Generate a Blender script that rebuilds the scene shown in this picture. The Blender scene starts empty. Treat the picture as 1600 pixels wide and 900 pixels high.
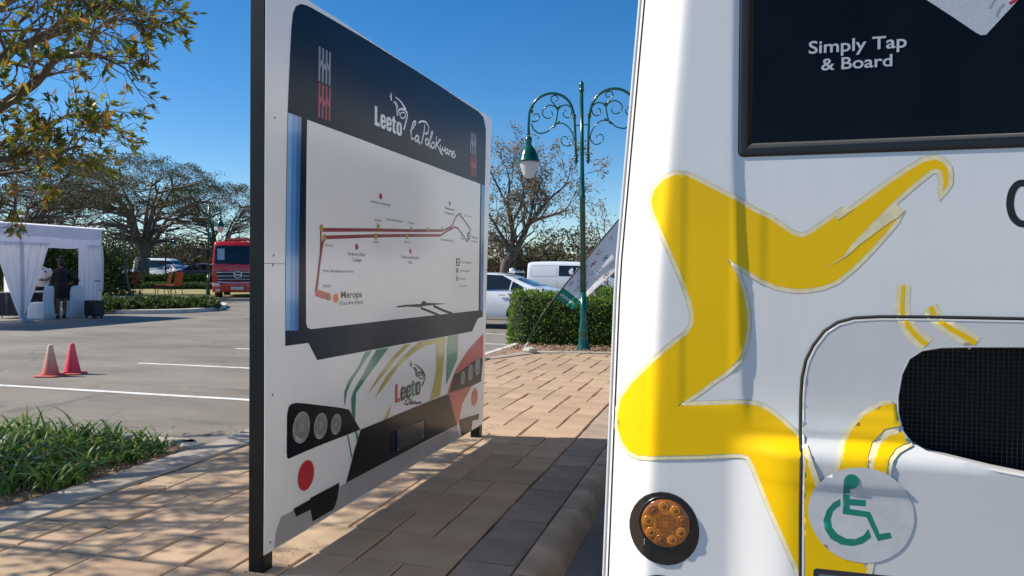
import bpy, bmesh, math, random
import numpy as np
from mathutils import Vector, Matrix
from mathutils.geometry import delaunay_2d_cdt
from mathutils.bvhtree import BVHTree
from mathutils.kdtree import KDTree
from mathutils import noise as mnoise

random.seed(7)
NR = np.random.default_rng(7)
R = math.radians
scene = bpy.context.scene
COL = scene.collection

# ------------------------------------------------------------------ camera
F = 1200.0                       # focal length in pixels of a 1600 px wide picture
YAW, PITCH, ROLL = R(16.0), R(-1.15), R(0.33)
CAM = Vector((0, 0, 1.32))
_f0 = Vector((-math.sin(YAW), math.cos(YAW), 0)); _r0 = Vector((math.cos(YAW), math.sin(YAW), 0)); _z = Vector((0, 0, 1))
FWD = _f0*math.cos(PITCH) + _z*math.sin(PITCH)
_u0 = _z*math.cos(PITCH) - _f0*math.sin(PITCH)
RGT = _r0*math.cos(ROLL) + _u0*math.sin(ROLL)
UPV = _u0*math.cos(ROLL) - _r0*math.sin(ROLL)
cam_d = bpy.data.cameras.new('camera'); cam = bpy.data.objects.new('camera', cam_d); COL.objects.link(cam)
cam_d.sensor_width = 36; cam_d.lens = 36*F/1600; cam_d.clip_start = 0.05; cam_d.clip_end = 3000
cam.matrix_world = Matrix(((RGT.x, UPV.x, -FWD.x, CAM.x), (RGT.y, UPV.y, -FWD.y, CAM.y), (RGT.z, UPV.z, -FWD.z, CAM.z), (0, 0, 0, 1)))
scene.camera = cam

# ------------------------------------------------------------------ light
SUN_EL, SUN_AZ = R(42), R(258.5)   # azimuth clockwise from +Y
to_sun = Vector((math.sin(SUN_AZ)*math.cos(SUN_EL), math.cos(SUN_AZ)*math.cos(SUN_EL), math.sin(SUN_EL)))
world = bpy.data.worlds.new('World'); scene.world = world; world.use_nodes = True
wn = world.node_tree; wn.nodes.clear()
sky = wn.nodes.new('ShaderNodeTexSky'); sky.sky_type = 'NISHITA'; sky.sun_disc = False
sky.sun_elevation = SUN_EL; sky.sun_rotation = SUN_AZ; sky.altitude = 1200; sky.air_density = 1.0; sky.dust_density = 0.4; sky.ozone_density = 3.0
bg = wn.nodes.new('ShaderNodeBackground'); bg.inputs['Strength'].default_value = 0.104
wo = wn.nodes.new('ShaderNodeOutputWorld')
hsv = wn.nodes.new('ShaderNodeHueSaturation'); hsv.inputs['Saturation'].default_value = 1.36
wn.links.new(sky.outputs[0], hsv.inputs['Color']); wn.links.new(hsv.outputs[0], bg.inputs[0]); wn.links.new(bg.outputs[0], wo.inputs[0])
sun_d = bpy.data.lights.new('sun', 'SUN'); sun_d.energy = 5.0; sun_d.angle = R(0.53); sun_d.color = (1.0, 0.93, 0.82)
sun = bpy.data.objects.new('sun', sun_d); COL.objects.link(sun)
sun.rotation_euler = to_sun.to_track_quat('Z', 'Y').to_euler(); sun.location = (-20, 0, 20)
scene.view_settings.view_transform = 'Standard'; scene.view_settings.look = 'None'
scene.view_settings.exposure = 0.42; scene.view_settings.gamma = 1.0; scene.view_settings.use_curve_mapping = False
scene.render.engine = 'CYCLES'
scene.render.resolution_x = 1024; scene.render.resolution_y = 576

# ------------------------------------------------------------------ helpers: survey (photo pixel -> place)
def ray(u, v): return (FWD*F + RGT*(u-800) - UPV*(v-450)).normalized()
def ground(u, v, z=0.0):
    d = ray(u, v); return CAM + d*((z-CAM.z)/d.z)
def at(u, v, depth):
    d = FWD*F + RGT*(u-800) - UPV*(v-450); return CAM + d*(depth/F)
def onX(u, v, X):
    d = ray(u, v); return CAM + d*((X-CAM.x)/d.x)
def onY(u, v, Y):
    d = ray(u, v); return CAM + d*((Y-CAM.y)/d.y)

# ------------------------------------------------------------------ helpers: objects
def tag(o, label=None, cat=None, group=None, kind=None):
    if label: o['label'] = label
    if cat: o['category'] = cat
    if group: o['group'] = group
    if kind: o['kind'] = kind
    return o
def thing(name, label, cat, loc=(0, 0, 0), rz=0.0, group=None, rx=0.0, ry=0.0):
    o = bpy.data.objects.new(name, None); COL.objects.link(o); o.empty_display_size = 0.2
    o.location = loc; o.rotation_euler = (rx, ry, rz)
    return tag(o, label, cat, group)
def link(name, me, mats, parent=None, smooth=False, loc=None):
    if not isinstance(mats, (list, tuple)): mats = [mats]
    for m in mats: me.materials.append(m)
    if smooth: me.polygons.foreach_set('use_smooth', [True]*len(me.polygons))
    o = bpy.data.objects.new(name, me); COL.objects.link(o)
    if parent: o.parent = parent
    if loc is not None: o.location = loc
    return o
def origin(parent):
    o = Vector((0, 0, 0)); p = parent
    while p: o = o + Vector(p.location); p = p.parent
    return o
def copy_tree(o, parent=None):
    c = o.copy(); COL.objects.link(c); c.parent = parent
    for ch in list(o.children): copy_tree(ch, c)
    return c

class MB:
    """collects shapes, built as one mesh object"""
    def __init__(s): s.v = []; s.f = []; s.m = []
    def add(s, vs, fs, mi=0):
        n = len(s.v); s.v += [tuple(p) for p in vs]; s.f += [tuple(i+n for i in f) for f in fs]; s.m += [mi]*len(fs); return s
    def box(s, c, d, rz=0.0, mi=0, mat=None):
        c = Vector(c); vs = []
        M = mat if mat is not None else Matrix.Rotation(rz, 3, 'Z')
        for x in (-.5, .5):
            for y in (-.5, .5):
                for z in (-.5, .5): vs.append(c + M @ Vector((x*d[0], y*d[1], z*d[2])))
        return s.add(vs, [(0, 1, 3, 2), (4, 6, 7, 5), (0, 4, 5, 1), (2, 3, 7, 6), (0, 2, 6, 4), (1, 5, 7, 3)], mi)
    def tube(s, pts, rad, n=6, mi=0, cap=True):
        pts = [Vector(p) for p in pts]
        if not isinstance(rad, (list, tuple)): rad = [rad]*len(pts)
        t = (pts[1]-pts[0]).normalized(); a = Vector((0, 0, 1)) if abs(t.z) < .9 else Vector((1, 0, 0))
        u = t.cross(a).normalized(); vs = []
        for i, p in enumerate(pts):
            if i == 0: t = (pts[1]-pts[0])
            elif i == len(pts)-1: t = pts[-1]-pts[-2]
            else: t = pts[i+1]-pts[i-1]
            t = t.normalized(); u = (u - t*u.dot(t))
            u = u.normalized() if u.length > 1e-6 else t.orthogonal().normalized()
            w = t.cross(u)
            for k in range(n):
                an = 2*math.pi*k/n; vs.append(p + (u*math.cos(an) + w*math.sin(an))*rad[i])
        fs = []
        for i in range(len(pts)-1):
            for k in range(n):
                k2 = (k+1) % n; fs.append((i*n+k, i*n+k2, (i+1)*n+k2, (i+1)*n+k))
        if cap: fs.append(tuple(range(n-1, -1, -1))); fs.append(tuple(range((len(pts)-1)*n, len(pts)*n)))
        return s.add(vs, fs, mi)
    def lathe(s, prof, c=(0, 0, 0), n=16, axis='Z', mi=0, M=None):
        c = Vector(c); vs = []
        for r, h in prof:
            for k in range(n):
                a = 2*math.pi*k/n; p = Vector((r*math.cos(a), r*math.sin(a), h))
                if axis == 'Y': p = Vector((p.x, p.z, p.y))
                elif axis == 'X': p = Vector((p.z, p.x, p.y))
                if M is not None: p = M @ p
                vs.append(c+p)
        fs = []
        for i in range(len(prof)-1):
            for k in range(n):
                k2 = (k+1) % n; fs.append((i*n+k, i*n+k2, (i+1)*n+k2, (i+1)*n+k))
        fs.append(tuple(range(n-1, -1, -1))); fs.append(tuple(range((len(prof)-1)*n, len(prof)*n)))
        return s.add(vs, fs, mi)
    def ball(s, c, r, n=10, mi=0):
        if not isinstance(r, (list, tuple)): r = (r, r, r)
        c = Vector(c); vs = []; h = n//2
        for i in range(h+1):
            th = math.pi*i/h
            for k in range(n):
                a = 2*math.pi*k/n
                vs.append(c+Vector((r[0]*math.sin(th)*math.cos(a), r[1]*math.sin(th)*math.sin(a), r[2]*math.cos(th))))
        fs = []
        for i in range(h):
            for k in range(n):
                k2 = (k+1) % n; fs.append((i*n+k, (i+1)*n+k, (i+1)*n+k2, i*n+k2))
        return s.add(vs, fs, mi)
    def loft(s, rings, closed=True, cap=True, mi=0):
        n = len(rings[0]); vs = [p for r in rings for p in r]; fs = []
        for i in range(len(rings)-1):
            for k in range(n if closed else n-1):
                k2 = (k+1) % n; fs.append((i*n+k, i*n+k2, (i+1)*n+k2, (i+1)*n+k))
        if cap and closed: fs.append(tuple(range(n-1, -1, -1))); fs.append(tuple(range((len(rings)-1)*n, len(rings)*n)))
        return s.add(vs, fs, mi)
    def mesh(s, name, off=None, weld=0.0, normals=True):
        me = bpy.data.meshes.new(name)
        vs = s.v if off is None else [(p[0]-off[0], p[1]-off[1], p[2]-off[2]) for p in s.v]
        me.from_pydata(vs, [], s.f); me.polygons.foreach_set('material_index', s.m)
        if weld or normals:
            bm = bmesh.new(); bm.from_mesh(me)
            if weld: bmesh.ops.remove_doubles(bm, verts=bm.verts, dist=weld)
            if normals: bmesh.ops.recalc_face_normals(bm, faces=bm.faces)
            bm.to_mesh(me); bm.free()
        me.update(); return me
    def build(s, name, mats, parent=None, smooth=False, world=False, weld=0.0, normals=True, auto=None):
        me = s.mesh(name, origin(parent) if world and parent else None, weld, normals)
        o = link(name, me, mats, parent, smooth)
        if auto is not None: autosmooth(me, auto)
        return o
def autosmooth(me, ang=35):
    bm = bmesh.new(); bm.from_mesh(me)
    for f in bm.faces: f.smooth = True
    for e in bm.edges:
        if len(e.link_faces) == 2 and e.calc_face_angle(0) > R(ang): e.smooth = False
    bm.to_mesh(me); bm.free()
def bevel(o, w=0.01, seg=2, ang=30):
    m = o.modifiers.new('bevel', 'BEVEL'); m.width = w; m.segments = seg; m.limit_method = 'ANGLE'; m.angle_limit = R(ang); return o
def quads(name, V, mats, parent=None, off=None, mi=None):
    """V: (N,4,3) array of leaf quads"""
    if off is not None: V = V - np.array(off)[None, None, :]
    N = V.shape[0]; me = bpy.data.meshes.new(name)
    me.vertices.add(4*N); me.vertices.foreach_set('co', V.reshape(-1).astype(np.float32))
    me.loops.add(4*N); me.loops.foreach_set('vertex_index', np.arange(4*N, dtype=np.int32))
    me.polygons.add(N); me.polygons.foreach_set('loop_start', np.arange(0, 4*N, 4, dtype=np.int32))
    if mi is not None: me.polygons.foreach_set('material_index', mi.astype(np.int32))
    me.update(calc_edges=True)
    return link(name, me, mats, parent)
def leaves(P, D, L, W, jitter=0.3, bend=0.2):
    """diamond leaves at points P (N,3) along directions D"""
    N = len(P); D = D/np.maximum(np.linalg.norm(D, axis=1, keepdims=True), 1e-6)
    S = np.cross(D, NR.normal(size=(N, 3))); S /= np.maximum(np.linalg.norm(S, axis=1, keepdims=True), 1e-6)
    Nn = np.cross(S, D)
    l = (L*(1+jitter*NR.uniform(-1, 1, N)))[:, None]; w = (W*(1+jitter*NR.uniform(-1, 1, N)))[:, None]
    tip = P + D*l - Nn*l*bend
    m = P + D*l*.45
    return np.stack([P, m+S*w*.5, tip, m-S*w*.5], axis=1)
def rdirs(n, up=0.0):
    d = NR.normal(size=(n, 3)); d[:, 2] += up; return d/np.linalg.norm(d, axis=1, keepdims=True)

def inside(p, poly):
    x, y = p; c = False; n = len(poly); j = n-1
    for i in range(n):
        xi, yi = poly[i]; xj, yj = poly[j]
        if (yi > y) != (yj > y) and x < (xj-xi)*(y-yi)/(yj-yi)+xi: c = not c
        j = i
    return c
def fill(poly, spacing=0.1, holes=()):
    """triangulate a 2-D outline with inner grid points"""
    pts = []; edges = []
    for lp in [poly]+list(holes):
        # densify
        q = []
        for i in range(len(lp)):
            a = lp[i]; b = lp[(i+1) % len(lp)]; d = math.hypot(b[0]-a[0], b[1]-a[1]); k = max(1, int(d/spacing))
            for j in range(k): q.append((a[0]+(b[0]-a[0])*j/k, a[1]+(b[1]-a[1])*j/k))
        n0 = len(pts); pts += q; edges += [(n0+i, n0+(i+1) % len(q)) for i in range(len(q))]
    kd = KDTree(len(pts))
    for i, p in enumerate(pts): kd.insert((p[0], p[1], 0), i)
    kd.balance()
    xs = [p[0] for p in poly]; ys = [p[1] for p in poly]
    x = min(xs)+spacing*.5
    while x < max(xs):
        y = min(ys)+spacing*.5
        while y < max(ys):
            if inside((x, y), poly) and kd.find((x, y, 0))[2] > spacing*.45: pts.append((x, y))
            y += spacing
        x += spacing
    vs, es, fs, *_ = delaunay_2d_cdt([Vector(p) for p in pts], edges, [], 0, 1e-7)
    out = []
    for f in fs:
        cx = sum(vs[i].x for i in f)/len(f); cy = sum(vs[i].y for i in f)/len(f)
        if inside((cx, cy), poly) and not any(inside((cx, cy), h) for h in holes): out.append(tuple(f))
    return [(v.x, v.y) for v in vs], out
def offset_loop(poly, d):
    """outward offset (positive) of a closed loop"""
    A = sum(poly[i][0]*poly[(i+1) % len(poly)][1]-poly[(i+1) % len(poly)][0]*poly[i][1] for i in range(len(poly)))
    s = 1 if A > 0 else -1; out = []; n = len(poly)
    for i in range(n):
        p0 = Vector(poly[i-1]); p1 = Vector(poly[i]); p2 = Vector(poly[(i+1) % n])
        a = (p1-p0); b = (p2-p1)
        if a.length < 1e-9 or b.length < 1e-9: out.append(tuple(p1)); continue
        a.normalize(); b.normalize()
        n1 = Vector((a.y, -a.x))*s; n2 = Vector((b.y, -b.x))*s; m = n1+n2
        if m.length < 1e-6: m = n1
        m.normalize(); c = max(.45, m.dot(n1)); out.append(tuple(p1+m*(d/c)))
    return out
def smooth_loop(poly, it=1, closed=True):
    for _ in range(it):
        q = []; n = len(poly)
        for i in range(n if closed else n-1):
            a = poly[i]; b = poly[(i+1) % n]
            q += [(a[0]*.75+b[0]*.25, a[1]*.75+b[1]*.25), (a[0]*.25+b[0]*.75, a[1]*.25+b[1]*.75)]
        if not closed: q = [poly[0]]+q+[poly[-1]]
        poly = q
    return poly
def spline(pts, k=6):
    """Catmull-Rom through the points (any dimension)"""
    P = [Vector(p) for p in pts]; P = [P[0]*2-P[1]]+P+[P[-1]*2-P[-2]]; out = []
    for i in range(1, len(P)-2):
        for j in range(k):
            t = j/k; a, b, c, d = P[i-1], P[i], P[i+1], P[i+2]
            out.append(.5*((2*b)+(c-a)*t+(2*a-5*b+4*c-d)*t*t+(3*b-a-3*c+d)*t**3))
    out.append(P[-2]); return out
def stroke_poly(pts, w):
    """outline of a 2-D polyline; w is a width or a list of widths"""
    n = len(pts); L = []; Rr = []
    if not isinstance(w, (list, tuple)): w = [w]*n
    for i in range(n):
        a = Vector(pts[max(0, i-1)][:2]); b = Vector(pts[min(n-1, i+1)][:2]); t = (b-a)
        if t.length < 1e-9: t = Vector((1, 0))
        t.normalize(); nn = Vector((-t.y, t.x)); p = Vector(pts[i][:2])
        L.append(p+nn*w[i]/2); Rr.append(p-nn*w[i]/2)
    return L, Rr
def circle(c, r, n=24, ry=None):
    ry = r if ry is None else ry
    return [(c[0]+r*math.cos(2*math.pi*i/n), c[1]+ry*math.sin(2*math.pi*i/n)) for i in range(n)]
def rrect(x0, y0, x1, y1, r, n=5):
    out = []
    for cx, cy, a0 in ((x1-r, y1-r, 0), (x0+r, y1-r, 90), (x0+r, y0+r, 180), (x1-r, y0+r, 270)):
        for i in range(n+1):
            a = R(a0+90*i/n); out.append((cx+r*math.cos(a), cy+r*math.sin(a)))
    return out
def glyphs(body, bold=0.0, shear=0.0):
    """2-D triangles of a line of lettering, normalised: x from 0, baseline 0, cap height 1 -> verts, faces, width"""
    cu = bpy.data.curves.new('t', 'FONT'); cu.body = body; cu.size = 1.0; cu.offset = bold; cu.shear = shear; cu.resolution_u = 4
    o = bpy.data.objects.new('t', cu); COL.objects.link(o)
    bpy.context.view_layer.update()
    me = bpy.data.meshes.new_from_object(o.evaluated_get(bpy.context.evaluated_depsgraph_get()))
    vs = [(v.co.x, v.co.y) for v in me.vertices]; fs = [tuple(p.vertices) for p in me.polygons]
    bpy.data.objects.remove(o); bpy.data.curves.remove(cu); bpy.data.meshes.remove(me)
    x0 = min(v[0] for v in vs); x1 = max(v[0] for v in vs)
    ch = 0.729
    return [((v[0]-x0)/ch, v[1]/ch) for v in vs], fs, (x1-x0)/ch
def project(poly, to3d, direction, bvh, off, spacing=0.03, holes=(), vf=None):
    """drape a 2-D outline on a surface: real film of its own, 'off' proud of it"""
    vs, fs = vf if vf else fill(poly, spacing, holes); b = MB(); out = []; d = Vector(direction)
    for p in vs:
        o = Vector(to3d(p[0], p[1])); h, n, i, t = bvh.ray_cast(o, d)
        if h is None: out.append(None); continue
        if n.dot(d) > 0: n = -n
        out.append(h+n*(off(p[0], p[1]) if callable(off) else off))
    idx = {}; V = []
    for i, p in enumerate(out):
        if p is not None: idx[i] = len(V); V.append(p)
    b.add(V, [tuple(idx[i] for i in f) for f in fs if all(i in idx for i in f)])
    return b
def bvh_of(objs, world=True):
    vs = []; fs = []
    dg = bpy.context.evaluated_depsgraph_get(); bpy.context.view_layer.update()
    for o in objs:
        e = o.evaluated_get(dg); me = e.to_mesh(); n = len(vs); M = e.matrix_world if world else Matrix()
        vs += [M @ v.co for v in me.vertices]; fs += [tuple(i+n for i in p.vertices) for p in me.polygons]; e.to_mesh_clear()
    return BVHTree.FromPolygons(vs, fs)

# ------------------------------------------------------------------ materials
def lin(r, g, b):
    f = lambda c: (c/255/12.92 if c/255 <= .04045 else ((c/255+.055)/1.055)**2.4)
    return (f(r), f(g), f(b))
def mat(name, col, rough=.5, metal=0.0, var=.12, scale=6.0, bump=0.0, bscale=80.0, coat=0.0, spec=.5, island=0.0, objrand=0.0,
        trans=0.0, col2=None, emit=None, dirt=0.0, dirtcol=(.12, .09, .06), sheen=0.0, alpha=None, rvar=0.1, detail=6, streak=None):
    m = bpy.data.materials.new(name); m.use_nodes = True; nt = m.node_tree; N = nt.nodes; Lk = nt.links.new
    p = N['Principled BSDF']; out = N['Material Output']
    tc = N.new('ShaderNodeTexCoord'); ns = N.new('ShaderNodeTexNoise'); ns.inputs['Scale'].default_value = scale; ns.inputs['Detail'].default_value = detail
    Lk(tc.outputs['Object'], ns.inputs['Vector'])
    c1 = tuple(min(1, c*(1-var)) for c in col)+(1,); c2 = tuple(min(1, c*(1+var)) for c in (col2 or col))+(1,)
    mx = N.new('ShaderNodeMix'); mx.data_type = 'RGBA'; mx.inputs[6].default_value = c1; mx.inputs[7].default_value = c2
    cr = N.new('ShaderNodeMapRange'); cr.inputs[1].default_value = .3; cr.inputs[2].default_value = .7; Lk(ns.outputs[0], cr.inputs[0])
    Lk(cr.outputs[0], mx.inputs[0]); colout = mx.outputs[2]
    if island or objrand:
        if island: g = N.new('ShaderNodeNewGeometry'); rnd = g.outputs['Random Per Island']; amt = island
        else: g = N.new('ShaderNodeObjectInfo'); rnd = g.outputs['Random']; amt = objrand
        hs = N.new('ShaderNodeHueSaturation'); mr = N.new('ShaderNodeMapRange'); mr.inputs[3].default_value = 1-amt; mr.inputs[4].default_value = 1+amt
        Lk(rnd, mr.inputs[0]); Lk(mr.outputs[0], hs.inputs['Value']); Lk(colout, hs.inputs['Color'])
        m2 = N.new('ShaderNodeMath'); m2.operation = 'MULTIPLY'; m2.inputs[1].default_value = 7.31; Lk(rnd, m2.inputs[0])
        fr = N.new('ShaderNodeMath'); fr.operation = 'FRACT'; Lk(m2.outputs[0], fr.inputs[0])
        mh = N.new('ShaderNodeMapRange'); mh.inputs[3].default_value = .5-.06*amt; mh.inputs[4].default_value = .5+.06*amt
        Lk(fr.outputs[0], mh.inputs[0]); Lk(mh.outputs[0], hs.inputs['Hue']); colout = hs.outputs[0]
    if dirt:
        n2 = N.new('ShaderNodeTexNoise'); n2.inputs['Scale'].default_value = scale*.35; n2.inputs['Detail'].default_value = 10; n2.inputs['Roughness'].default_value = .7
        if streak:
            mp = N.new('ShaderNodeMapping'); mp.inputs['Scale'].default_value = streak; Lk(tc.outputs['Object'], mp.inputs[0]); Lk(mp.outputs[0], n2.inputs['Vector'])
        else: Lk(tc.outputs['Object'], n2.inputs['Vector'])
        r2 = N.new('ShaderNodeMapRange'); r2.inputs[1].default_value = .5; r2.inputs[2].default_value = .75; r2.inputs[4].default_value = dirt
        Lk(n2.outputs[0], r2.inputs[0]); md = N.new('ShaderNodeMix'); md.data_type = 'RGBA'; md.inputs[7].default_value = dirtcol+(1,)
        Lk(r2.outputs[0], md.inputs[0]); Lk(colout, md.inputs[6]); colout = md.outputs[2]
    Lk(colout, p.inputs['Base Color'])
    p.inputs['Roughness'].default_value = rough; p.inputs['Metallic'].default_value = metal
    if rvar:
        rr = N.new('ShaderNodeMapRange'); rr.inputs[3].default_value = max(.02, rough*(1-rvar)); rr.inputs[4].default_value = min(1, rough*(1+rvar)); Lk(ns.outputs[0], rr.inputs[0]); Lk(rr.outputs[0], p.inputs['Roughness'])
    p.inputs['Specular IOR Level'].default_value = spec; p.inputs['Coat Weight'].default_value = coat; p.inputs['Coat Roughness'].default_value = .06
    if sheen: p.inputs['Sheen Weight'].default_value = sheen
    if bump:
        nb = N.new('ShaderNodeTexNoise'); nb.inputs['Scale'].default_value = bscale; nb.inputs['Detail'].default_value = 8; Lk(tc.outputs['Object'], nb.inputs['Vector'])
        bp = N.new('ShaderNodeBump'); bp.inputs['Strength'].default_value = bump; bp.inputs['Distance'].default_value = .01; Lk(nb.outputs[0], bp.inputs['Height']); Lk(bp.outputs[0], p.inputs['Normal'])
    if emit: p.inputs['Emission Color'].default_value = emit[:3]+(1,); p.inputs['Emission Strength'].default_value = emit[3]
    if trans:
        t = N.new('ShaderNodeBsdfTranslucent'); Lk(colout, t.inputs[0]); ms = N.new('ShaderNodeMixShader'); ms.inputs[0].default_value = trans
        Lk(p.outputs[0], ms.inputs[1]); Lk(t.outputs[0], ms.inputs[2]); Lk(ms.outputs[0], out.inputs[0])
    return m
def ramp_leaf(name, cols, trans=.35, rough=.55):
    """leaf material whose colour is picked per leaf from a list"""
    m = bpy.data.materials.new(name); m.use_nodes = True; nt = m.node_tree; N = nt.nodes; Lk = nt.links.new
    p = N['Principled BSDF']; out = N['Material Output']
    g = N.new('ShaderNodeNewGeometry'); cr = N.new('ShaderNodeValToRGB'); cr.color_ramp.interpolation = 'LINEAR'
    e = cr.color_ramp.elements
    for i, c in enumerate(cols):
        x = i/(len(cols)-1)
        if i == 0: k = e[0]; k.position = 0
        elif i == len(cols)-1: k = e[-1]; k.position = 1
        else: k = e.new(x)
        k.color = tuple(c)+(1,)
    Lk(g.outputs['Random Per Island'], cr.inputs[0]); Lk(cr.outputs[0], p.inputs['Base Color']); p.inputs['Roughness'].default_value = rough
    p.inputs['Specular IOR Level'].default_value = .22
    t = N.new('ShaderNodeBsdfTranslucent'); Lk(cr.outputs[0], t.inputs[0]); ms = N.new('ShaderNodeMixShader'); ms.inputs[0].default_value = trans
    Lk(p.outputs[0], ms.inputs[1]); Lk(t.outputs[0], ms.inputs[2]); Lk(ms.outputs[0], out.inputs[0]); return m

M = {}
M['bark'] = mat('bark', (.13, .10, .075), .9, bump=.6, bscale=30, var=.35, scale=12)
M['bark_grey'] = mat('bark_grey', (.16, .14, .12), .9, bump=.6, bscale=25, var=.35, scale=8)
M['black_steel'] = mat('black_steel', (.006, .009, .008), .4, spec=.3, var=.2, bump=.05, bscale=40)
M['green_paint'] = mat('green_paint', (.004, .068, .045), .22, var=.25, scale=5, coat=.5, bump=.04, bscale=60)
M['opal'] = mat('opal_globe', (.75, .75, .76), .25, trans=.35, var=.05)
M['chrome'] = mat('chrome', (.75, .76, .78), .12, metal=1, var=.05)
M['rubber'] = mat('rubber', (.015, .015, .016), .75, var=.3, bump=.1)
M['tyre'] = mat('tyre', (.02, .02, .02), .85, var=.3, bump=.2)
M['glass_dark'] = mat('tinted_glass', (.005, .006, .008), .07, var=.3, spec=.15, rvar=.3)
M['alloy'] = mat('alloy', (.5, .5, .52), .3, metal=.8)
M['lamp_clear'] = mat('clear_lamp', (.7, .72, .75), .08, var=.1, coat=.8)
M['lamp_red'] = mat('red_lamp', (.35, .01, .012), .12, var=.15, coat=.8)
M['plate'] = mat('number_plate', (.72, .72, .68), .4)
M['ink'] = mat('black_print', (.012, .012, .014), .35, var=.1)

# ------------------------------------------------------------------ setting: ground, pavement, kerbs
def asphalt_mat():
    m = bpy.data.materials.new('asphalt'); m.use_nodes = True; nt = m.node_tree; N = nt.nodes; Lk = nt.links.new
    p = N['Principled BSDF']; tc = N.new('ShaderNodeTexCoord')
    def noise(sc, det=8, ro=.6, st=(1, 1, 1)):
        n = N.new('ShaderNodeTexNoise'); n.inputs['Scale'].default_value = sc; n.inputs['Detail'].default_value = det; n.inputs['Roughness'].default_value = ro
        mp = N.new('ShaderNodeMapping'); mp.inputs['Scale'].default_value = st; Lk(tc.outputs['Object'], mp.inputs[0]); Lk(mp.outputs[0], n.inputs['Vector']); return n
    def mixc(a, b, fac, lo, hi, amt=1.0):
        r = N.new('ShaderNodeMapRange'); r.inputs[1].default_value = lo; r.inputs[2].default_value = hi; r.inputs[4].default_value = amt; Lk(fac, r.inputs[0])
        x = N.new('ShaderNodeMix'); x.data_type = 'RGBA'; Lk(r.outputs[0], x.inputs[0])
        for i, v in ((6, a), (7, b)):
            if isinstance(v, tuple): x.inputs[i].default_value = v+(1,)
            else: Lk(v, x.inputs[i])
        return x.outputs[2]
    big = noise(.35, 6, .6, (1, 2.2, 1)); mid = noise(2.0, 8); fine = noise(55, 4, .7); grit = noise(240, 2, .7); stain = noise(.9, 9, .7, (.5, 1.6, 1))
    c = mixc((.175, .155, .13), (.27, .24, .20), big.outputs[0], .35, .65)
    c = mixc(c, (.135, .12, .103), mid.outputs[0], .55, .85, .5)
    c = mixc(c, (.06, .052, .047), stain.outputs[0], .58, .75, .6)
    c = mixc(c, (.055, .05, .045), fine.outputs[0], .55, .75, .55)
    c = mixc(c, (.42, .38, .33), grit.outputs[0], .6, .78, .45)
    # hairline cracks
    wp = noise(1.1, 5); vo = N.new('ShaderNodeTexVoronoi'); vo.feature = 'DISTANCE_TO_EDGE'; vo.inputs['Scale'].default_value = .42
    vm = N.new('ShaderNodeVectorMath'); vm.operation = 'MULTIPLY_ADD'; vm.inputs[1].default_value = (1.1, 1.1, 0); Lk(wp.outputs[1], vm.inputs[0]); Lk(tc.outputs['Object'], vm.inputs[2]); Lk(vm.outputs[0], vo.inputs['Vector'])
    iv = N.new('ShaderNodeMath'); iv.operation = 'SUBTRACT'; iv.inputs[0].default_value = 1; Lk(vo.outputs[0], iv.inputs[1])
    c = mixc(c, (.05, .045, .04), iv.outputs[0], .993, .998, .35)
    Lk(c, p.inputs['Base Color']); p.inputs['Roughness'].default_value = .85; p.inputs['Specular IOR Level'].default_value = .3
    b = N.new('ShaderNodeBump'); b.inputs['Strength'].default_value = .6; b.inputs['Distance'].default_value = .006; Lk(fine.outputs[0], b.inputs['Height'])
    b2 = N.new('ShaderNodeBump'); b2.inputs['Strength'].default_value = .5; b2.inputs['Distance'].default_value = .003; Lk(grit.outputs[0], b2.inputs['Height']); Lk(b.outputs[0], b2.inputs['Normal'])
    Lk(b2.outputs[0], p.inputs['Normal']); return m
M['asphalt'] = asphalt_mat()
M['concrete'] = mat('concrete', (.36, .31, .25), .85, var=.2, scale=5, bump=.5, bscale=45, dirt=.55, dirtcol=(.14, .11, .085))
M['kerb_tan'] = mat('tan_concrete', (.43, .325, .22), .85, var=.25, scale=5, bump=.7, bscale=35, dirt=.6, dirtcol=(.16, .115, .075))
M['kerb_white'] = mat('whitewashed_kerb', (.60, .56, .50), .8, var=.12, scale=4, bump=.3, bscale=40, dirt=.5, dirtcol=(.3, .26, .22))
M['line'] = mat('road_paint', (.72, .71, .67), .65, var=.1, scale=20, dirt=.7, dirtcol=(.3, .28, .25), bump=.2)
M['paver'] = mat('sandstone_paver', (.385, .265, .172), .85, spec=.15, col2=(.43, .315, .215), var=.07, scale=3.5, bump=.35, bscale=26, objrand=.11, dirt=.30, dirtcol=(.30, .20, .13))
M['paver_dark'] = mat('grey_paver', (.285, .22, .165), .85, spec=.15, col2=(.325, .26, .20), var=.12, scale=4, bump=.5, bscale=40, objrand=.12, dirt=.4, dirtcol=(.13, .11, .09))
M['joint'] = mat('joint_sand', (.055, .042, .032), .95, var=.4, scale=30, bump=.8, bscale=120)
M['soil'] = mat('soil', (.21, .135, .085), .95, col2=(.30, .20, .13), var=.3, scale=9, bump=1.0, bscale=50)
M['lawn'] = mat('dry_lawn', (.20, .19, .06), .95, col2=(.32, .27, .11), var=.2, scale=1.2, bump=1.0, bscale=60, detail=10)

ZL = -0.10
def grid_sheet(name, x0, x1, y0, y1, z, m, kind='structure'):
    b = MB(); b.add([(x0, y0, z), (x1, y0, z), (x1, y1, z), (x0, y1, z)], [(0, 1, 2, 3)])
    o = b.build(name, m, normals=False); o['kind'] = kind; return o
g = grid_sheet('ground', -900, 900, -900, 900, ZL, M['asphalt'])
b = MB(); b.add([(-.735, -60, ZL+.004), (7.2, -60, ZL+.004), (7.2, 90, ZL+.004), (-.735, 90, ZL+.004)], [(0, 1, 2, 3)])
tag(b.build('road', M['asphalt'], normals=False), kind='structure')

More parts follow.
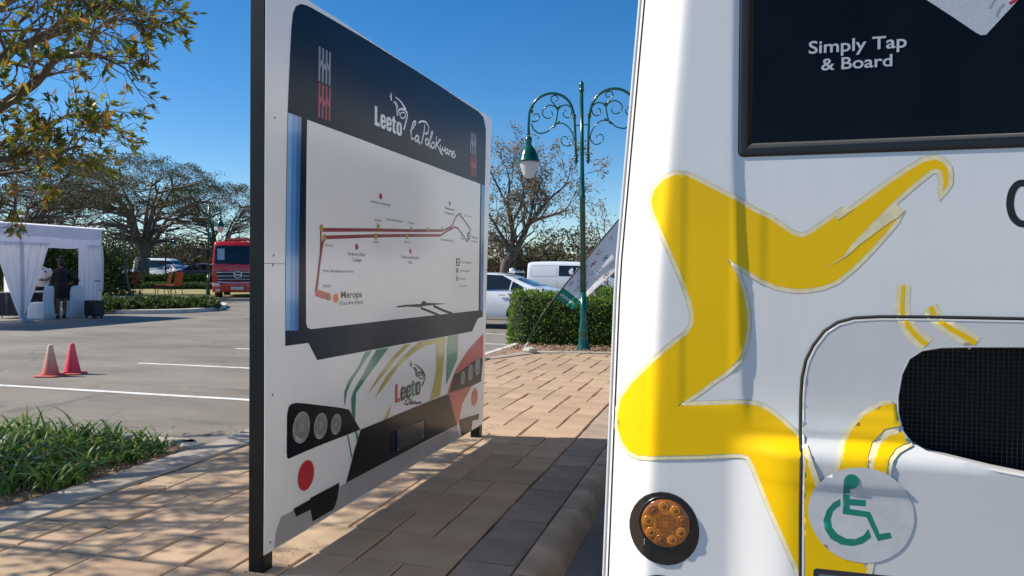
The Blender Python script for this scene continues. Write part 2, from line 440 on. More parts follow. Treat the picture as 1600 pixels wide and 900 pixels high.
# parking bay lines
for y in (4.9-2.4*1, 7.3, 9.7, 12.1, 14.5, 16.9):
    b = MB(); w = .052; n = 26; xs = [-8.72+(i/n)*4.72 for i in range(n+1)]
    vs = []
    for i, x in enumerate(xs):
        vs += [(x, y-w+random.uniform(-.006, .006), ZL+.004), (x, y+w+random.uniform(-.006, .006), ZL+.004)]
    b.add(vs, [(2*i, 2*i+2, 2*i+3, 2*i+1) for i in range(n)])
    tag(b.build('parking_line', M['line'], normals=False), kind='structure')

# paved walk: bed sheet with every slab laid on it
XL, XR = -3.55, -1.19
b = MB(); b.add([(-3.60, -1.0, -.014), (-.93, -1.0, -.014), (-.93, 12.75, -.014), (-3.60, 12.75, -.014)], [(0, 1, 2, 3)])
b.add([(-3.60, -1.0, -.3), (-.93, -1.0, -.3), (-.93, -1.0, -.014), (-3.60, -1.0, -.014)], [(0, 1, 2, 3)])
pav = tag(b.build('pavement', M['joint'], normals=False), kind='structure')
def slab_mesh(w, d, seed):
    rr = random.Random(seed); t = .05; c = .006; g_ = .005
    hx, hy = w/2-g_, d/2-.0022
    ring = []
    for sx, sy in ((-1, -1), (1, -1), (1, 1), (-1, 1)):
        ring.append((sx*(hx+rr.uniform(-.004, .003)), sy*(hy+rr.uniform(-.003, .0015))))
    # one extra point per side: uneven, hand-cut edges
    pts = []
    for i in range(4):
        a = ring[i]; e = ring[(i+1) % 4]; pts.append(a)
        q = rr.uniform(.35, .65); j = rr.uniform(-.004, .003); mx, my = a[0]+(e[0]-a[0])*q, a[1]+(e[1]-a[1])*q
        if i % 2 == 0: my += (-1 if i == 0 else 1)*j
        else: mx += (1 if i == 1 else -1)*j
        pts.append((mx, my))
    n = len(pts); vs = [(x, y, -t) for x, y in pts]+[(x, y, -c) for x, y in pts]
    vs += [(x*(1-c/hx), y*(1-c/hy), rr.uniform(-.0015, .0015)) for x, y in pts]
    fs = []
    for k in range(n):
        k2 = (k+1) % n; fs += [(k, k2, n+k2, n+k), (n+k, n+k2, 2*n+k2, 2*n+k)]
    fs.append(tuple(range(2*n, 3*n)))
    me = bpy.data.meshes.new('paver'); me.from_pydata(vs, [], fs); me.update(); return me
PX, PA, PB = .467, .37, .33
big = [slab_mesh(PX, PA, i) for i in range(7)]; small = [slab_mesh(PX/2, PB, 20+i) for i in range(7)]; bord = [slab_mesh(.27, .30, 40+i) for i in range(6)]
halfb = [slab_mesh(PX/2, PA, 60+i) for i in range(3)]
for me in big+small+halfb: me.materials.append(M['paver'])
for me in bord: me.materials.append(M['paver_dark'])
def lay(me, x, y, sx=1.0, tilt=.004):
    o = bpy.data.objects.new('paver', me); COL.objects.link(o); o.parent = pav
    o.location = (x, y, random.uniform(-.004, .002)); o.rotation_euler = (random.gauss(0, tilt), random.gauss(0, tilt), random.gauss(0, .004))
    o.scale = (sx, 1, 1)
y = 3.20-.70*3; row = 0 - 3
while y < 12.3:
    ph = XR - (0 if row % 2 == 0 else PX/2)
    # wide row
    x = ph
    if row % 2: lay(random.choice(halfb), XR-PX/4, y+PA/2)
    while x-PX > XL-.02:
        lay(random.choice(big), x-PX/2, y+PA/2); x -= PX
    if x-PX/2 > XL-.05: lay(random.choice(halfb), x-PX/4, y+PA/2)
    y += PA; x = XR
    while x-PX/2 > XL-.06 and y < 12.3:
        lay(random.choice(small), x-PX/4, y+PB/2); x -= PX/2
    y += PB; row += 1
y = .9
while y < 12.4: lay(random.choice(bord), (XR-.915)/2-.001, y+.15); y += .302

# concrete edging strip on the parking side, cast in lengths
def strip(name, x0, x1, y0, y1, ztop, zbot, m, step=1.0, wob=.008, parent=None, slope=0.0):
    b = MB(); n = max(2, int((y1-y0)/.25)); L = []
    for i in range(n+1):
        y = y0+(y1-y0)*i/n; a = random.uniform(-wob, wob); c = random.uniform(-wob, wob); zz = random.uniform(-.004, .004)
        L.append([(x0+a-slope*.0, y, zbot), (x0+a, y, ztop-.02), (x0+a+.02, y, ztop+zz), (x1+c-.02, y, ztop+zz), (x1+c, y, ztop-.02), (x1+c, y, zbot)])
    b.loft(L, closed=False, cap=False)
    b.add(L[0], [(0, 1, 2, 3, 4, 5)]); b.add(L[-1], [(0, 1, 2, 3, 4, 5)])
    return b.build(name, m, parent, auto=40)
e0 = tag(strip('kerb', -3.86, -3.565, -2, 1.9, .004, -.2, M['concrete']), kind='structure')
for y0, y1 in ((1.905, 3.0), (3.008, 4.15), (4.16, 5.4), (5.41, 6.9), (6.91, 8.4), (8.41, 9.9), (9.91, 11.35)):
    tag(strip('kerb', -3.86+random.uniform(-.01, .01), -3.565, y0, y1, .003+random.uniform(-.006, .006), -.2, M['concrete']), kind='structure')
tag(strip('kerb', -3.89, -3.74, 11.36, 30, .01, -.2, M['kerb_white']), kind='structure')

# road-side kerb: battered precast stones
y = .2; k = 0
while y < 22:
    L_ = 1.0; b = MB(); n = 8; rings = []
    for i in range(n+1):
        yy = y+.006+(L_-.012)*i/n; q = random.uniform(-.004, .004); r_ = random.uniform(-.003, .003)
        rings.append([(-.912, yy, -.25), (-.912, yy, -.006), (-.905+q*.3, yy, .004+r_*.4), (-.83+q, yy, .004+r_*.5), (-.795+q, yy, -.02+r_), (-.735+r_, yy, -.115), (-.735, yy, -.25)])
    b.loft(rings, closed=False, cap=False); b.add(rings[0], [tuple(range(7))]); b.add(rings[-1], [tuple(range(7))])
    tag(b.build('kerb', M['kerb_tan'], auto=50), kind='structure'); y += L_

# planting bed beside the walk (strap-leaved plants) and bed behind the walk (hedge)
def bed(name, outline, z, amp=.03, sp=.12, drop=.0):
    vs, fs = fill(outline, sp); b = MB()
    b.add([(x, y, z+random.uniform(-amp, amp)) for x, y in vs], fs)
    return tag(b.build(name, M['soil'], smooth=True), kind='structure')
bed_out = [(-3.862, -1.5), (-3.862, 4.72), (-3.92, 4.86), (-4.05, 4.96), (-4.3, 5.0), (-7.6, 5.03), (-7.95, 4.83), (-8.06, 4.3), (-8.06, -1.5)]
bed('planting_bed', bed_out, -.03, .018, .11)
# its outer kerb
ringc = [(-3.875, 4.80), (-3.93, 4.90), (-4.05, 4.98), (-4.3, 5.0), (-7.65, 5.05), (-7.98, 4.85), (-8.08, 4.4), (-8.08, -1.5)]
b = MB(); pts = [Vector((x, y, 0)) for x, y in spline([(p[0], p[1]) for p in ringc], 4)]
rings = []
for i, p in enumerate(pts):
    t = (pts[min(i+1, len(pts)-1)]-pts[max(i-1, 0)]).normalized(); n_ = Vector((-t.y, t.x, 0))*-1
    rings.append([p-n_*.07+Vector((0, 0, -.2)), p-n_*.07+Vector((0, 0, -.01)), p-n_*.05+Vector((0, 0, .01)), p+n_*.05+Vector((0, 0, .01)), p+n_*.07+Vector((0, 0, -.01)), p+n_*.07+Vector((0, 0, -.2))])
b.loft(rings, closed=False, cap=False); b.add(rings[0], [(0, 1, 2, 3, 4, 5)]); tag(b.build('kerb', M['concrete'], auto=40), kind='structure')
bed('planting_bed', [(-3.75, 11.3), (-3.55, 11.15), (-3.2, 12.1), (-2.9, 12.35), (-.93, 12.6), (-.93, 30), (-3.75, 30)], .012, .016, .2)
b = MB(); pts = [Vector(p+(0,)) for p in ((-3.58, 11.12), (-3.3, 11.85), (-3.05, 12.3), (-2.5, 12.48), (-.93, 12.68))]
rings = []
for i, p in enumerate(pts):
    t = (pts[min(i+1, len(pts)-1)]-pts[max(i-1, 0)]).normalized(); n_ = Vector((-t.y, t.x, 0))
    rings.append([p-n_*.09+Vector((0, 0, -.05)), p-n_*.09+Vector((0, 0, .012)), p+n_*.09+Vector((0, 0, .02)), p+n_*.09+Vector((0, 0, -.05))])
b.loft(rings, closed=False, cap=False); tag(b.build('kerb', M['concrete'], auto=40), kind='structure')

# leaf litter and chips on the soil and the paving edge
def litter(n, fn, size, name, mats, parent=None):
    P = np.array([fn() for _ in range(n)]); D = rdirs(n); D[:, 2] = np.abs(D[:, 2])*.35
    V = leaves(P, D, size, size*.55, .6, .1); o = quads(name, V, mats); o['kind'] = 'stuff'; return o
M['chips'] = ramp_leaf('mulch_chip', [(.10, .06, .04), (.22, .14, .09), (.34, .24, .16), (.16, .10, .07), (.42, .31, .2)], trans=.0, rough=.9)
o = litter(5200, lambda: (random.uniform(-7.6, -3.9), random.uniform(1.6, 4.75), -.02+random.uniform(0, .015)), .03, 'mulch', M['chips'])
tag(o, 'brown leaf mulch and chips covering the planting bed soil', 'mulch')
o = litter(900, lambda: (random.uniform(-3.7, -1.2), random.uniform(12.45, 13.6), .025+random.uniform(0, .012)), .04, 'leaf_litter', M['chips'])
tag(o, 'dry leaf litter on the soil under the clipped hedge', 'leaf litter')
def grit_fn():
    if random.random() < .55: return (-1.97+random.gauss(0, .05), random.choice([3.0, 6.05])+random.gauss(0, .16), .003)
    return (random.uniform(-3.5, -.95), random.uniform(2.4, 8), .003)
o = litter(260, grit_fn, .010, 'grit', M['chips']); tag(o, 'scattered sand and grit on the paving by the board posts', 'grit')

# grass island in the car park and lawn further back
def kerbed(outline, name_m, ztop, kerb_m, name='lawn', sp=.8, kw=.16):
    vs, fs = fill(outline, sp); b = MB(); b.add([(x, y, ztop-.01+random.uniform(-.02, .02)) for x, y in vs], fs)
    tag(b.build(name, name_m, smooth=True), kind='structure')
    inn = offset_loop(outline, -.02); out = offset_loop(outline, kw); b = MB(); n = len(outline)
    for i in range(n):
        j = (i+1) % n
        ri = [[(inn[k][0], inn[k][1], -.2), (inn[k][0], inn[k][1], ztop+.02), (out[k][0], out[k][1], ztop+.01), (out[k][0]+.0, out[k][1], -.2)] for k in (i, j)]
        b.loft(ri, closed=False, cap=False)
    tag(b.build('kerb', kerb_m, auto=30, weld=1e-4), kind='structure')
isl = smooth_loop([(-40, 19.3), (-19.6, 20.2), (-17.75, 21.5), (-17.7, 23.0), (-19.2, 26.0), (-22, 28.5), (-40, 27)], 2)
kerbed(isl, M['soil'], .02, M['kerb_white'], 'island_bed', 1.2, .2)
law = smooth_loop([(-75, 28), (-27, 30.2), (-21.5, 31.6), (-20.6, 33.6), (-22.5, 40), (-24, 50), (-27, 60), (-60, 72), (-90, 50)], 2)
kerbed(law, M['lawn'], .02, M['concrete'], 'lawn', 2.0, .2)

# ------------------------------------------------------------------ information board
Yn = ground(412, 896).y; Yf = ground(752, 681).y
cBL, cTL = onY(412.5, 868, Yn), onY(416, -41, Yn)
cBR, cTR = onY(754, 662, Yf), onY(768.5, 185, Yf)
BLn = (cBR-cBL).length; BH = (cTL-cBL).length
def solve_h(src, dst):
    A = []; bb = []
    for (x, y), (u, v) in zip(src, dst):
        A.append([x, y, 1, 0, 0, 0, -u*x, -u*y]); bb.append(u); A.append([0, 0, 0, x, y, 1, -v*x, -v*y]); bb.append(v)
    h = np.linalg.solve(np.array(A, float), np.array(bb, float)); return np.append(h, 1).reshape(3, 3)
HB = solve_h([(412.5, 868), (754, 662), (768.5, 185), (416, -41)], [(0, 0), (BLn, 0), (BLn, BH), (0, BH)])
def bq(u, v):
    w = HB @ np.array([u, v, 1.0]); return (w[0]/w[2], w[1]/w[2])
def b3(a, z, off=0.0):
    s, t = a/BLn, z/BH
    p = cBL*(1-s)*(1-t)+cBR*s*(1-t)+cTR*s*t+cTL*(1-s)*t
    # thin sheet on posts: very slightly wavy
    w = .0028*math.sin(a*2.3+.6)*math.sin(z*2.9+.4) + .0012*math.sin(a*6.1+z*1.7)
    return p+Vector((1, 0, 0))*(off+w)
board = thing('information_board', 'large route map board printed like a bus front, on two black steel posts', 'information board', (cBL.x, (Yn+Yf)/2, 0))
BO = origin(board)
M['bd_white'] = mat('board_white', (.80, .80, .81), .2, var=.03, scale=1.5, spec=.4, dirt=.12, dirtcol=(.42, .40, .37), streak=(3, 3, .8), bump=.015, bscale=9)
M['bd_map'] = mat('board_map_white', (.78, .78, .79), .2, var=.02, scale=1.5, spec=.4)
M['bd_navy'] = mat('board_navy', (.006, .016, .034), .24, var=.15, scale=1.5, spec=.13)
M['bd_blue'] = mat('board_blue', (.08, .26, .60), .18, var=.06, coat=.4)
M['bd_blue_pale'] = mat('board_pale_blue', (.20, .42, .72), .18, var=.06, coat=.4)
M['bd_blue_deep'] = mat('board_deep_blue', (.035, .15, .42), .18, var=.06, coat=.4)
M['bd_black'] = mat('board_black', (.008, .008, .010), .2, var=.15, spec=.3)
M['bd_grey'] = mat('board_grey', (.36, .36, .38), .18, var=.05, coat=.4)
M['bd_silver'] = mat('board_silver', (.46, .46, .47), .3, var=.08)
M['bd_lens'] = mat('board_lens_grey', (.20, .20, .20), .3, var=.25, scale=40)
M['bd_lens2'] = mat('board_lens_pale', (.42, .42, .41), .3, var=.2, scale=40)
M['bd_red'] = mat('board_red', (.50, .025, .03), .2, var=.08, coat=.4)
M['bd_route'] = mat('board_route_red', (.24, .014, .035), .25, var=.06)
M['bd_orange'] = mat('board_orange', (.75, .16, .02), .25)
M['bd_dotred'] = mat('board_dot_red', (.35, .008, .03), .25)
M['bd_stop'] = mat('board_stop_olive', (.34, .27, .03), .25)
M['bd_green'] = mat('board_green', (.012, .20, .12), .2, var=.06, coat=.4)
M['bd_olive'] = mat('board_olive', (.42, .36, .04), .2, var=.06, coat=.4)
M['bd_ink'] = mat('board_ink', (.02, .02, .025), .3)
M['bd_pale'] = mat('board_pale', (.78, .80, .83), .3)
M['bd_dim'] = mat('board_dim_grey', (.20, .235, .27), .3)
M['bd_dimred'] = mat('board_dim_red', (.33, .035, .055), .3)
# sheet (two boards with a seam)
NX, NZ = 40, 16
def sheet(z0, z1):
    b = MB(); T = .004; vs = []
    for k in (0, 1):
        for i in range(NX+1):
            for j in range(NZ+1): vs.append(b3(BLn*i/NX, z0+(z1-z0)*j/NZ, -T*k))
    ix = lambda k, i, j: k*(NX+1)*(NZ+1)+i*(NZ+1)+j
    fs = []
    for i in range(NX):
        for j in range(NZ): fs += [(ix(0, i, j), ix(0, i+1, j), ix(0, i+1, j+1), ix(0, i, j+1)), (ix(1, i, j), ix(1, i, j+1), ix(1, i+1, j+1), ix(1, i+1, j))]
    for i in range(NX): fs += [(ix(0, i, 0), ix(1, i, 0), ix(1, i+1, 0), ix(0, i+1, 0)), (ix(0, i, NZ), ix(0, i+1, NZ), ix(1, i+1, NZ), ix(1, i, NZ))]
    for j in range(NZ): fs += [(ix(0, 0, j), ix(0, 0, j+1), ix(1, 0, j+1), ix(1, 0, j)), (ix(0, NX, j), ix(1, NX, j), ix(1, NX, j+1), ix(0, NX, j+1))]
    b.add(vs, fs); return b.build('panel', M['bd_white'], board, world=True, auto=40)
zs = bq(560, 424)[1]
panel_lo = sheet(0, zs-.0012); panel_up = sheet(zs+.0012, BH)
# posts and rails
def post(yc, x_top, x_bot, name='post'):
    b = MB(); w = .074
    zt = (cTL if yc < 4 else cTR).z
    prev = None; rings = []
    for z in (-.12, zt*.33, zt*.66, zt-.004):
        xx = x_bot+(x_top-x_bot)*(z/zt)-w/2-.0045
        rings.append([(xx-w/2, yc-w/2, z), (xx+w/2, yc-w/2, z), (xx+w/2, yc+w/2, z), (xx-w/2, yc+w/2, z)])
    b.loft(rings); o = b.build(name, M['black_steel'], board, world=True); bevel(o, .004, 2); return o
post(Yn+.036, cTL.x, cBL.x); post(Yf-.036, cTR.x, cBR.x)
for z in (.35, BH*.5, BH-.15):
    b = MB(); p0 = b3(.08, z, -.03); p1 = b3(BLn-.08, z, -.03); b.tube([p0, p1], .022, 4); b.build('rail', M['black_steel'], board, world=True)
# screws
for (u, v) in ((430, 193), (428, 411), (427, 426), (425, 626), (422, 848), (762, 250), (757, 560)):
    a, z = bq(u, v); c = b3(a, z, .001); b = MB(); b.lathe([(.006, -.001), (.006, .001), (.003, .0022)], c, 8, 'X'); b.build('screw', M['bd_dim'], board, world=True)

BD = {}
def bd_poly(name, px, m, layer=1, metric=False, parent=None, sm=0):
    P = px if metric else [bq(*p) for p in px]
    if sm: P = smooth_loop(P, sm)
    vs, fs = fill(P, .09); b = MB(); b.add([b3(x, y, .0009*layer) for x, y in vs], fs)
    return b.build(name, m, parent or board, world=True, normals=False)
def bd_fix(b):  # all prints face +X
    return b
def bd_stroke(name, px, w, m, layer=3, metric=False, k=5, parent=None, widths=None, sharp=False):
    P = px if metric else [bq(*p) for p in px]
    if len(P) > 2 and not sharp: P = [(p.x, p.y) for p in spline(P, k)]
    else:
        q = []
        for i in range(len(P)-1):
            for j in range(8): q.append((P[i][0]+(P[i+1][0]-P[i][0])*j/8, P[i][1]+(P[i+1][1]-P[i][1])*j/8))
        P = q+[P[-1]]
    n = len(P)
    ww = [w]*n if widths is None else [widths[0]+(widths[1]-widths[0])*i/(n-1) for i in range(n)]
    Ls, Rs = stroke_poly(P, ww); b = MB()
    vs = [b3(p.x, p.y, .0009*layer) for p in Ls]+[b3(p.x, p.y, .0009*layer) for p in Rs]
    b.add(vs, [(i, i+1, n+i+1, n+i) for i in range(n-1)]); return b.build(name, m, parent or board, world=True, normals=False)
def bd_circ(name, u, v, ry, m, layer=3, n=28, ring=None, parent=None):
    c = bq(u, v); r = abs(bq(u, v-ry)[1]-bq(u, v+ry)[1])/2
    if ring:
        ro = circle(c, r, n); ri = circle(c, r*ring, n); b = MB()
        b.add([b3(x, y, .0009*layer) for x, y in ro]+[b3(x, y, .0009*layer) for x, y in ri], [(i, (i+1) % n, n+(i+1) % n, n+i) for i in range(n)])
        return b.build(name, m, parent or board, world=True, normals=False)
    return bd_poly(name, circle(c, r, n), m, layer, True, parent)
def bd_text(body, u0, v0, h, m, u1=None, bold=0.0, layer=3, shear=0.0, name='lettering', center=None):
    """baseline starts at pixel (u0,v0); h = cap height in px there; u1 = pixel x of the end"""
    vs, fs, w = glyphs(body, bold, shear); a0, z0 = bq(u0, v0); hh = bq(u0, v0-h)[1]-z0
    if u1 is not None:
        a1 = bq(u1, v0)[0]; sx = (a1-a0)/w
    else: sx = hh*.92
    b = MB(); b.add([b3(a0+x*sx, z0+y*hh, .0009*layer) for x, y in vs], fs); return b.build(name, m, board, world=True, normals=False)

# printed bus front: windscreen surround
wind = [(450.7, 184), (453, 120), (456, 50), (458.5, 24), (463, 12), (471, 8), (480, 10), (490, 15), (535, 41), (580, 67), (646.7, 108), (696.7, 140), (730, 163), (748, 175), (755.5, 184), (759, 203), (758.5, 250), (757.7, 290), (754, 498), (746.7, 500.7), (738, 520.7), (620, 545), (496.7, 571), (483, 545), (445.7, 550.7), (447, 420)]
bd_poly('windscreen_surround', wind, M['bd_navy'], 1)
bd_poly('route_map', [(481.7, 195), (615, 242), (750.5, 290), (749, 400), (747.7, 488), (620, 505), (492, 523), (486, 523.5), (481, 521), (479.4, 514), (480, 400)], M['bd_map'], 2)
for x0, x1, xb0, xb1, mm in ((451, 458, 445.9, 453, 'bd_blue_pale'), (458, 466, 453, 461, 'bd_blue'), (466, 472.7, 461, 466.8, 'bd_blue_deep')):
    t0 = 184+(x0-451)*.35; t1 = 184+(x1-451)*.35
    bd_poly('blue_stripe', [(x0, t0), (x1, t1), (xb1, 526), (xb0, 527.5)], M[mm], 2)
bd_poly('blue_stripe', [(752.2, 290.5), (757.6, 292.5), (754.6, 488), (750.4, 488.5)], M['bd_blue_deep'], 2)
bd_poly('blue_stripe', [(755, 291.5), (757.6, 292.5), (755.6, 440), (753.4, 440)], M['bd_blue'], 3)
# woven zig-zag marks
def weave(u0, u1, v0, v1, m):
    a0, zt = bq(u0, v0); a1, _ = bq(u1, v0); _, zb = bq(u0, v1); W = a1-a0; Hh = zt-zb
    def P(x, y): return (a0+W*x, zb+Hh*y)
    for x in (.02, .29, .57, .84):
        bd_poly('woven_mark', [P(x, .03), P(x+.07, 0), P(x+.14, .03), P(x+.14, .97), P(x+.07, 1), P(x, .97)], m, 2, True)
    for s_ in (0, 1):
        f = (lambda x: x) if s_ == 0 else (lambda x: 1-x)
        bd_poly('woven_mark', [P(f(.16), .40), P(f(.29), .52), P(f(.29), .68), P(f(.16), .56)], m, 2, True)
        bd_poly('woven_mark', [P(f(.43), .36), P(f(.5), .44), P(f(.5), .60), P(f(.43), .52)], m, 2, True)
weave(499, 519, 75, 133, M['bd_dim']); weave(499, 519, 134, 191, M['bd_dimred'])
weave(736, 745, 207, 243, M['bd_dim']); weave(736, 745, 244, 277, M['bd_dimred'])
# wordmark and sweeping bus symbol
def wordmark(u0, v0, h, u1, mL, mR, script, s=1.0, layer=2):
    # condensed bold letters, hand drawn on a 5 x 10 grid; x advances
    a0, z0 = bq(u0, v0); hh = bq(u0, v0-h)[1]-z0; W = bq(u1, v0)[0]-a0; k = W/17.6
    def P(x, y): return (a0+x*k, z0+y*hh/10)
    bd_poly('letter', [P(0, 0), P(3.1, 0), P(3.1, 2), P(1.5, 2), P(1.5, 10), P(0, 10)], mL, layer, True)
    def e(x):
        o = smooth_loop([P(x+.0, 1.4), P(x+.7, -.2), P(x+2.6, -.2), P(x+3.4, 1.2), P(x+3.4, 2.6), P(x+2.2, 2.6), P(x+2.1, 1.4), P(x+1.4, 1.4), P(x+1.3, 3.2), P(x+3.4, 3.2), P(x+3.4, 6.0), P(x+2.7, 7.4), P(x+.7, 7.4), P(x+0, 6.0)], 1)
        bd_poly('letter', o, mR, layer, True)
        bd_poly('letter_counter', smooth_loop([P(x+1.3, 4.5), P(x+2.15, 4.5), P(x+2.15, 5.8), P(x+1.3, 5.8)], 1), M['bd_navy'] if layer == 2 else M['bd_white'], layer+1, True)
    e(3.5); e(7.25)
    bd_poly('letter', [P(11.4, 9), P(12.7, 9), P(12.7, 7.3), P(13.6, 7.3), P(13.6, 6), P(12.7, 6), P(12.7, 1.5), P(13.6, 1.3), P(13.6, 0), P(12.1, -.1), P(11.4, .8), P(11.4, 6), P(10.8, 6), P(10.8, 7.3), P(11.4, 7.3)], M['bd_green'] if layer > 2 else mR, layer, True)
    bd_poly('letter', smooth_loop([P(13.9, 1.3), P(14.7, -.2), P(16.8, -.2), P(17.6, 1.3), P(17.6, 6), P(16.8, 7.4), P(14.7, 7.4), P(13.9, 6)], 1), mR, layer, True)
    bd_poly('letter_counter', smooth_loop([P(15.3, 1.3), P(16.2, 1.3), P(16.2, 5.9), P(15.3, 5.9)], 1), M['bd_navy'] if layer == 2 else M['bd_white'], layer+1, True)
wordmark(588, 201, 31, 631, M['bd_pale'], M['bd_pale'], True)
def zz(u, v): return (575+u/6, 130+v/6)
def sym(f, m, w, layer):
    for pts, wa, wb in (([(275, 155), (320, 190), (350, 235), (372, 275)], .4, 1.2), ([(255, 195), (280, 230), (290, 280), (295, 335)], .4, 1.1), ([(275, 195), (292, 225), (298, 262)], .4, .9),
                        ([(303, 280), (330, 268), (360, 275), (382, 300), (383, 340), (370, 400), (352, 465)], .8, 1.1), ([(303, 280), (312, 310), (318, 330)], .8, .6),
                        ([(322, 310), (345, 300), (368, 312), (362, 345), (340, 357), (322, 340), (322, 310)], .55, .55), ([(232, 110), (240, 135), (225, 148), (240, 160), (235, 188)], .3, .9)):
        bd_stroke('bus_symbol', [f(*p) for p in pts], 0, m, layer, widths=(w*wa, w*wb))
sym(zz, M['bd_pale'], .016, 2)
# handwritten line
def hand(f, strokes, w, m, layer=2):
    for s in strokes: bd_stroke('script_lettering', [f(*p) for p in s], w, m, layer, k=5)
script = [[(410, 485), (432, 455), (462, 400), (458, 382), (440, 395), (425, 450), (420, 520), (428, 553), (445, 545)],
          [(487, 525), (470, 520), (455, 545), (462, 572), (480, 560), (492, 528), (484, 570), (492, 590), (500, 575)],
          [(490, 398), (515, 380), (555, 388), (580, 430), (575, 485), (545, 500)], [(545, 410), (540, 470), (525, 540), (512, 598)],
          [(562, 545), (550, 570), (560, 605), (578, 590), (575, 555), (562, 545)], [(580, 590), (600, 545), (618, 490), (612, 475), (598, 520), (588, 590), (592, 620), (606, 618)],
          [(618, 575), (606, 600), (612, 632), (630, 622), (630, 585), (618, 575)], [(655, 520), (650, 580), (640, 640)], [(690, 545), (665, 585), (650, 598), (672, 625), (690, 670), (712, 695)],
          [(690, 600), (690, 640), (700, 655), (712, 625), (715, 650), (726, 655), (738, 615)], [(757, 640), (742, 645), (735, 668), (745, 682), (757, 665), (762, 640), (758, 680), (768, 690)],
          [(772, 650), (770, 700)], [(771, 675), (782, 655), (792, 665), (790, 700), (798, 706)], [(800, 690), (815, 680), (818, 660), (808, 660), (800, 680), (804, 712), (820, 712), (832, 690)]]
hand(zz, script, .0125, M['bd_pale'])

# route map
def u2(u, v): return (480+u/7.5, 300+v/7.5)
def u3(u, v): return (620+u/7.5, 300+v/7.5)
def u4(u, v): return (480+u/7.5, 400+v/7.5)
RW = .019
top = [u2(190, 517), u2(840, 503), u3(170, 500), u3(540, 490), u3(645, 442), u3(700, 320), u3(742, 282), u3(865, 465), u3(850, 520)]
bot = [u2(215, 605), u2(820, 572), u3(130, 558), u3(515, 547), u3(590, 495), u3(685, 443), u3(725, 460), u3(830, 610), u3(845, 575)]
bd_stroke('route_line', top[:4], RW, M['bd_route'], 3, sharp=True); bd_stroke('route_line', top[3:], RW*.75, M['bd_route'], 3, sharp=True)
bd_stroke('route_line', bot[:4], RW, M['bd_route'], 3, sharp=True); bd_stroke('route_line', bot[3:], RW*.75, M['bd_route'], 3, sharp=True)
bd_stroke('route_line', [u2(175, 500), u2(175, 700), u2(168, 800)], RW*.7, M['bd_route'], 3, sharp=True)
bd_stroke('route_line', [u2(215, 610), u2(190, 700), u2(160, 900), u4(130, 400), u4(112, 500)], RW, M['bd_route'], 3, sharp=True)
bd_stroke('route_line', [u4(108, 502), u4(265, 545)], RW*1.9, M['bd_red'], 3, sharp=True)
for f, u, v, ry in ((u2, 182, 492, 42), (u2, 218, 610, 42), (u2, 845, 462, 36), (u2, 815, 578, 38), (u3, 178, 483, 30), (u3, 132, 568, 32), (u3, 373, 487, 30), (u3, 533, 475, 28), (u3, 755, 305, 24), (u3, 768, 525, 24), (u4, 270, 548, 42)):
    p = f(u, v); bd_circ('stop_dot', p[0], p[1], ry/7.5, M['bd_stop'], 4)
for f, u, v, ry, mm in ((u2, 876, 105, 36, 'bd_dotred'), (u2, 593, 705, 37, 'bd_dotred'), (u3, 625, 166, 27, 'bd_dotred'), (u3, 168, 740, 30, 'bd_dotred'), (u4, 347, 560, 55, 'bd_orange')):
    p = f(u, v); bd_circ('place_dot', p[0], p[1], ry/7.5, M[mm], 4)
T = bd_text; K = M['bd_ink']
T('Southern Gateway', *u2(758, 178), 4.6, K, u2(992, 0)[0]); T('Enderun Boys', *u2(495, 808), 6, K, u2(690, 0)[0]); T('College', *u2(540, 878), 6, K, u2(650, 0)[0])
T('PS-623A', *u2(803, 398), 4, K, u2(886, 0)[0]); T('Thabo Mbeki Street', *u2(935, 382), 3.8, K, u2(1138, 0)[0]); T('PS-622', *u2(785, 655), 4, K, u2(850, 0)[0])
T('PS-614A', *u3(143, 418), 3.6, K, u3(215, 0)[0]); T('PS-615', *u3(105, 645), 3.6, K, u3(162, 0)[0]); T('Thabo Mbeki Street', *u3(512, 605), 3.4, K, u3(672, 0)[0])
T('Polokwane', *u3(565, 232), 4, K, u3(680, 0)[0]); T('Showgrounds', *u3(570, 285), 4, K, u3(668, 0)[0]); T('Grobler Street', *u3(798, 312), 3, M['bd_dim'], u3(885, 0)[0])
T('Snake and Reptile', *u3(68, 825), 5, K, u3(268, 0)[0]); T('Park', *u3(145, 888), 5, K, u3(192, 0)[0]); T('PS-600', *u3(748, 585), 2.8, K, u3(788, 0)[0])
T('Polokwane', *u3(872, 562), 3, K, u3(950, 0)[0]); T('Bus Station', *u3(880, 612), 3, K, u3(945, 0)[0])
T('PS-616', *u2(225, 712), 4.6, K, u2(318, 0)[0]); T('Prov. Roodepoort Street', *u4(203, 262), 4.8, K, u4(555, 0)[0]); T('PS-617', *u4(205, 442), 4.8, K, u4(300, 0)[0])
T('Meropa', *u4(408, 560), 11, K, u4(652, 0)[0], .012); T('(You Are Here)', *u4(390, 642), 6.4, K, u4(662, 0)[0])
def u5(u, v): return (600+u/6.43, 390+v/6.43)
def busicon(f, u0, u1, v0, v1):
    q = [f(u0, v0), f(u1, v0), f(u1, v1), f(u0, v1)]; bd_poly('bus_icon', q, K, 4)
    du = (u1-u0)*.22; dv = (v1-v0)
    bd_poly('bus_icon_pane', [f(u0+du, v0+dv*.2), f(u1-du, v0+dv*.2), f(u1-du*1.4, v0+dv*.48), f(u0+du*1.4, v0+dv*.48)], M['bd_map'], 5)
    bd_poly('bus_icon_pane', [f(u0+du*1.4, v0+dv*.58), f(u1-du*1.4, v0+dv*.58), f(u1-du, v0+dv*.82), f(u0+du, v0+dv*.82)], M['bd_map'], 5)
busicon(u3, 833, 862, 503, 585); busicon(u5, 728, 762, 115, 192)
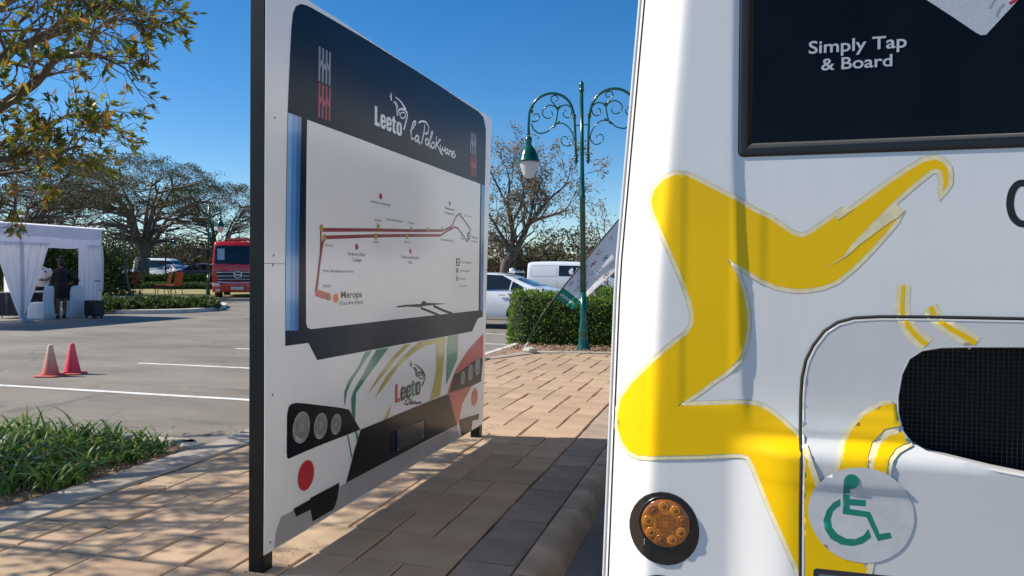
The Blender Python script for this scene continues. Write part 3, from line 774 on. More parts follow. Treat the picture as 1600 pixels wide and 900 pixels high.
for v, mm in ((237, 'bd_dotred'), (317, 'bd_stop')):
    p = u5(738, v); bd_circ('legend_dot', p[0], p[1], 28/6.43, M[mm], 4)
T('Trunk Station', *u5(770, 162), 3.4, K, u5(880, 0)[0]); T('Points of Interest', *u5(765, 248), 3.4, K, u5(860, 0)[0]); T('Bus stop', *u5(757, 328), 3.4, K, u5(815, 0)[0]); T('You are here', *u5(757, 402), 3.2, K, u5(832, 0)[0])
# printed wiper
bd_poly('printed_wiper', [u5(135, 608), u5(230, 593), u5(380, 580), u5(385, 560), u5(405, 547), u5(440, 568), u5(600, 570), u5(610, 575), u5(500, 588), u5(400, 602), u5(375, 612), u5(250, 610), u5(140, 622)], M['bd_navy'], 3)
bd_stroke('printed_wiper', [u5(375, 620), u5(470, 655), u5(560, 688)], .016, M['bd_navy'], 3); bd_stroke('printed_wiper', [u5(500, 595), u5(600, 640), u5(690, 668)], .018, M['bd_navy'], 3)

# lower bus front
def z6(u, v): return (520+u/4.092, 500+v/4.092)
def z7(u, v): return (400+u/3.914, 600+v/3.914)
bd_poly('skirt_print', [z7(120, 905), z7(150, 820), z7(330, 725), z7(550, 612), z6(130, 895), z6(365, 893), z6(600, 780), z6(795, 675), z6(812, 735), (752, 664), (600, 754), (428, 857)], M['bd_grey'], 1)
for px in ([(215, 230), (255, 222), (195, 310), (130, 410), (95, 480), (82, 565), (77, 560), (80, 480), (103, 420), (165, 330)],
           [(285, 215), (362, 200), (290, 300), (215, 400), (152, 490), (146, 655), (125, 630), (122, 520), (140, 470), (200, 370), (240, 290)]):
    bd_poly('green_stripe', [z6(*p) for p in px], M['bd_green'], 2)
bd_poly('green_stripe', [z6(94, 750), z6(101, 748), z6(127, 880), z6(122, 893)], M['bd_green'], 2); bd_poly('green_stripe', [z6(146, 728), z6(156, 722), z6(165, 765), z6(158, 785)], M['bd_green'], 2)
for px in ([(465, 180), (505, 172), (420, 260), (330, 370), (230, 490), (290, 390), (380, 270)],
           [(555, 160), (722, 120), (665, 170), (600, 178), (520, 232), (430, 312), (350, 420), (270, 520), (340, 390), (440, 270)],
           [(667, 168), (723, 120), (716, 250), (690, 492), (624, 527), (650, 430), (668, 330)], [(380, 550), (355, 640), (328, 651)]):
    bd_poly('olive_stripe', [z6(*p) for p in px], M['bd_olive'], 2)
bd_poly('teal_stripe', [z6(*p) for p in ((740, 118), (803, 105), (798, 260), (760, 350), (728, 425), (732, 280))], M['bd_green'], 2)
bd_poly('red_print', [z6(*p) for p in ((735, 475), (760, 400), (790, 325), (860, 210), (960, 97), (957, 270), (945, 400), (890, 428), (830, 540), (800, 668), (780, 640), (745, 478))], M['bd_red'], 2)
bd_poly('headlight_print', [z6(*p) for p in ((747, 474), (780, 355), (800, 350), (850, 310), (935, 250), (957, 262), (945, 400), (885, 428))], M['bd_black'], 3)
bd_poly('headlight_print', [z7(*p) for p in ((195, 478), (186, 470), (184, 440), (187, 220), (197, 170), (215, 152), (245, 145), (300, 147), (510, 165), (570, 175), (640, 292), (560, 325), (420, 380), (300, 430))], M['bd_black'], 3)
bd_poly('bumper_print', [z7(555, 607), z7(600, 430), z7(642, 292), z6(450, 600), z6(740, 480), z6(768, 580), z6(795, 672), z6(600, 775), z6(365, 896)], M['bd_black'], 3)
def lens(u, v, ry):
    bd_circ('lamp_lens', u, v, ry, M['bd_lens'], 4); bd_circ('lamp_ring', u, v, ry, M['bd_lens2'], 5, ring=.93); bd_circ('lamp_ring', u, v, ry*.78, M['bd_lens2'], 5, ring=.96)
    bd_circ('lamp_ring', u, v, ry*.27, M['bd_lens2'], 5, ring=.72); bd_circ('lamp_core', u, v, ry*.10, M['bd_lens2'], 5)
    c = bq(u, v); r = abs(bq(u, v-ry)[1]-bq(u, v+ry)[1])/2
    bd_poly('lamp_glint', [(c[0]+r*math.cos(R(a))*q, c[1]+r*math.sin(R(a))*q) for a, q in ((215, .8), (235, .9), (255, .86), (275, .8), (262, .72), (240, .68), (222, .66))], M['bd_lens2'], 5, True)
for u, v, ry in ((273, 290, 92), (393, 278, 75), (489, 265, 60)): p = z7(u, v); lens(p[0], p[1], ry/3.914)
for u, v, ry in ((831, 377, 42), (878, 345, 50), (922, 307, 53)): p = z6(u, v); lens(p[0], p[1], ry/4.092)
p = z7(304, 571); bd_circ('reflector', p[0], p[1], 87/3.914, M['bd_red'], 3); p = z6(906, 498); bd_circ('reflector', p[0], p[1], 54/4.092, M['bd_red'], 3)
bd_poly('tow_print', [z7(*q) for q in ((225, 770), (328, 712), (330, 703), (512, 607), (505, 660), (497, 710), (475, 765), (345, 840), (332, 770), (243, 815))], M['bd_black'], 3)
bd_poly('tow_print', [z6(*q) for q in ((808, 640), (935, 600), (930, 635), (892, 645), (886, 708), (850, 728), (822, 738))], M['bd_black'], 3)
wordmark(*z6(403, 545), 115/4.092, z6(565, 0)[0], M['bd_red'], M['bd_ink'], False, layer=3)
def zs2(u, v): return z6(505+(u-232)*.60, 280+(v-110)*.44)
sym(zs2, M['bd_ink'], .0135, 3)
def zsc(u, v): return z6(465+(u-410)*.255, 533+(v-420)*.17)
hand(zsc, [[(a, 420+(c-420-(a-410)*.62)*.9+10) for a, c in s] for s in script], .006, M['bd_ink'], 3)
# plate holder on the bumper print: a raised dark plate with four screws
q = [bq(*z6(*p)) for p in ((372, 728), (605, 640), (605, 745), (372, 862))]
bd_poly('plate_backing', q, M['bd_navy'], 5, True)
q = [bq(*z6(*p)) for p in ((405, 715), (580, 648), (580, 756), (405, 842))]
b = MB(); n = 4; fr = [b3(x, y, .012) for x, y in q]; bk = [b3(x, y, .004) for x, y in q]
b.add(fr+bk, [(0, 1, 2, 3), (0, 4, 5, 1), (1, 5, 6, 2), (2, 6, 7, 3), (3, 7, 4, 0)]); M['plate_dark'] = mat('dark_plate', (.02, .027, .04), .25, coat=.3)
pl = b.build('plate_holder', M['plate_dark'], board, world=True)
for p in ((412, 725), (573, 658), (573, 748), (412, 830)):
    a, z = bq(*z6(*p)); b = MB(); b.lathe([(.006, 0), (.006, .002), (.003, .004)], b3(a, z, .012), 8, 'X'); b.build('screw', M['chrome'], pl, world=True)

# ------------------------------------------------------------------ bus seen from behind
Y0 = 1.60
def S(t): t = max(0., min(1., t)); return t*t*(3-2*t)
M['bus_white'] = mat('bus_white_paint', (.80, .785, .755), .2, var=.03, scale=2.0, coat=.4, bump=.02, bscale=5, dirt=.18, dirtcol=(.46, .44, .41), streak=(5, 5, 1.1))
M['bus_hatch'] = mat('bus_hatch_paint', (.67, .66, .64), .2, var=.03, scale=2.0, coat=.4, bump=.02, bscale=6, dirt=.30, dirtcol=(.40, .385, .36), streak=(4, 4, 1.4))
M['bus_yellow'] = mat('yellow_vinyl', (.95, .575, .001), .35, var=.04, scale=3, spec=.25)
M['bus_cream'] = mat('cream_vinyl', (.84, .73, .44), .45, var=.10, scale=60, spec=.25, dirt=.2, dirtcol=(.62, .55, .42))
M['bus_cream_edge'] = mat('vinyl_edge', (.30, .27, .18), .5)
M['amber'] = mat('amber_lens', (.36, .11, .006), .12, var=.35, scale=70, coat=1.0, trans=.0)
M['amber_dark'] = mat('amber_deep', (.24, .066, .005), .15, var=.2, coat=.8)
M['amber_lit'] = mat('amber_pale', (.48, .165, .012), .12, var=.2, coat=.8)
M['socket'] = mat('black_socket', (.012, .012, .012), .25, var=.2, coat=.3)
M['sticker'] = mat('worn_sticker', (.64, .635, .62), .4, var=.08, scale=22, dirt=.35, dirtcol=(.30, .29, .28))
M['sticker_green'] = mat('sticker_green', (.004, .22, .155), .35, var=.05)
M['card'] = mat('perforated_film', (.50, .54, .57), .4, var=.1, scale=400, detail=1)
M['card_grey'] = mat('card_print_grey', (.30, .31, .33), .4)
M['text_grey'] = mat('lettering_grey', (.52, .54, .58), .45, var=.06)
bus = thing('bus', 'white city bus close by, its rear corner painted with yellow figures', 'bus', (1.0, 5.6, ZL))
BUSO = origin(bus)
def xl(z): return -.251+(.08*(z-1.32) if z > 1.32 else .032*(z-1.32))
def rear_y(X, Z):
    xs = -.003+(.052*(1.56-Z) if Z < 1.56 else 0)
    st = S((X-xs)/.016)*.0048*S((Z-1.0)/.10)
    bl = .034*S((1.004-Z)/.038)*S((X+.01)/.13)
    lip = -.004*math.exp(-((Z-1.012)/.018)**2)*S((X-.03)/.12)
    return Y0+st-bl+lip
XRR = 2.26
zlev = [.22, .3, .45, .6, .7, .78, .85, .90, .925, .94] + [.95+.004*i for i in range(18)] + [1.025, 1.034, 1.05, 1.08, 1.11, 1.15, 1.2, 1.27, 1.35, 1.42, 1.5, 1.58, 1.68, 1.8, 2.0, 2.2, 2.5, 2.75, 2.88, 2.95, 2.99, 3.0]
rings = []
for z in zlev:
    x0 = xl(min(z, 2.2)); ro = max(0, (z-2.8))*1.3; k = (z-2.8)/.2 if z > 2.8 else 0; inset = .22*(1-math.sqrt(max(0, 1-k*k))) if k > 0 else 0
    x0 += inset; yi = inset
    P = [(x0, 9.6-inset), (x0, 7), (x0, 4.5), (x0, 3.0), (x0, 2.2), (x0, 1.9), (x0, 1.76), (x0+.002, 1.72), (x0+.007, 1.70), (x0+.018, 1.683)]
    # faceted corner
    for t in (.12, .25, .4, .55, .7, .82, .90): P.append((x0+.018+(.083)*t+.004*math.sin(t*math.pi), 1.683-.074*t-.008*math.sin(t*math.pi)))
    xb = x0+.112
    P += [(xb-.014, 1.6075), (xb-.008, 1.6040), (xb-.003, 1.6018), (xb+.003, 1.6005), (xb+.012, 1.60)]
    X = xb+.02
    xs_ = []
    while X < .5: xs_.append(X); X += .007
    while X < XRR-.25: xs_.append(X); X += .03
    base = (xl(1.32)+.132); 
    n1 = 92; grid = [base+.0065*i for i in range(n1)]; grid += [grid[-1]+(XRR-.15-grid[-1])*(i+1)/46 for i in range(46)]
    for X in grid:
        Xs = max(X, xb+.02+1e-3*(X-base)); P.append((Xs, rear_y(Xs, z)))
    P = [(a, c+(yi if c < 1.75 else 0)) for a, c in P]
    xr = XRR-inset
    P += [(xr-.10, 1.603+yi), (xr-.05, 1.63+yi), (xr-.015, 1.68+yi), (xr, 1.75+yi), (xr, 3), (xr, 6), (xr, 9.6-inset)]
    rings.append([(a, c, z) for a, c in P])
# louvre opening outline in photo pixels
hole_px = [(1600, 541), (1520, 541), (1470, 542), (1440, 547), (1420, 560), (1408, 585), (1402, 620), (1402, 645), (1408, 672), (1422, 692), (1445, 706), (1490, 716), (1545, 728), (1600, 739)]
def flat(u, v, Y=Y0): p = onY(u, v, Y); return (p.x, p.z)
hp = [flat(*p) for p in hole_px]
xe = 1.35
grille_poly = hp+[(xe-.05, hp[-1][1]-.012), (xe, hp[-1][1]+.03), (xe, hp[0][1]-.03), (xe-.05, hp[0][1])]
b = MB(); nn = len(rings[0]); vs = [p for r_ in rings for p in r_]; fs = []
gin = offset_loop(grille_poly, .012)
for i in range(len(rings)-1):
    for k in range(nn-1):
        f = (i*nn+k, i*nn+k+1, (i+1)*nn+k+1, (i+1)*nn+k)
        c = [sum(vs[q][a] for q in f)/4 for a in range(3)]
        if c[1] < 1.7 and (inside((c[0], c[2]), gin) or (.045 < c[0] < 2.06 and 1.59 < c[2] < 2.74)): continue
        fs.append(f)
fs.append(tuple(range((len(rings)-1)*nn, len(rings)*nn))); fs.append(tuple(range(nn-1, -1, -1)))
fs.append(tuple(i*nn for i in range(len(rings)))+tuple(i*nn+nn-1 for i in range(len(rings)-1, -1, -1)))
b.add(vs, fs); body = b.build('body', M['bus_white'], bus, world=True, auto=32)
vs_full = list(vs); fs_full = [(i*nn+k, i*nn+k+1, (i+1)*nn+k+1, (i+1)*nn+k) for i in range(len(rings)-1) for k in range(nn-1)]
bvA = BVHTree.FromPolygons(vs_full, fs_full)
def hit(u, v, bv=None):
    h = (bv or bvA).ray_cast(CAM, ray(u, v))[0]
    if h is None: h = onY(u, v, Y0)
    return (h.x, h.z)
TO3 = lambda x, z: (x, .3, z)
DY = (0, 1, 0)
def near_curve(x, z): return max(S((.08-abs(z-.985))/.02), S((.035-abs(x-.03))/.012) if z > .99 else 0, S((-.09-x)/.012))
def thin(off): return lambda x, z: off*(.2+.8*near_curve(x, z))
def film(name, poly, m, off, bv, sp=.012, holes=(), parent=None, vf=None, smooth=True):
    return project(poly, TO3, DY, bv, thin(off), sp, holes, vf).build(name, m, parent or bus, world=True, smooth=smooth, normals=False)

# engine hatch: proud rounded panel with a dark gap round it
hatch_px = [(1253, 905), (1253.5, 800), (1254, 700), (1254, 620), (1256, 590), (1262, 563), (1273, 541), (1290, 519), (1310, 506), (1335, 499.5), (1375, 497.5), (1450, 498), (1600, 501)]
hl = [hit(*p) for p in hatch_px]
hatch_poly = [(hl[0][0], .40)]+hl+[(1.95, hl[-1][1]), (2.05, hl[-1][1]-.1), (2.05, .40)]
b = project(hatch_poly, TO3, DY, bvA, .007, .008, holes=[grille_poly])
hatch = b.build('engine_hatch', M['bus_hatch'], bus, world=True, smooth=True, normals=False)
# rolled rim of the hatch edge
edge = [Vector((x, 0, z)) for x, z in hatch_poly]
def rim(name, poly, m, off, r, bv, closed=True, n=6, parent=None):
    P = []; q = poly+([poly[0]] if closed else [])
    for i in range(len(q)-1):
        d = math.hypot(q[i+1][0]-q[i][0], q[i+1][1]-q[i][1]); k = max(1, int(d/.02))
        for j in range(k): P.append((q[i][0]+(q[i+1][0]-q[i][0])*j/k, q[i][1]+(q[i+1][1]-q[i][1])*j/k))
    if not closed: P.append(q[-1])
    out = []
    for x, z in P:
        h, nrm, *_ = bv.ray_cast(Vector((x, .3, z)), Vector(DY))
        if h is None: continue
        if nrm.y > 0: nrm = -nrm
        out.append(h+nrm*off)
    if closed: out.append(out[0])
    b = MB(); b.tube(out, r, n, cap=not closed); return b.build(name, m, parent or bus, world=True, smooth=True)
rim('hatch_gap', offset_loop(hatch_poly, .0030), M['rubber'], .0015, .0040, bvA, parent=hatch)
rim('hatch_rim', offset_loop(hatch_poly, -.0025), M['bus_hatch'], .0045, .0032, bvA, parent=hatch)
# air grille: dark well, woven wire and a lip
gx0, gx1 = min(p[0] for p in grille_poly), xe; gz0, gz1 = min(p[1] for p in grille_poly), max(p[1] for p in grille_poly)
gr = None
b = MB(); b.box(((gx0+gx1)/2, 1.60+.10, (gz0+gz1)/2), (gx1-gx0+.2, .02, gz1-gz0+.2)); M['well'] = mat('dark_well', (.006, .006, .007), .7)
gr = b.build('air_grille', M['well'], hatch, world=True)
b = MB(); x = gx0-.01
while x < gx1+.01: b.box((x, 1.632, (gz0+gz1)/2), (.0016, .0016, gz1-gz0+.03)); x += .0085
z = gz0-.01
while z < gz1+.01: b.box(((gx0+gx1)/2, 1.6338, z), (gx1-gx0+.04, .0016, .0016)); z += .0085
M['wire'] = mat('grille_wire', (.007, .007, .008), .5, var=.5, scale=5)
o = b.build('wire_mesh', M['wire'], hatch, world=True); o['kind'] = 'stuff'
b = MB(); q = grille_poly; n = len(q)
rg = []
for o_, yy in ((.0005, -.0075), (-.001, -.0082), (-.003, -.004), (-.004, .03)):
    lp = offset_loop(q, o_); ring = []
    for (x, zc) in lp:
        h, *_ = bvA.ray_cast(Vector((x, .3, zc)), Vector(DY)); yb = rear_y(x, zc)
        ring.append((x, yb+yy, zc))
    rg.append(ring)
b.loft(rg, closed=True, cap=False); b.build('grille_lip', M['bus_hatch'], hatch, world=True, smooth=True)

_hm = hatch.data; _ho = origin(bus); _n0 = len(vs_full)
bvB = BVHTree.FromPolygons(vs_full+[tuple(v.co+_ho) for v in _hm.vertices], fs_full+[tuple(i+_n0 for i in p.vertices) for p in _hm.polygons])
def H(*pts): return [hit(u, v, bvB) for u, v in pts]
# yellow figure with cream border
fig = [(1055, 273.3), (1036.7, 281.7), (1023, 297), (1018.2, 315.6), (1023, 333), (1040, 374), (1061.5, 422), (1079, 468.5), (1084, 490), (1083, 507.5), (1074, 522), (1047, 543), (1019, 568), (987, 600), (971, 623), (965.5, 647.5), (966, 669), (973, 690), (983, 704.5), (997.5, 711.5), (1029.5, 712), (1090, 711), (1157.5, 708.7), (1170, 712), (1179, 729), (1200, 783), (1225, 839.5), (1244.7, 884), (1250.3, 898),
       (1250.3, 800), (1250.5, 688), (1236, 672), (1218, 656), (1200, 642), (1184, 634), (1157.5, 631), (1108, 632.6), (1058.7, 634), (1097, 608), (1115, 594), (1132.7, 582), (1154, 561), (1163, 536), (1167, 511), (1166.5, 486), (1161, 458), (1150.5, 429), (1137, 405), (1157.5, 417), (1171.8, 425), (1193, 438), (1214.5, 447), (1239, 451.4), (1260.7, 451.4), (1285.6, 447), (1307, 438), (1330, 420), (1360, 390), (1388.5, 358), (1402.7, 339.7),
       (1392, 345.8), (1342, 383), (1324.5, 399), (1290.7, 418), (1317, 401), (1331.6, 381), (1363.6, 347.6), (1399, 312), (1430, 285), (1453, 266.7), (1463, 263), (1471.7, 268), (1474, 283), (1473, 299.5), (1481, 287), (1482, 273), (1480, 263), (1471.7, 253), (1460, 249), (1443, 253), (1420, 266.7), (1400, 280), (1373, 299), (1335, 326), (1308, 344.7), (1307.7, 337), (1285, 353), (1267.6, 365), (1253, 370.7), (1239, 367), (1200, 340.4), (1179, 331.6), (1154, 315.6), (1118.4, 297.8), (1086.4, 281), (1070, 273.7)]
fp = H(*fig)
film('yellow_decal', fp, M['bus_yellow'], .0017, bvB, .0068)
def border(poly, d0, d1, m, off, bv, name='decal_border', closed=True, skip=()):
    q = []
    for i in range(len(poly)):
        a = poly[i]; c = poly[(i+1) % len(poly)]; dd = math.hypot(c[0]-a[0], c[1]-a[1]); k = max(1, int(dd/.006))
        for j in range(k): q.append((a[0]+(c[0]-a[0])*j/k, a[1]+(c[1]-a[1])*j/k))
    A = offset_loop(q, d0); B_ = offset_loop(q, d1); b = MB(); n = len(q); vs = []; ok = []
    for lp in (A, B_):
        for x, z in lp:
            h, nrm, *_ = bv.ray_cast(Vector((x, .3, z)), Vector(DY)); ok.append(h is not None)
            if h is None: h = Vector((x, 1.6, z)); nrm = Vector((0, -1, 0))
            if nrm.y > 0: nrm = -nrm
            vs.append(h+nrm*thin(off)(x, z))
    fs = [(i, (i+1) % n, n+(i+1) % n, n+i) for i in range(n) if ok[i] and ok[n+i] and not any(inside(q[i], s) for s in skip)]
    b.add(vs, fs); return b.build(name, m, bus, world=True, smooth=True, normals=False)
SK = .0022
seam_skip = [[flat(1246, 690), flat(1262, 690), flat(1262, 910), flat(1246, 910)]]
border(fp, 0, .0082, M['bus_cream'], SK*.6, bvB, skip=seam_skip); border(fp, .0082, .0088, M['bus_cream_edge'], SK*.65, bvB, 'decal_edge', skip=seam_skip+[circle(flat(1058.7, 634), .022, 12), circle(flat(1137, 405), .022, 12)])
# inner cream flashes
for px in ([(1402.7, 339.7), (1392, 345.8), (1342, 383), (1324.5, 399), (1290.7, 418), (1317, 401), (1331.6, 381), (1363.6, 347.6), (1399, 317), (1412, 331)], [(1308, 344.7), (1307.7, 337), (1317, 323), (1325, 324), (1335, 326)]):
    film('decal_border', H(*px), M['bus_cream'], .0034, bvB, smooth=False)
# figure continued on the hatch
fig2 = [(1256.5, 700), (1262, 716), (1276, 754), (1300, 800), (1330, 850), (1356, 892), (1356, 905), (1258, 905), (1256.5, 800)]
f2 = H(*fig2); film('yellow_decal', f2, M['bus_yellow'], .0030, bvB, .008)
l1 = H((1256.5, 697), (1266, 724), (1277, 754), (1288, 778)); Ls, Rs = stroke_poly(l1, .0105)
film('decal_border', [tuple(p) for p in Ls]+[tuple(p) for p in reversed(Rs)], M['bus_cream'], .0034, bvB)
l1 = H((1390, 748), (1377, 800), (1367, 850), (1356, 905)); Ls, Rs = stroke_poly(l1, .0105)
film('decal_border', [tuple(p) for p in Ls]+[tuple(p) for p in reversed(Rs)], M['bus_cream'], .0034, bvB)
def z6b(u, v): return (1200+u/2.8125, 580+v/2.8125)
arc1 = [(575, 135), (500, 150), (420, 195), (365, 260), (335, 330), (312, 425), (300, 470), (428, 470), (436, 420), (440, 370), (465, 300), (510, 255), (580, 238)]
arc2 = [(592, 265), (530, 285), (490, 330), (465, 390), (462, 470), (515, 470), (520, 430), (530, 385), (560, 345), (610, 318)]
for a_ in (arc1, arc2):
    q = H(*[z6b(*p) for p in a_]); film('yellow_decal', q, M['bus_yellow'], .0038, bvB, .007); border(q, 0, .0080, M['bus_cream'], .0027, bvB, skip=[offset_loop(grille_poly, .006)])
# two small strokes
for pts, w0, w1 in (([(1412, 445), (1410, 468), (1410.5, 490), (1420, 511), (1434, 527), (1448, 539)], .006, .010), ([(1453, 479), (1463, 497), (1484.5, 513), (1506, 525), (1525, 537)], .008, .010)):
    q = [(p.x, p.y) for p in spline(H(*pts), 4)]; n = len(q); ww = [w0+(w1-w0)*i/(n-1) for i in range(n)]
    for e, m_, of in ((.0, 'bus_yellow', .0016), (.019, 'bus_cream', .0010)):
        Ls, Rs = stroke_poly(q, [w+e for w in ww]); film('decal_stroke', [tuple(p) for p in Ls]+[tuple(p) for p in reversed(Rs)], M[m_], of, bvB, .006)
# rear window
wl, wb = flat(1152, 240)[0], flat(1300, 241)[1]
win = rrect(wl, wb, 2.1, 2.78, .012, 3)
def shell(name, poly, y0, y1, m, parent, y2=None):
    b = MB(); n = len(poly); inn = offset_loop(poly, -.030)
    r = [[(x, y0+.03, z) for x, z in poly], [(x, y1, z) for x, z in offset_loop(poly, -.001)], [(x, y1-.0012, z) for x, z in offset_loop(poly, -.007)], [(x, y1-.001, z) for x, z in offset_loop(poly, -.016)], [(x, y1+.0002, z) for x, z in offset_loop(poly, -.024)], [(x, y1+.0016, z) for x, z in inn]]
    b.loft(r, closed=True, cap=False); return b.build(name, m, parent, world=True, smooth=True)
rw = film('rear_window', offset_loop(win, -.02), M['glass_dark'], .0, BVHTree.FromPolygons([(-1, 1.6040, 0), (4, 1.6040, 0), (4, 1.6040, 4), (-1, 1.6040, 4)], [(0, 1, 2, 3)]), .2)
M['gasket'] = mat('window_gasket', (.016, .018, .02), .38, var=.2)
shell('gasket', win, 1.60, 1.6030, M['gasket'], rw)
bvW = BVHTree.FromPolygons([(-1, 1.6036, 0), (4, 1.6036, 0), (4, 1.6036, 4), (-1, 1.6036, 4)], [(0, 1, 2, 3)])
def glass_text(body, u0, v0, u1, v1, h, bold=.006):
    vs, fs, w = glyphs(body, bold); a = flat(u0, v0, 1.6036); c = flat(u1, v1, 1.6036); hh = flat(u0, v0-h, 1.6036)[1]-a[1]; sx = (c[0]-a[0])/w
    b = MB(); b.add([(a[0]+x*sx, 1.6030, a[1]+y*hh) for x, y in vs], fs); return b.build('lettering', M['text_grey'], rw, world=True, normals=False)
glass_text('Simply Tap', 1263.5, 84, 1416.5, 76, 20, .014); glass_text('& Board', 1283, 110, 1394, 104.5, 19, .014)
c4 = [flat(*p, 1.6036) for p in ((1448, 0), (1488, 26), (1525, 51), (1533, 55), (1541, 54), (1565, 28), (1591, 0))]
dx, dz = c4[0][0]-c4[2][0], c4[0][1]-c4[2][1]; ex, ez = c4[-1][0]-c4[4][0], c4[-1][1]-c4[4][1]
card = c4+[(c4[-1][0]+ex*.6, c4[-1][1]+ez*.6), (c4[0][0]+dx*2.2+ex*1.4, c4[0][1]+dz*2.2+ez*1.4), (c4[0][0]+dx*2.4, c4[0][1]+dz*2.4)]
film('printed_card', card, M['card'], .0008, bvW, .05, parent=rw)
for pts, m_, w in (([(1546, 14), (1552, 4), (1560, -6)], 'card_grey', .004), ([(1557, 26), (1562, 14), (1570, 6)], 'card_grey', .004), ([(1577, 6), (1584, 2), (1591, -3)], 'bd_red', .006)):
    q = [(p.x, p.y) for p in spline([flat(*p, 1.6036) for p in pts], 3)]; Ls, Rs = stroke_poly(q, w); film('card_mark', [tuple(p) for p in Ls]+[tuple(p) for p in reversed(Rs)], M[m_], .0014, bvW, .05, parent=rw)
# big dark letter at the frame edge
q = H((1614, 300), (1606, 290), (1599, 286), (1590, 288), (1582, 298), (1578.5, 312), (1578.5, 324), (1582, 337), (1589, 346), (1598, 350), (1606, 347), (1614, 338))
q = [(p.x, p.y) for p in spline(q, 3)]; Ls, Rs = stroke_poly(q, .0125); film('lettering', [tuple(p) for p in Ls]+[tuple(p) for p in reversed(Rs)], M['ink'], .0012, bvB, .05)
# wheelchair sticker
sc = [z6b(*p) for p in ((175, 600), (190, 530), (235, 475), (300, 435), (380, 418), (460, 425), (535, 455), (595, 510), (632, 575), (645, 640), (635, 705), (600, 770), (550, 812), (480, 840), (400, 842), (320, 822), (250, 775), (200, 705), (178, 650))]
stk = film('wheelchair_sticker', smooth_loop(H(*sc), 1), M['sticker'], .0052, bvB, .008)
def sfilm(px, sm=0, nm='wheelchair_symbol'):
    q = H(*[z6b(*p) for p in px]); q = smooth_loop(q, sm) if sm else q
    film(nm, q, M['sticker_green'], .0062, bvB, .008, parent=stk)
hc = (365, 482)
sfilm([(hc[0]+34*math.cos(R(a)), hc[1]+33*math.sin(R(a))) for a in range(0, 360, 20)])
sfilm([(331, 480), (362, 500), (357, 560), (429, 566), (429, 592), (357, 588), (360, 604), (448, 618), (490, 715), (535, 707), (543, 732), (482, 745), (432, 640), (328, 626)])
wc = [(317, 560), (285, 578), (258, 610), (243, 655), (250, 695), (275, 735), (320, 760), (370, 767), (415, 757), (453, 728), (440, 692), (420, 720), (385, 737), (345, 735), (305, 715), (280, 685), (274, 650), (285, 615), (302, 598), (317, 590)]
sfilm(wc)
# turn-signal lamps in the corner
def round_lamp(cu, cv, lu, lv, hx=55, hy=57):
    outl = [(cu+hx*math.cos(R(a))*(1+.06*math.cos(R(2*a-110))), cv+hy*math.sin(R(a))*(1+.05*math.cos(R(2*a-90)))) for a in range(0, 360, 12)]
    hs = film('lamp_housing', [hit(*p) for p in outl], M['socket'], .0020, bvA, .012)
    c = bvA.ray_cast(CAM, ray(lu, lv)); p0, n0 = c[0], c[1]
    if n0.y > 0: n0 = -n0
    ax = (n0*.75+Vector((-.12, -1, 0))*.25).normalized(); Mx = ax.to_track_quat('Z', 'Y').to_matrix()
    r = .0505
    b = MB(); b.lathe([(r+.006, -.02), (r+.006, .0025), (r+.004, .0045), (r+.001, .004), (r, .0)], p0, 36, M=Mx); b.build('lamp_bezel', M['socket'], hs, world=True, smooth=True)
    b = MB(); b.lathe([(r, .0), (r, .0025), (r*.97, .0045), (r*.8, .0062), (r*.4, .0074), (.001, .0078)], p0, 36, M=Mx); ln = b.build('lamp_lens', M['amber'], hs, world=True, smooth=True)
    for i in range(9):
        a = R(15+i*40); q = p0+Mx @ Vector((r*.70*math.cos(a), r*.70*math.sin(a), .0064))
        b = MB(); b.lathe([(r*.215, 0), (r*.215, .0005), (r*.17, .0009), (.001, .0003)], q, 14, M=Mx); b.build('lamp_cell', M['amber_lit'] if i % 3 else M['amber_dark'], ln, world=True, smooth=True)
        b = MB(); b.lathe([(r*.10, .0003), (r*.09, .0011), (.001, .0012)], q, 8, M=Mx); b.build('lamp_cell', M['amber_dark'], ln, world=True, smooth=True)
    for i in range(-2, 3):
        for j in range(-2, 3):
            if abs(i)+abs(j) > 3: continue
            q = p0+Mx @ Vector((i*r*.155, j*r*.155, .0070)); b = MB(); b.box(q, (.0064, .0064, .0014), mat=Mx); b.build('lamp_cell', M['amber_dark'], ln, world=True)
round_lamp(1038.5, 825.5, 1040, 817); round_lamp(1032, 955, 1034, 950)
# rear number-plate panel
pp = H((1271, 884), (1410, 898), (1600, 917)); pz = pp[0][1]-.004
plp = rrect(pp[0][0], pz-.13, pp[0][0]+.62, pz, .006, 2)
pn = film('plate_panel', plp, M['plate_dark'], .004, bvB, .04)
ins = offset_loop(plp, -.010); M['plate_grey'] = mat('plate_grey', (.17, .165, .16), .4); film('plate', ins, M['plate_grey'], .0055, bvB, .04, parent=pn)
vs, fs, w = glyphs('CKZ 417 L', .01); sx = .4/w; film('lettering', None, M['ink'], .0065, bvB, vf=([(pp[0][0]+.11+x*sx, pz-.095+y*.055) for x, y in vs], fs), parent=pn)
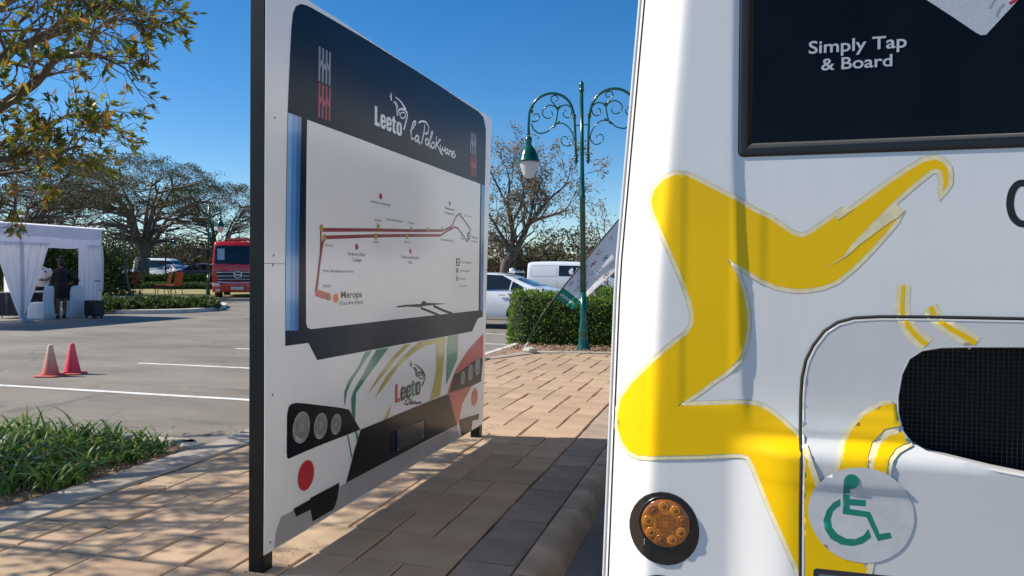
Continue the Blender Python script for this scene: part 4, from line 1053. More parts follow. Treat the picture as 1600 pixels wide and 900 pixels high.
# corner trim seam, side windows, wheels (seen in reflections and from the side)
b = MB(); pts = []
for z in zlev[1:-5]: pts.append((xl(min(z, 2.2))+.0150, 1.6858, z))
b.tube(pts, .0022, 5); b.build('corner_seam', M['rubber'], bus, world=True, smooth=True)
b = MB(); pts = []
for z in zlev[1:-5]: pts.append((xl(min(z, 2.2))+.0035, 1.705, z))
b.tube(pts, .0050, 6); M['trim'] = mat('corner_trim', (.62, .62, .62), .3); b.build('corner_trim', M['trim'], bus, world=True, smooth=True)
bvS = BVHTree.FromPolygons([(-.2 - .055, 1, 0), (-.255, 12, 0), (-.135, 12, 3), (-.135, 1, 3)], [(0, 1, 2, 3)])
for y0, y1 in ((2.2, 3.6), (3.7, 5.1), (5.2, 6.6), (6.7, 8.1)):
    project(rrect(y0, 1.45, y1, 2.45, .08), lambda a, c: (-1, a, c), (1, 0, 0), bvA, .004, .3).build('side_window', M['glass_dark'], bus, world=True, normals=False)
def wheel(parent, p, r, w, axis='X', world=False, rim_m=None, name='wheel', n=22):
    b = MB(); b.lathe([(r*.62, -w/2), (r*.9, -w/2), (r*.985, -w*.36), (r, -w*.2), (r, w*.2), (r*.985, w*.36), (r*.9, w/2), (r*.62, w/2)], p, n, axis); t = b.build(name, M['tyre'], parent, smooth=True, world=world)
    b = MB(); b.lathe([(r*.63, -w*.42), (r*.58, -w*.40), (r*.5, -w*.3), (r*.16, -w*.34), (r*.13, -w*.44), (.001, -w*.45)], p, n, axis); b.lathe([(r*.63, w*.42), (r*.58, w*.40), (r*.5, w*.3), (r*.16, w*.34), (r*.13, w*.44), (.001, w*.45)], p, n, axis)
    b.build('rim', rim_m or M['alloy'], t, smooth=True, world=world); return t
for y in (3.3, 7.6):
    for x in (-.145, 2.13): wheel(bus, (x, y, ZL+.46), .46, .26, 'X', world=True)
    for sx in (-1, 1): project(circle((y, ZL+.48), .56, 28), lambda a, c: (sx*3+1, a, c), (-sx, 0, 0), bvA, .004, .2).build('wheel_arch', M['rubber'], bus, world=True, normals=False)
b = MB(); b.box((1.0, 5.5, .10), (2.1, 7.4, .35)); b.build('underframe', M['rubber'], bus, world=True)

# ------------------------------------------------------------------ street lamps
LP = ground(912, 548)
def lamp_post(name, label, loc, rz, lean=0.0, scale=1.0, arms=(-1, 1), group='green lamp posts with scrolled arms', n=8):
    t = thing(name, label, 'street lamp', loc, rz, group); t.scale = (scale,)*3; t.rotation_euler.y = lean
    b = MB(); b.lathe([(.12, -.1), (.12, .05), (.095, .08), (.085, .30), (.092, .34), (.072, .40), (.060, .55), (.056, 1.0)], n=14); b.build('base', M['green_paint'], t, smooth=True)
    b = MB(); b.lathe([(.052, .95), (.048, 2.55), (.056, 2.57), (.056, 2.63), (.042, 2.65), (.034, 3.2), (.031, 4.40)], n=14); b.build('pole', M['green_paint'], t, smooth=True)
    b = MB(); b.lathe([(.033, 4.38), (.048, 4.40), (.048, 4.42), (.034, 4.43), (.042, 4.47), (.045, 4.49), (.034, 4.53), (.012, 4.56), (.001, 4.575)], n=14); b.build('finial', M['green_paint'], t, smooth=True)
    k = .0109/.961/5.294
    def q(u, v): return ((u-560)*k, 0, 4.01+(316-v)*.0109/5.294)
    for s in arms:
        a = None
        def Q(u, v): p = q(u, v); return (-s*p[0], 0, p[2])
        arch = [Q(512, 690), Q(508, 500), Q(500, 330)]+[(-s*(-.533+.385*math.cos(R(x)))*1, 0, 4.01+.385*math.sin(R(x))) for x in range(8, 181, 12)]+[Q(126, 380), Q(125, 455)]
        b = MB(); b.tube(arch, [.021]*3+[.0235]*(len(arch)-3), 8); a = b.build('arm', M['green_paint'], t, smooth=True)
        b = MB()
        for u, v0 in ((500, 335),):
            p = Q(u, v0)
            for dz, rr_ in ((-.028, .034), (0, .038), (.028, .034)): b.lathe([(.02, -.014), (rr_, -.006), (rr_, .006), (.02, .014)], (p[0], 0, p[2]+dz), 10)
        p = Q(512, 690)
        for dz, rr_ in ((.075, .036), (.035, .040), (-.01, .040)): b.lathe([(.02, -.018), (rr_, -.008), (rr_, .008), (.02, .018)], (p[0], 0, p[2]+dz), 10)
        b.lathe([(.036, -.015), (.028, -.05), (.001, -.085)], (p[0], 0, p[2]), 10); b.build('collar', M['green_paint'], a, smooth=True)
        for pts in ([(150, 370), (165, 415), (190, 440), (230, 456), (290, 438), (340, 392), (400, 382), (450, 415), (485, 475), (492, 530), (455, 572), (412, 562), (390, 530), (402, 498), (430, 494), (447, 522)],
                    [(347, 388), (358, 340), (366, 270), (338, 220), (313, 187), (320, 157), (350, 150), (371, 173), (357, 194), (337, 190)],
                    [(366, 270), (345, 242), (300, 226), (258, 248), (240, 288), (262, 326), (303, 332), (325, 303), (310, 275)],
                    [(368, 270), (395, 242), (440, 235), (476, 265), (476, 310), (450, 340), (417, 326), (411, 295), (435, 278)],
                    [(152, 350), (190, 352), (214, 325), (206, 295), (182, 289), (168, 306)]):
            P = [Vector(Q(*p)) for p in pts]; P = spline(P, 4); L_ = len(P)
            b = MB(); b.tube(P, [.0135-.005*i/L_ for i in range(L_)], 6); b.build('scroll', M['green_paint'], a, smooth=True)
        for u, v, du, dv in ((366, 268, 0, -42), (372, 258, 14, -26), (355, 385, 30, -24), (350, 392, -30, 26), (160, 255, -4, 34), (158, 245, 8, -26)):
            p = Vector(Q(u, v)); e = Vector(Q(u+du, v+dv)); b = MB(); b.tube([p, p.lerp(e, .4), p.lerp(e, .75), e], [.009, .020, .013, .002], 6); b.build('leaf_ornament', M['green_paint'], a, smooth=True)
        for v in (408, 605):
            b = MB(); b.tube([(0, 0, Q(0, v)[2]), Q(508, v)], .010, 6); b.build('bracket', M['green_paint'], a, smooth=True)
        lx = Q(125, 450)[0]
        b = MB(); b.lathe([(.024, 3.75), (.036, 3.74), (.036, 3.72), (.022, 3.70), (.034, 3.68), (.060, 3.65), (.066, 3.61), (.050, 3.565), (.058, 3.55), (.040, 3.53)], (lx, 0, 0), 14)
        h = b.build('lantern', M['green_paint'], a, smooth=True)
        b = MB(); b.lathe([(.045, 3.545), (.085, 3.50), (.13, 3.43), (.165, 3.35), (.182, 3.28), (.196, 3.255), (.196, 3.245), (.17, 3.243)], (lx, 0, 0), 20); b.build('hood', M['green_paint'], h, smooth=True)
        b = MB(); b.lathe([(.165, 3.25), (.160, 3.21), (.135, 3.12), (.105, 3.03), (.085, 2.985), (.05, 2.965), (.001, 2.96)], (lx, 0, 0), 20); b.build('globe', M['opal'], h, smooth=True)
    return t
lamp_post('street_lamp', 'dark green scrolled street lamp standing in front of the clipped hedge', LP, 0, lean=-.016)
p = at(325, 455, 41); lamp_post('street_lamp', 'green street lamp on the lawn beside the red fire truck', (p.x, p.y, 0), R(-20), lean=.022, scale=1.13, arms=(1,))
p = at(259, 440, 61); lamp_post('street_lamp', 'distant green street lamp behind the two orange chairs', (p.x, p.y, 0), R(-10), scale=1.05, arms=(1,))
p = at(805, 430, 72); lamp_post('street_lamp', 'tiny far green street lamp seen past the bare tree trunk', (p.x, p.y, 0), R(30), scale=1.0)

# ------------------------------------------------------------------ feather banner leaning in the wind
fb = ground(820, 547)
flag = thing('feather_banner', 'white feather banner with coloured doodles leaning across the hedge', 'banner', fb)
uv = lambda u, v, dz=0.0: at(u, v, (fb-CAM).dot(FWD)+dz)
polep = [uv(820, 545), uv(845, 497), uv(868, 464), uv(900, 424), uv(935, 381), uv(965, 345), uv(1000, 303), uv(1040, 262), uv(1075, 240), uv(1110, 235)]
b = MB(); b.tube([Vector(p) for p in spline(polep, 4)], [.016-.010*i/36 for i in range(37)], 8); b.build('pole', M['black_steel'], flag, smooth=True, world=True)
b = MB(); b.tube([uv(820, 545), uv(826, 534)], .019, 8); M['grey_plastic'] = mat('grey_plastic', (.45, .45, .44), .5); b.build('ground_spike', M['grey_plastic'], flag, smooth=True, world=True)
bx_, by_ = Vector((868, 464, 0)), Vector((1100, 233, 0))
PP = spline(polep, 10)[20:]
def ban(s, t, off=0.0):
    """s along the pole, t across the cloth"""
    i = s*(len(PP)-1); i0 = min(int(i), len(PP)-2); p = PP[i0].lerp(PP[i0+1], i-i0)
    w = (.36+.42*min(s*1.6, 1))*(1 if s < .8 else (1-((s-.8)/.2)**2*.8))
    d = (RGT*.80-UPV*.60).normalized()
    d = (d*(1-.35*s)+(-UPV)*.35*s).normalized()
    rip = FWD*(.035*math.sin(t*7+s*9)*t+.02*math.sin(t*15-s*5)*t*(.3+t))
    return p+d*w*t+rip-FWD*(off+.004)
def bsheet(s0, s1, t0, t1, m, name, ns=30, nt=16, off=0.0):
    b = MB(); vs = [ban(s0+(s1-s0)*i/ns, t0+(t1-t0)*j/nt, off) for i in range(ns+1) for j in range(nt+1)]
    b.add(vs, [(i*(nt+1)+j, (i+1)*(nt+1)+j, (i+1)*(nt+1)+j+1, i*(nt+1)+j+1) for i in range(ns) for j in range(nt)])
    return b.build(name, m, flag, smooth=True, world=True, normals=False)
M['banner'] = mat('banner_cloth', (.88, .86, .87), .7, var=.04, trans=.5, bump=.15, bscale=30); M['banner_green'] = mat('banner_green', (.01, .22, .15), .7, trans=.25)
cloth = bsheet(.055, 1, 0, 1, M['banner'], 'cloth'); bsheet(0, .055, 0, 1, M['banner_green'], 'hem_band', 4)
DC = {k: mat('doodle_'+k, c, .7, trans=.2) for k, c in (('pink', (.60, .05, .10)), ('teal', (.03, .20, .20)), ('gold', (.55, .38, .06)), ('grey', (.35, .33, .36)), ('white', (.75, .78, .76)))}
def doodle(s, t, c, sz, kind):
    rr = random.Random(int(s*1000+t*77)); paths = []
    if kind == 0: paths = [[(math.cos(a)*.5-.6, math.sin(a)*.5) for a in np.linspace(0, 6.3, 9)], [(math.cos(a)*.5+.6, math.sin(a)*.5) for a in np.linspace(0, 6.3, 9)], [(-.2, -.9), (.1, -.2), (.3, .9)]]
    elif kind == 1: paths = [[(-1, .3), (-.4, -.5), (.2, .4), (.9, -.6)], [(-.6, .8), (.4, .9)]]
    elif kind == 2: paths = [[(-.9, .7), (-.9, -.5), (-.2, .3), (.2, -.8), (.5, .4), (1, -.4)], [(-1, 1), (1, 1)]]
    else: paths = [[(math.cos(a)*.7, math.sin(a)*.6) for a in np.linspace(0, 5, 9)], [(.5, 0), (1.3, .5)], [(0, .6), (-.3, 1.2)]]
    b = MB()
    for p in paths:
        pl_ = [(x*sz*.55, y*sz) for x, y in p]; Ls, Rs = stroke_poly(pl_, sz*.20); n = len(Ls)
        vs = [ban(s+q.x*.45, t+q.y*1.25, .003) for q in list(Ls)+list(Rs)]; b.add(vs, [(i, i+1, n+i+1, n+i) for i in range(n-1)])
    b.build('doodle', DC[c], flag, world=True, normals=False)
for r_, (t, c) in enumerate(((.16, 'pink'), (.30, 'pink'), (.46, 'teal'), (.60, 'teal'), (.75, 'gold'), (.88, 'gold'))):
    for i in range(11):
        s = .09+i*.085+(r_ % 2)*.035
        if s > .93 or (r_ % 2 and i % 3 == 2): continue
        doodle(s, t, c if (i+r_) % 5 else 'grey', .05, (i*3+r_) % 4)
b = MB()
for i in range(9): 
    s = .018+.004*(i % 2); t = .12+i*.085; vs = [ban(s+ds, t+dt, .003) for ds, dt in ((0, 0), (.012, 0), (.012, .05), (0, .05))]; b.add(vs, [(0, 1, 2, 3)])
b.build('hem_print', DC['white'], flag, world=True, normals=False)
# stone by the banner foot
rp = ground(828, 552)
me = bpy.data.meshes.new('stone'); bm = bmesh.new(); bmesh.ops.create_icosphere(bm, subdivisions=3, radius=.5)
for v in bm.verts:
    n_ = v.co.normalized(); v.co = Vector((n_.x*.125, n_.y*.09, n_.z*.055))*(1+.18*math.sin(n_.x*5+1)*math.sin(n_.y*6)+random.uniform(-.05, .05))
bm.to_mesh(me); bm.free()
M['stone'] = mat('stone', (.42, .39, .34), .9, var=.2, bump=.5, bscale=30)
o = link('stone', me, M['stone'], smooth=True, loc=(rp.x, rp.y, .05)); tag(o, 'pale flat stone lying at the foot of the feather banner', 'stone')

# ------------------------------------------------------------------ clipped hedge and shrubs
M['hedge_leaf'] = ramp_leaf('hedge_leaf', [(.06, .12, .018), (.10, .19, .025), (.15, .26, .035), (.20, .32, .05), (.09, .16, .02)], .35)
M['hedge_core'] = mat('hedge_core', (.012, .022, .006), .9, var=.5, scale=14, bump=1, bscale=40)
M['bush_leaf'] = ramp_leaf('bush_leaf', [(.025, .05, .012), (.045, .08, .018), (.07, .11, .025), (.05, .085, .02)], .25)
M['shrub_leaf'] = ramp_leaf('shrub_leaf', [(.03, .06, .015), (.06, .10, .025), (.10, .15, .04), (.14, .18, .06)], .3)
def hedge(name, label, loc, rz, L_, Wd, Hh, n, ls, leafm, group=None, lump=.15):
    t = thing(name, label, 'hedge', loc, rz, group)
    def surf(u, a):
        # rounded box section, a in 0..1 goes up front, over the top, down the back
        if a < .33: y = -Wd/2; z = Hh*(a/.33)
        elif a < .67: y = -Wd/2+Wd*(a-.33)/.34; z = Hh
        else: y = Wd/2; z = Hh*(1-(a-.67)/.33)
        e = min(1, min(u, 1-u)*L_/.22)
        k = .68+.32*math.sqrt(max(0, 1-(1-e)**2)); w = 1+lump*math.sin(u*L_*3.1+a*7)*math.sin(a*11+u*L_*1.7)
        ed = 1-.10*math.exp(-((z-Hh)/(.16*Hh))**2)
        return Vector(((u-.5)*L_, y*k*w*ed, max(0.02, z*(.93+.07*k)*(.97+.05*math.sin(u*L_*2.3+1)))))
    b = MB(); nu = max(6, int(L_/.2)); na = 18; rings = [[surf(i/nu, j/na)*1 for j in range(na+1)] for i in range(nu+1)]
    rings = [[Vector((p.x*.97, p.y*.90, p.z*.95)) for p in r_] for r_ in rings]
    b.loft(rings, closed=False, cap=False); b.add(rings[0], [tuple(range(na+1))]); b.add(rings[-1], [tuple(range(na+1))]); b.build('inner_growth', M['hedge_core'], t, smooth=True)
    P = []; D = []
    for _ in range(n):
        if random.random() < min(.3, Wd/(L_+Wd)):
            a = random.random(); sd = random.choice((0, 1)); c = surf(sd, a); tt = random.random(); p = Vector(((-.5 if sd == 0 else .5)*L_*(1.0+random.uniform(-.02, .015)), c.y*tt, c.z*random.uniform(.1, 1))); nn_ = Vector((-1 if sd == 0 else 1, 0, .2))
        else:
            u = random.random(); a = random.random(); p = surf(u, a); c = Vector((p.x, 0, Hh*.5)); nn_ = (p-c).normalized(); p = p+nn_*random.gauss(-.005, .042)
        P.append(p); D.append(nn_+Vector((random.gauss(0, .6), random.gauss(0, .6), random.gauss(.25, .5))))
    quads('foliage', leaves(np.array(P), np.array(D), ls, ls*.55, .4), leafm, t); return t
hedge('hedge', 'clipped green hedge behind the street lamp and feather banner', (-2.05, 14.05, .0), 0, 3.85, .95, .90, 15000, .055, M['hedge_leaf'])
hedge('hedge', 'far clipped hedge strip along the back of the bed behind the lamp', (-2.1, 22, 0), 0, 3.2, .8, .8, 3000, .09, M['hedge_leaf'])
p = at(245, 440, 58); hedge('hedge', 'long dark green hedge behind the orange chairs on the lawn', (p.x-4, p.y+1.2, 0), R(18), 26, 1.6, .95, 12000, .16, M['hedge_leaf'])
p = at(250, 445, 54.5); hedge('hedge', 'low pale green border in front of the long dark hedge', (p.x+1.0, p.y, 0), R(18), 19, .7, .42, 6000, .12, M['shrub_leaf'])
# shrubs (low grassy clumps) on the kerbed island
def shrub(name, label, loc, r, h, n, ls, m, group=None, stems=True):
    t = thing(name, label, 'shrub', loc, random.uniform(0, 6), group)
    b = MB()
    for i in range(9):
        a = random.uniform(0, 6.28); e = Vector((math.cos(a)*r*.6, math.sin(a)*r*.6, h*random.uniform(.5, .9))); b.tube([(0, 0, 0), e*.5+Vector((0, 0, h*.1)), e], [.02, .012, .005], 4)
    b.build('stems', M['bark'], t)
    d = rdirs(n, .3); d[:, 2] = np.abs(d[:, 2]); rad = NR.uniform(.55, 1.05, n)**.6; lump = 1+.22*np.sin(d[:, 0]*6+r)*np.sin(d[:, 1]*7)
    P = d*np.array([r, r, h])*(rad*lump)[:, None]; P[:, 2] = np.maximum(P[:, 2], .02)
    quads('foliage', leaves(P, d+NR.normal(size=(n, 3))*.5, ls, ls*.4, .4), m, t); return t
for i, (u, v, dd, r, h, lab) in enumerate(((180, 480, 25.6, .75, .34, 'low grassy shrub on the island next to the tent post'), (222, 480, 26.6, .85, .36, 'low grassy shrub on the island below the thin bare tree'), (262, 480, 27, .8, .33, 'low grassy shrub on the island below the orange chairs'), (300, 480, 27.2, .75, .30, 'low grassy shrub at the island end nearest the fire truck'), (322, 480, 27.9, .45, .30, 'smallest grassy tuft at the rounded island tip'), (138, 480, 25.2, .7, .32, 'low grassy shrub on the island seen behind the suitcase'))):
    p = at(u, v, dd); shrub('shrub', lab, (p.x, p.y, .0), r, h, 1500, .15, M['shrub_leaf'], 'grassy shrubs on the kerbed island')
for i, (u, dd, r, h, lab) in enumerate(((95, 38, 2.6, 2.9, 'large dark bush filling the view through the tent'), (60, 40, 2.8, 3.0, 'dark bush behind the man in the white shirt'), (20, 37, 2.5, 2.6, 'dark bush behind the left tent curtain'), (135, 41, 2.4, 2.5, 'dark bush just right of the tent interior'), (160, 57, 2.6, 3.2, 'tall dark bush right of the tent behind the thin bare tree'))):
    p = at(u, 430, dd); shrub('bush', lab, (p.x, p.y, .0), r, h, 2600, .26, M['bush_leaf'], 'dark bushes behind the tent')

# strap-leaved plants in the near bed: clumps of arching blades
M['strap'] = ramp_leaf('strap_leaf', [(.06, .13, .014), (.09, .19, .022), (.13, .25, .03), (.19, .31, .05), (.28, .30, .09), (.08, .16, .02)], .35, .4)
def strap_clump(V, c, n, Lm):
    for i in range(n):
        a = random.uniform(0, 2*math.pi); d = Vector((math.cos(a), math.sin(a), 0)); sd = Vector((-d.y, d.x, 0))
        L_ = Lm*random.uniform(.6, 1.15); w = random.uniform(.015, .027); el = random.uniform(.7, 1.45); droop = random.uniform(1.2, 2.7)
        p = Vector(c)+Vector((random.gauss(0, .035), random.gauss(0, .035), 0)); sw = random.gauss(0, .25); prev = None; K_ = 6
        for k in range(K_+1):
            t = k/K_; ww = w*(1-t**2.2)*(.75+.5*t if t < .5 else 1); ang = el-droop*t*t
            if k: p = p+(d*math.cos(ang)+Vector((0, 0, math.sin(ang)))+sd*sw*t*.5)*(L_/K_)
            if p.z < -.02: p.z = -.02
            cur = (p-sd*ww/2, p+sd*ww/2)
            if prev: V.append([prev[0], prev[1], cur[1], cur[0]])
            prev = cur
V = []
cl = []
for _ in range(4000):
    x = random.uniform(-7.85, -3.95); y = random.uniform(2.2, 4.82)
    if y < 3.55 and x > -4.25-(3.55-y)*.9 : continue
    if x > -3.93-(.10 if y > 4.2 else 0): continue
    if any((x-a)**2+(y-c)**2 < .155**2 for a, c in cl): continue
    cl.append((x, y))
for x, y in cl:
    near = (x+3.9)**2 < .2
    strap_clump(V, (x, y, -.03), random.randint(20, 34), random.uniform(.28, .44)*(.8 if near else 1))
V = np.array([[tuple(q) for q in f] for f in V]); 
me = bpy.data.meshes.new('strap_leaf_plants'); N_ = len(V); fl = V.reshape(-1, 3)
o = quads('strap_leaf_plants', V, M['strap']); o.data.polygons.foreach_set('use_smooth', [True]*N_)
bm = bmesh.new(); bm.from_mesh(o.data); bmesh.ops.remove_doubles(bm, verts=bm.verts, dist=1e-5); bm.to_mesh(o.data); bm.free()
tag(o, 'green strap leaved ground cover filling the planting bed by the walk', 'ground cover', kind='stuff')

# ------------------------------------------------------------------ trees
def grow(b, p, d, L_, r, lvl, tips, spread=.6, up=.1, nseg=5, kids=(2, 3), flat_=0.0, minr=.004, sides=5):
    pts = [Vector(p)]; d = Vector(d).normalized(); rad = [r]
    for i in range(nseg):
        d = (d+Vector((random.gauss(0, .16), random.gauss(0, .16), random.gauss(0, .12)+up*.25))).normalized()
        if flat_ and lvl <= 2: d.z *= (1-flat_*.35); d.normalize()
        pts.append(pts[-1]+d*L_/nseg); rad.append(max(minr, r*(1-.5*(i+1)/nseg)))
    b.tube(pts, rad, sides if lvl > 1 else 4 if lvl else 3, cap=False)
    if lvl == 0:
        tips += [(q, d) for q in pts[1:]]; return
    for _ in range(random.randint(*kids)+1):
        k = random.randint(max(1, nseg//2), nseg); a = random.uniform(0, 6.28)
        o1 = d.orthogonal().normalized(); o2 = d.cross(o1); nd = (d+(o1*math.cos(a)+o2*math.sin(a))*spread*random.uniform(.6, 1.5)+Vector((0, 0, up))).normalized()
        grow(b, pts[k], nd, L_*random.uniform(.55, .85), rad[k]*.65, lvl-1, tips, spread, up, nseg, kids, flat_, minr, sides)
def tips_arr(tips): return np.array([tuple(t[0]) for t in tips]), np.array([tuple(t[1]) for t in tips])

# umbrella-shaped thorn trees
M['thorn_leaf'] = ramp_leaf('thorn_leaf', [(.05, .06, .022), (.08, .09, .035), (.11, .115, .05), (.14, .135, .07), (.17, .155, .09)], .25, .8)
M['twig'] = mat('twig', (.085, .075, .055), .9, var=.3)
def thorn_tree(label, base, Hh, rad, trunk_r, lean=(0, 0), nlimb=7, nleaf=9000, ls=.16, fork=.28, seed=1, group='umbrella thorn trees behind the car park', thick=.15):
    random.seed(seed); t = thing('thorn_tree', label, 'tree', base, 0, group)
    b = MB(); tips = []; fk = Vector((lean[0], lean[1], Hh*fork))
    b.tube([(0, 0, -.1), (lean[0]*.3, lean[1]*.3, Hh*fork*.4), (lean[0]*.7, lean[1]*.7, Hh*fork*.8), fk], [trunk_r*1.25, trunk_r, trunk_r*.95, trunk_r*.9], 9)
    for i in range(nlimb):
        a = 2*math.pi*i/nlimb+random.uniform(-.3, .3); rr = rad*random.uniform(.35, .80)
        mid = fk+Vector((math.cos(a)*rr*.45, math.sin(a)*rr*.45, (Hh-fk.z)*random.uniform(.35, .55))); end = fk+Vector((math.cos(a)*rr, math.sin(a)*rr, (Hh-fk.z)*random.uniform(.62, .82)))
        P = spline([fk, fk.lerp(mid, .5)+Vector((0, 0, -.1*random.random())), mid, end], 4); n = len(P)
        b.tube(P, [trunk_r*.46*(1-.92*k/n) for k in range(n)], 6, cap=False)
        for k in range(3, n, 2):
            for _ in range(2):
                d = Vector((math.cos(a+random.uniform(-1.2, 1.2)), math.sin(a+random.uniform(-1.2, 1.2)), random.uniform(.1, .6)))
                grow(b, P[k], d, rad*.30*random.uniform(.7, 1.2), trunk_r*.22, 2, tips, .8, .05, 4, (2, 2), .6, .006, 4)
    b.build('trunk', M['bark_grey'], t, smooth=True)
    # canopy: shallow dome of fine twigs and leaflets
    tp, td = tips_arr(tips); sel = NR.integers(0, len(tp), nleaf//2)
    P1 = tp[sel]+NR.normal(size=(len(sel), 3))*np.array([.22, .22, .10])*rad*.20
    n2 = nleaf//2; a = NR.uniform(0, 6.283, n2); rr = np.sqrt(NR.uniform(0, 1, n2))*rad; top = Hh*(1-.20*(rr/rad)**2.4); cl_ = .5+.5*np.sin(a*5+rr*1.9)*np.sin(rr*2.6+a*2)
    z = top-NR.exponential(1, n2)*Hh*thick*.25*(.5+cl_); P2 = np.stack([np.cos(a)*rr*(1+.08*np.sin(a*7)), np.sin(a)*rr*(1+.08*np.sin(a*7)), z+.02*Hh*np.sin(a*9+rr*3)], 1)
    P2[:, :2] += np.array(lean)[None, :]
    P1 = P1[P1[:, 2] > Hh*.58]; kp = np.array([mnoise.noise(Vector(q)*(3.2/rad)+Vector((seed*7, 0, 0))) > -.02 for q in P2]); P2 = P2[kp]
    P = np.concatenate([P1, P2]); quads('crown', leaves(P, rdirs(len(P), .25), ls, ls*.36, .5), M['thorn_leaf'], t)
    m = len(P)//3; idx = NR.integers(0, len(P), m); tw = leaves(P[idx], rdirs(m, -.1)*np.array([1, 1, .5]), ls*3.0, ls*.10, .5, .1); quads('twigs', tw, M['twig'], t)
    return t
p = at(219, 421, 63); thorn_tree('big umbrella thorn tree with pale thick trunk behind the orange chairs', (p.x, p.y, 0), 10.6, 6.4, .60, (.3, 0), 9, 26000, .17, .22, 3)
p = at(338, 421, 66); thorn_tree('forked umbrella thorn tree standing behind the red fire truck', (p.x, p.y, 0), 8.8, 5.2, .36, (.2, 0), 7, 22000, .17, .2, 5)
p = at(22, 421, 38); thorn_tree('spreading thorn tree rising behind the white tent', (p.x, p.y, 0), 7.4, 5.6, .34, (-.5, .4), 9, 28000, .14, .30, 8)
p = at(96, 421, 62); thorn_tree('thorn tree filling the gap between the tent and the big tree', (p.x, p.y, 0), 8.4, 5.4, .34, (-.2, 0), 8, 8000, .18, .28, 9)
# leafier patch of drooping green in the big tree's lower crown
random.seed(11)
def limb_tree(name, label, base, limbs, bark, tw, leaf_fn, group=None, cat='tree'):
    """limbs: list of (points, r0, r1); twigs grow from them; leaf_fn(tips) -> quads"""
    t = thing(name, label, cat, base, 0, group); b = MB(); tips = []
    for P, r0, r1, every, ln, lvl in limbs:
        P = spline([Vector(q)-Vector(base) for q in P], 6); n = len(P); b.tube(P, [r0+(r1-r0)*i/(n-1) for i in range(n)], 8, cap=True)
        if every:
            for k in range(2, n, every):
                d = (P[min(k+1, n-1)]-P[k-1]).normalized(); o1 = d.orthogonal().normalized(); o2 = d.cross(o1); a = random.uniform(0, 6.28)
                nd = (d*.8+(o1*math.cos(a)+o2*math.sin(a))*random.uniform(.5, 1.1)+Vector((0, 0, tw['up']))).normalized()
                grow(b, P[k], nd, ln*random.uniform(.6, 1.2), max(tw['r'], (r0+(r1-r0)*k/(n-1))*.4), lvl, tips, tw['spread'], tw['up'], 4, tw['kids'], 0, tw['minr'], 5)
    b.build('trunk', bark, t, smooth=True); leaf_fn(t, tips); return t
# bare-ish tree with brown seed clusters beyond the white car
D0 = 27.0
A = lambda u, v, dd=0.0: at(u, v, D0+dd)
M['dry_leaf'] = ramp_leaf('dry_leaf', [(.20, .15, .10), (.30, .23, .16), (.38, .30, .21), (.26, .22, .12), (.34, .28, .20)], .35, .8)
def dry_leaves(t, tips):
    tp, td = tips_arr(tips); n = 6500; i = NR.integers(0, len(tp), n); P = tp[i]+NR.normal(size=(n, 3))*.11
    quads('crown', leaves(P, rdirs(n, -.3), .11, .05, .5), M['dry_leaf'], t)
base = A(786, 430); base.z = 0
limbs = [([base, A(789, 418), A(793, 408), A(800, 398)], .19, .15, 0, 0, 0),
         ([A(799, 400), A(800, 385), A(801, 366), A(799, 345), A(794, 318), A(796, 285), A(790, 258)], .12, .02, 3, 1.0, 2),
         ([A(801, 399), A(810, 384), A(818, 368), A(824, 354), A(832, 346), A(848, 340, -.6), A(866, 335, -.8), A(884, 327, -1), A(893, 312, -1)], .13, .015, 3, .8, 2),
         ([A(824, 354), A(829, 338), A(833, 315, .4), A(835, 290, .6), A(838, 262, .7)], .07, .012, 2, .8, 2),
         ([A(828, 350), A(842, 330), A(862, 308), A(884, 288), A(892, 262)], .07, .012, 2, .9, 2),
         ([A(797, 388), A(786, 372), A(774, 352), A(764, 335), A(748, 320)], .08, .012, 2, .8, 2),
         ([A(797, 392), A(784, 380, .5), A(770, 374, .8), A(752, 366, 1)], .06, .012, 2, .7, 2),
         ([A(800, 348), A(812, 326), A(818, 300), A(815, 270)], .06, .012, 2, .8, 2),
         ([A(797, 330), A(782, 300), A(770, 275), A(762, 262)], .05, .012, 2, .8, 2)]
limb_tree('bare_tree', 'half bare tree with brown seed clusters beyond the white car', base, limbs, M['bark'], dict(up=.12, r=.014, spread=.7, kids=(1, 2), minr=.006), dry_leaves)
# two wispy saplings right of the lamp
for (u, lab) in ((938, 'wispy sapling with a sparse tuft right of the lamp pole'), (948, 'second wispy sapling close to the bus edge beside the banner')):
    q0 = at(u+2, 430, 24); q0.z = 0
    lm = [([q0, at(u+1, 390, 24), at(u-4, 355, 24), at(u-8 if u < 940 else u, 330, 24)], .02, .006, 3, .35, 1)]
    limb_tree('sapling', lab, q0, lm, M['bark'], dict(up=.2, r=.005, spread=.6, kids=(1, 2), minr=.003),
              lambda t, tips: (lambda tp: quads('crown', leaves(tp[NR.integers(0, len(tp), 160)]+NR.normal(size=(160, 3))*.07+np.array([0, 0, .05]), rdirs(160, .2), .09, .03, .4), M['dry_leaf'], t))(tips_arr(tips)[0]), 'saplings behind the banner')
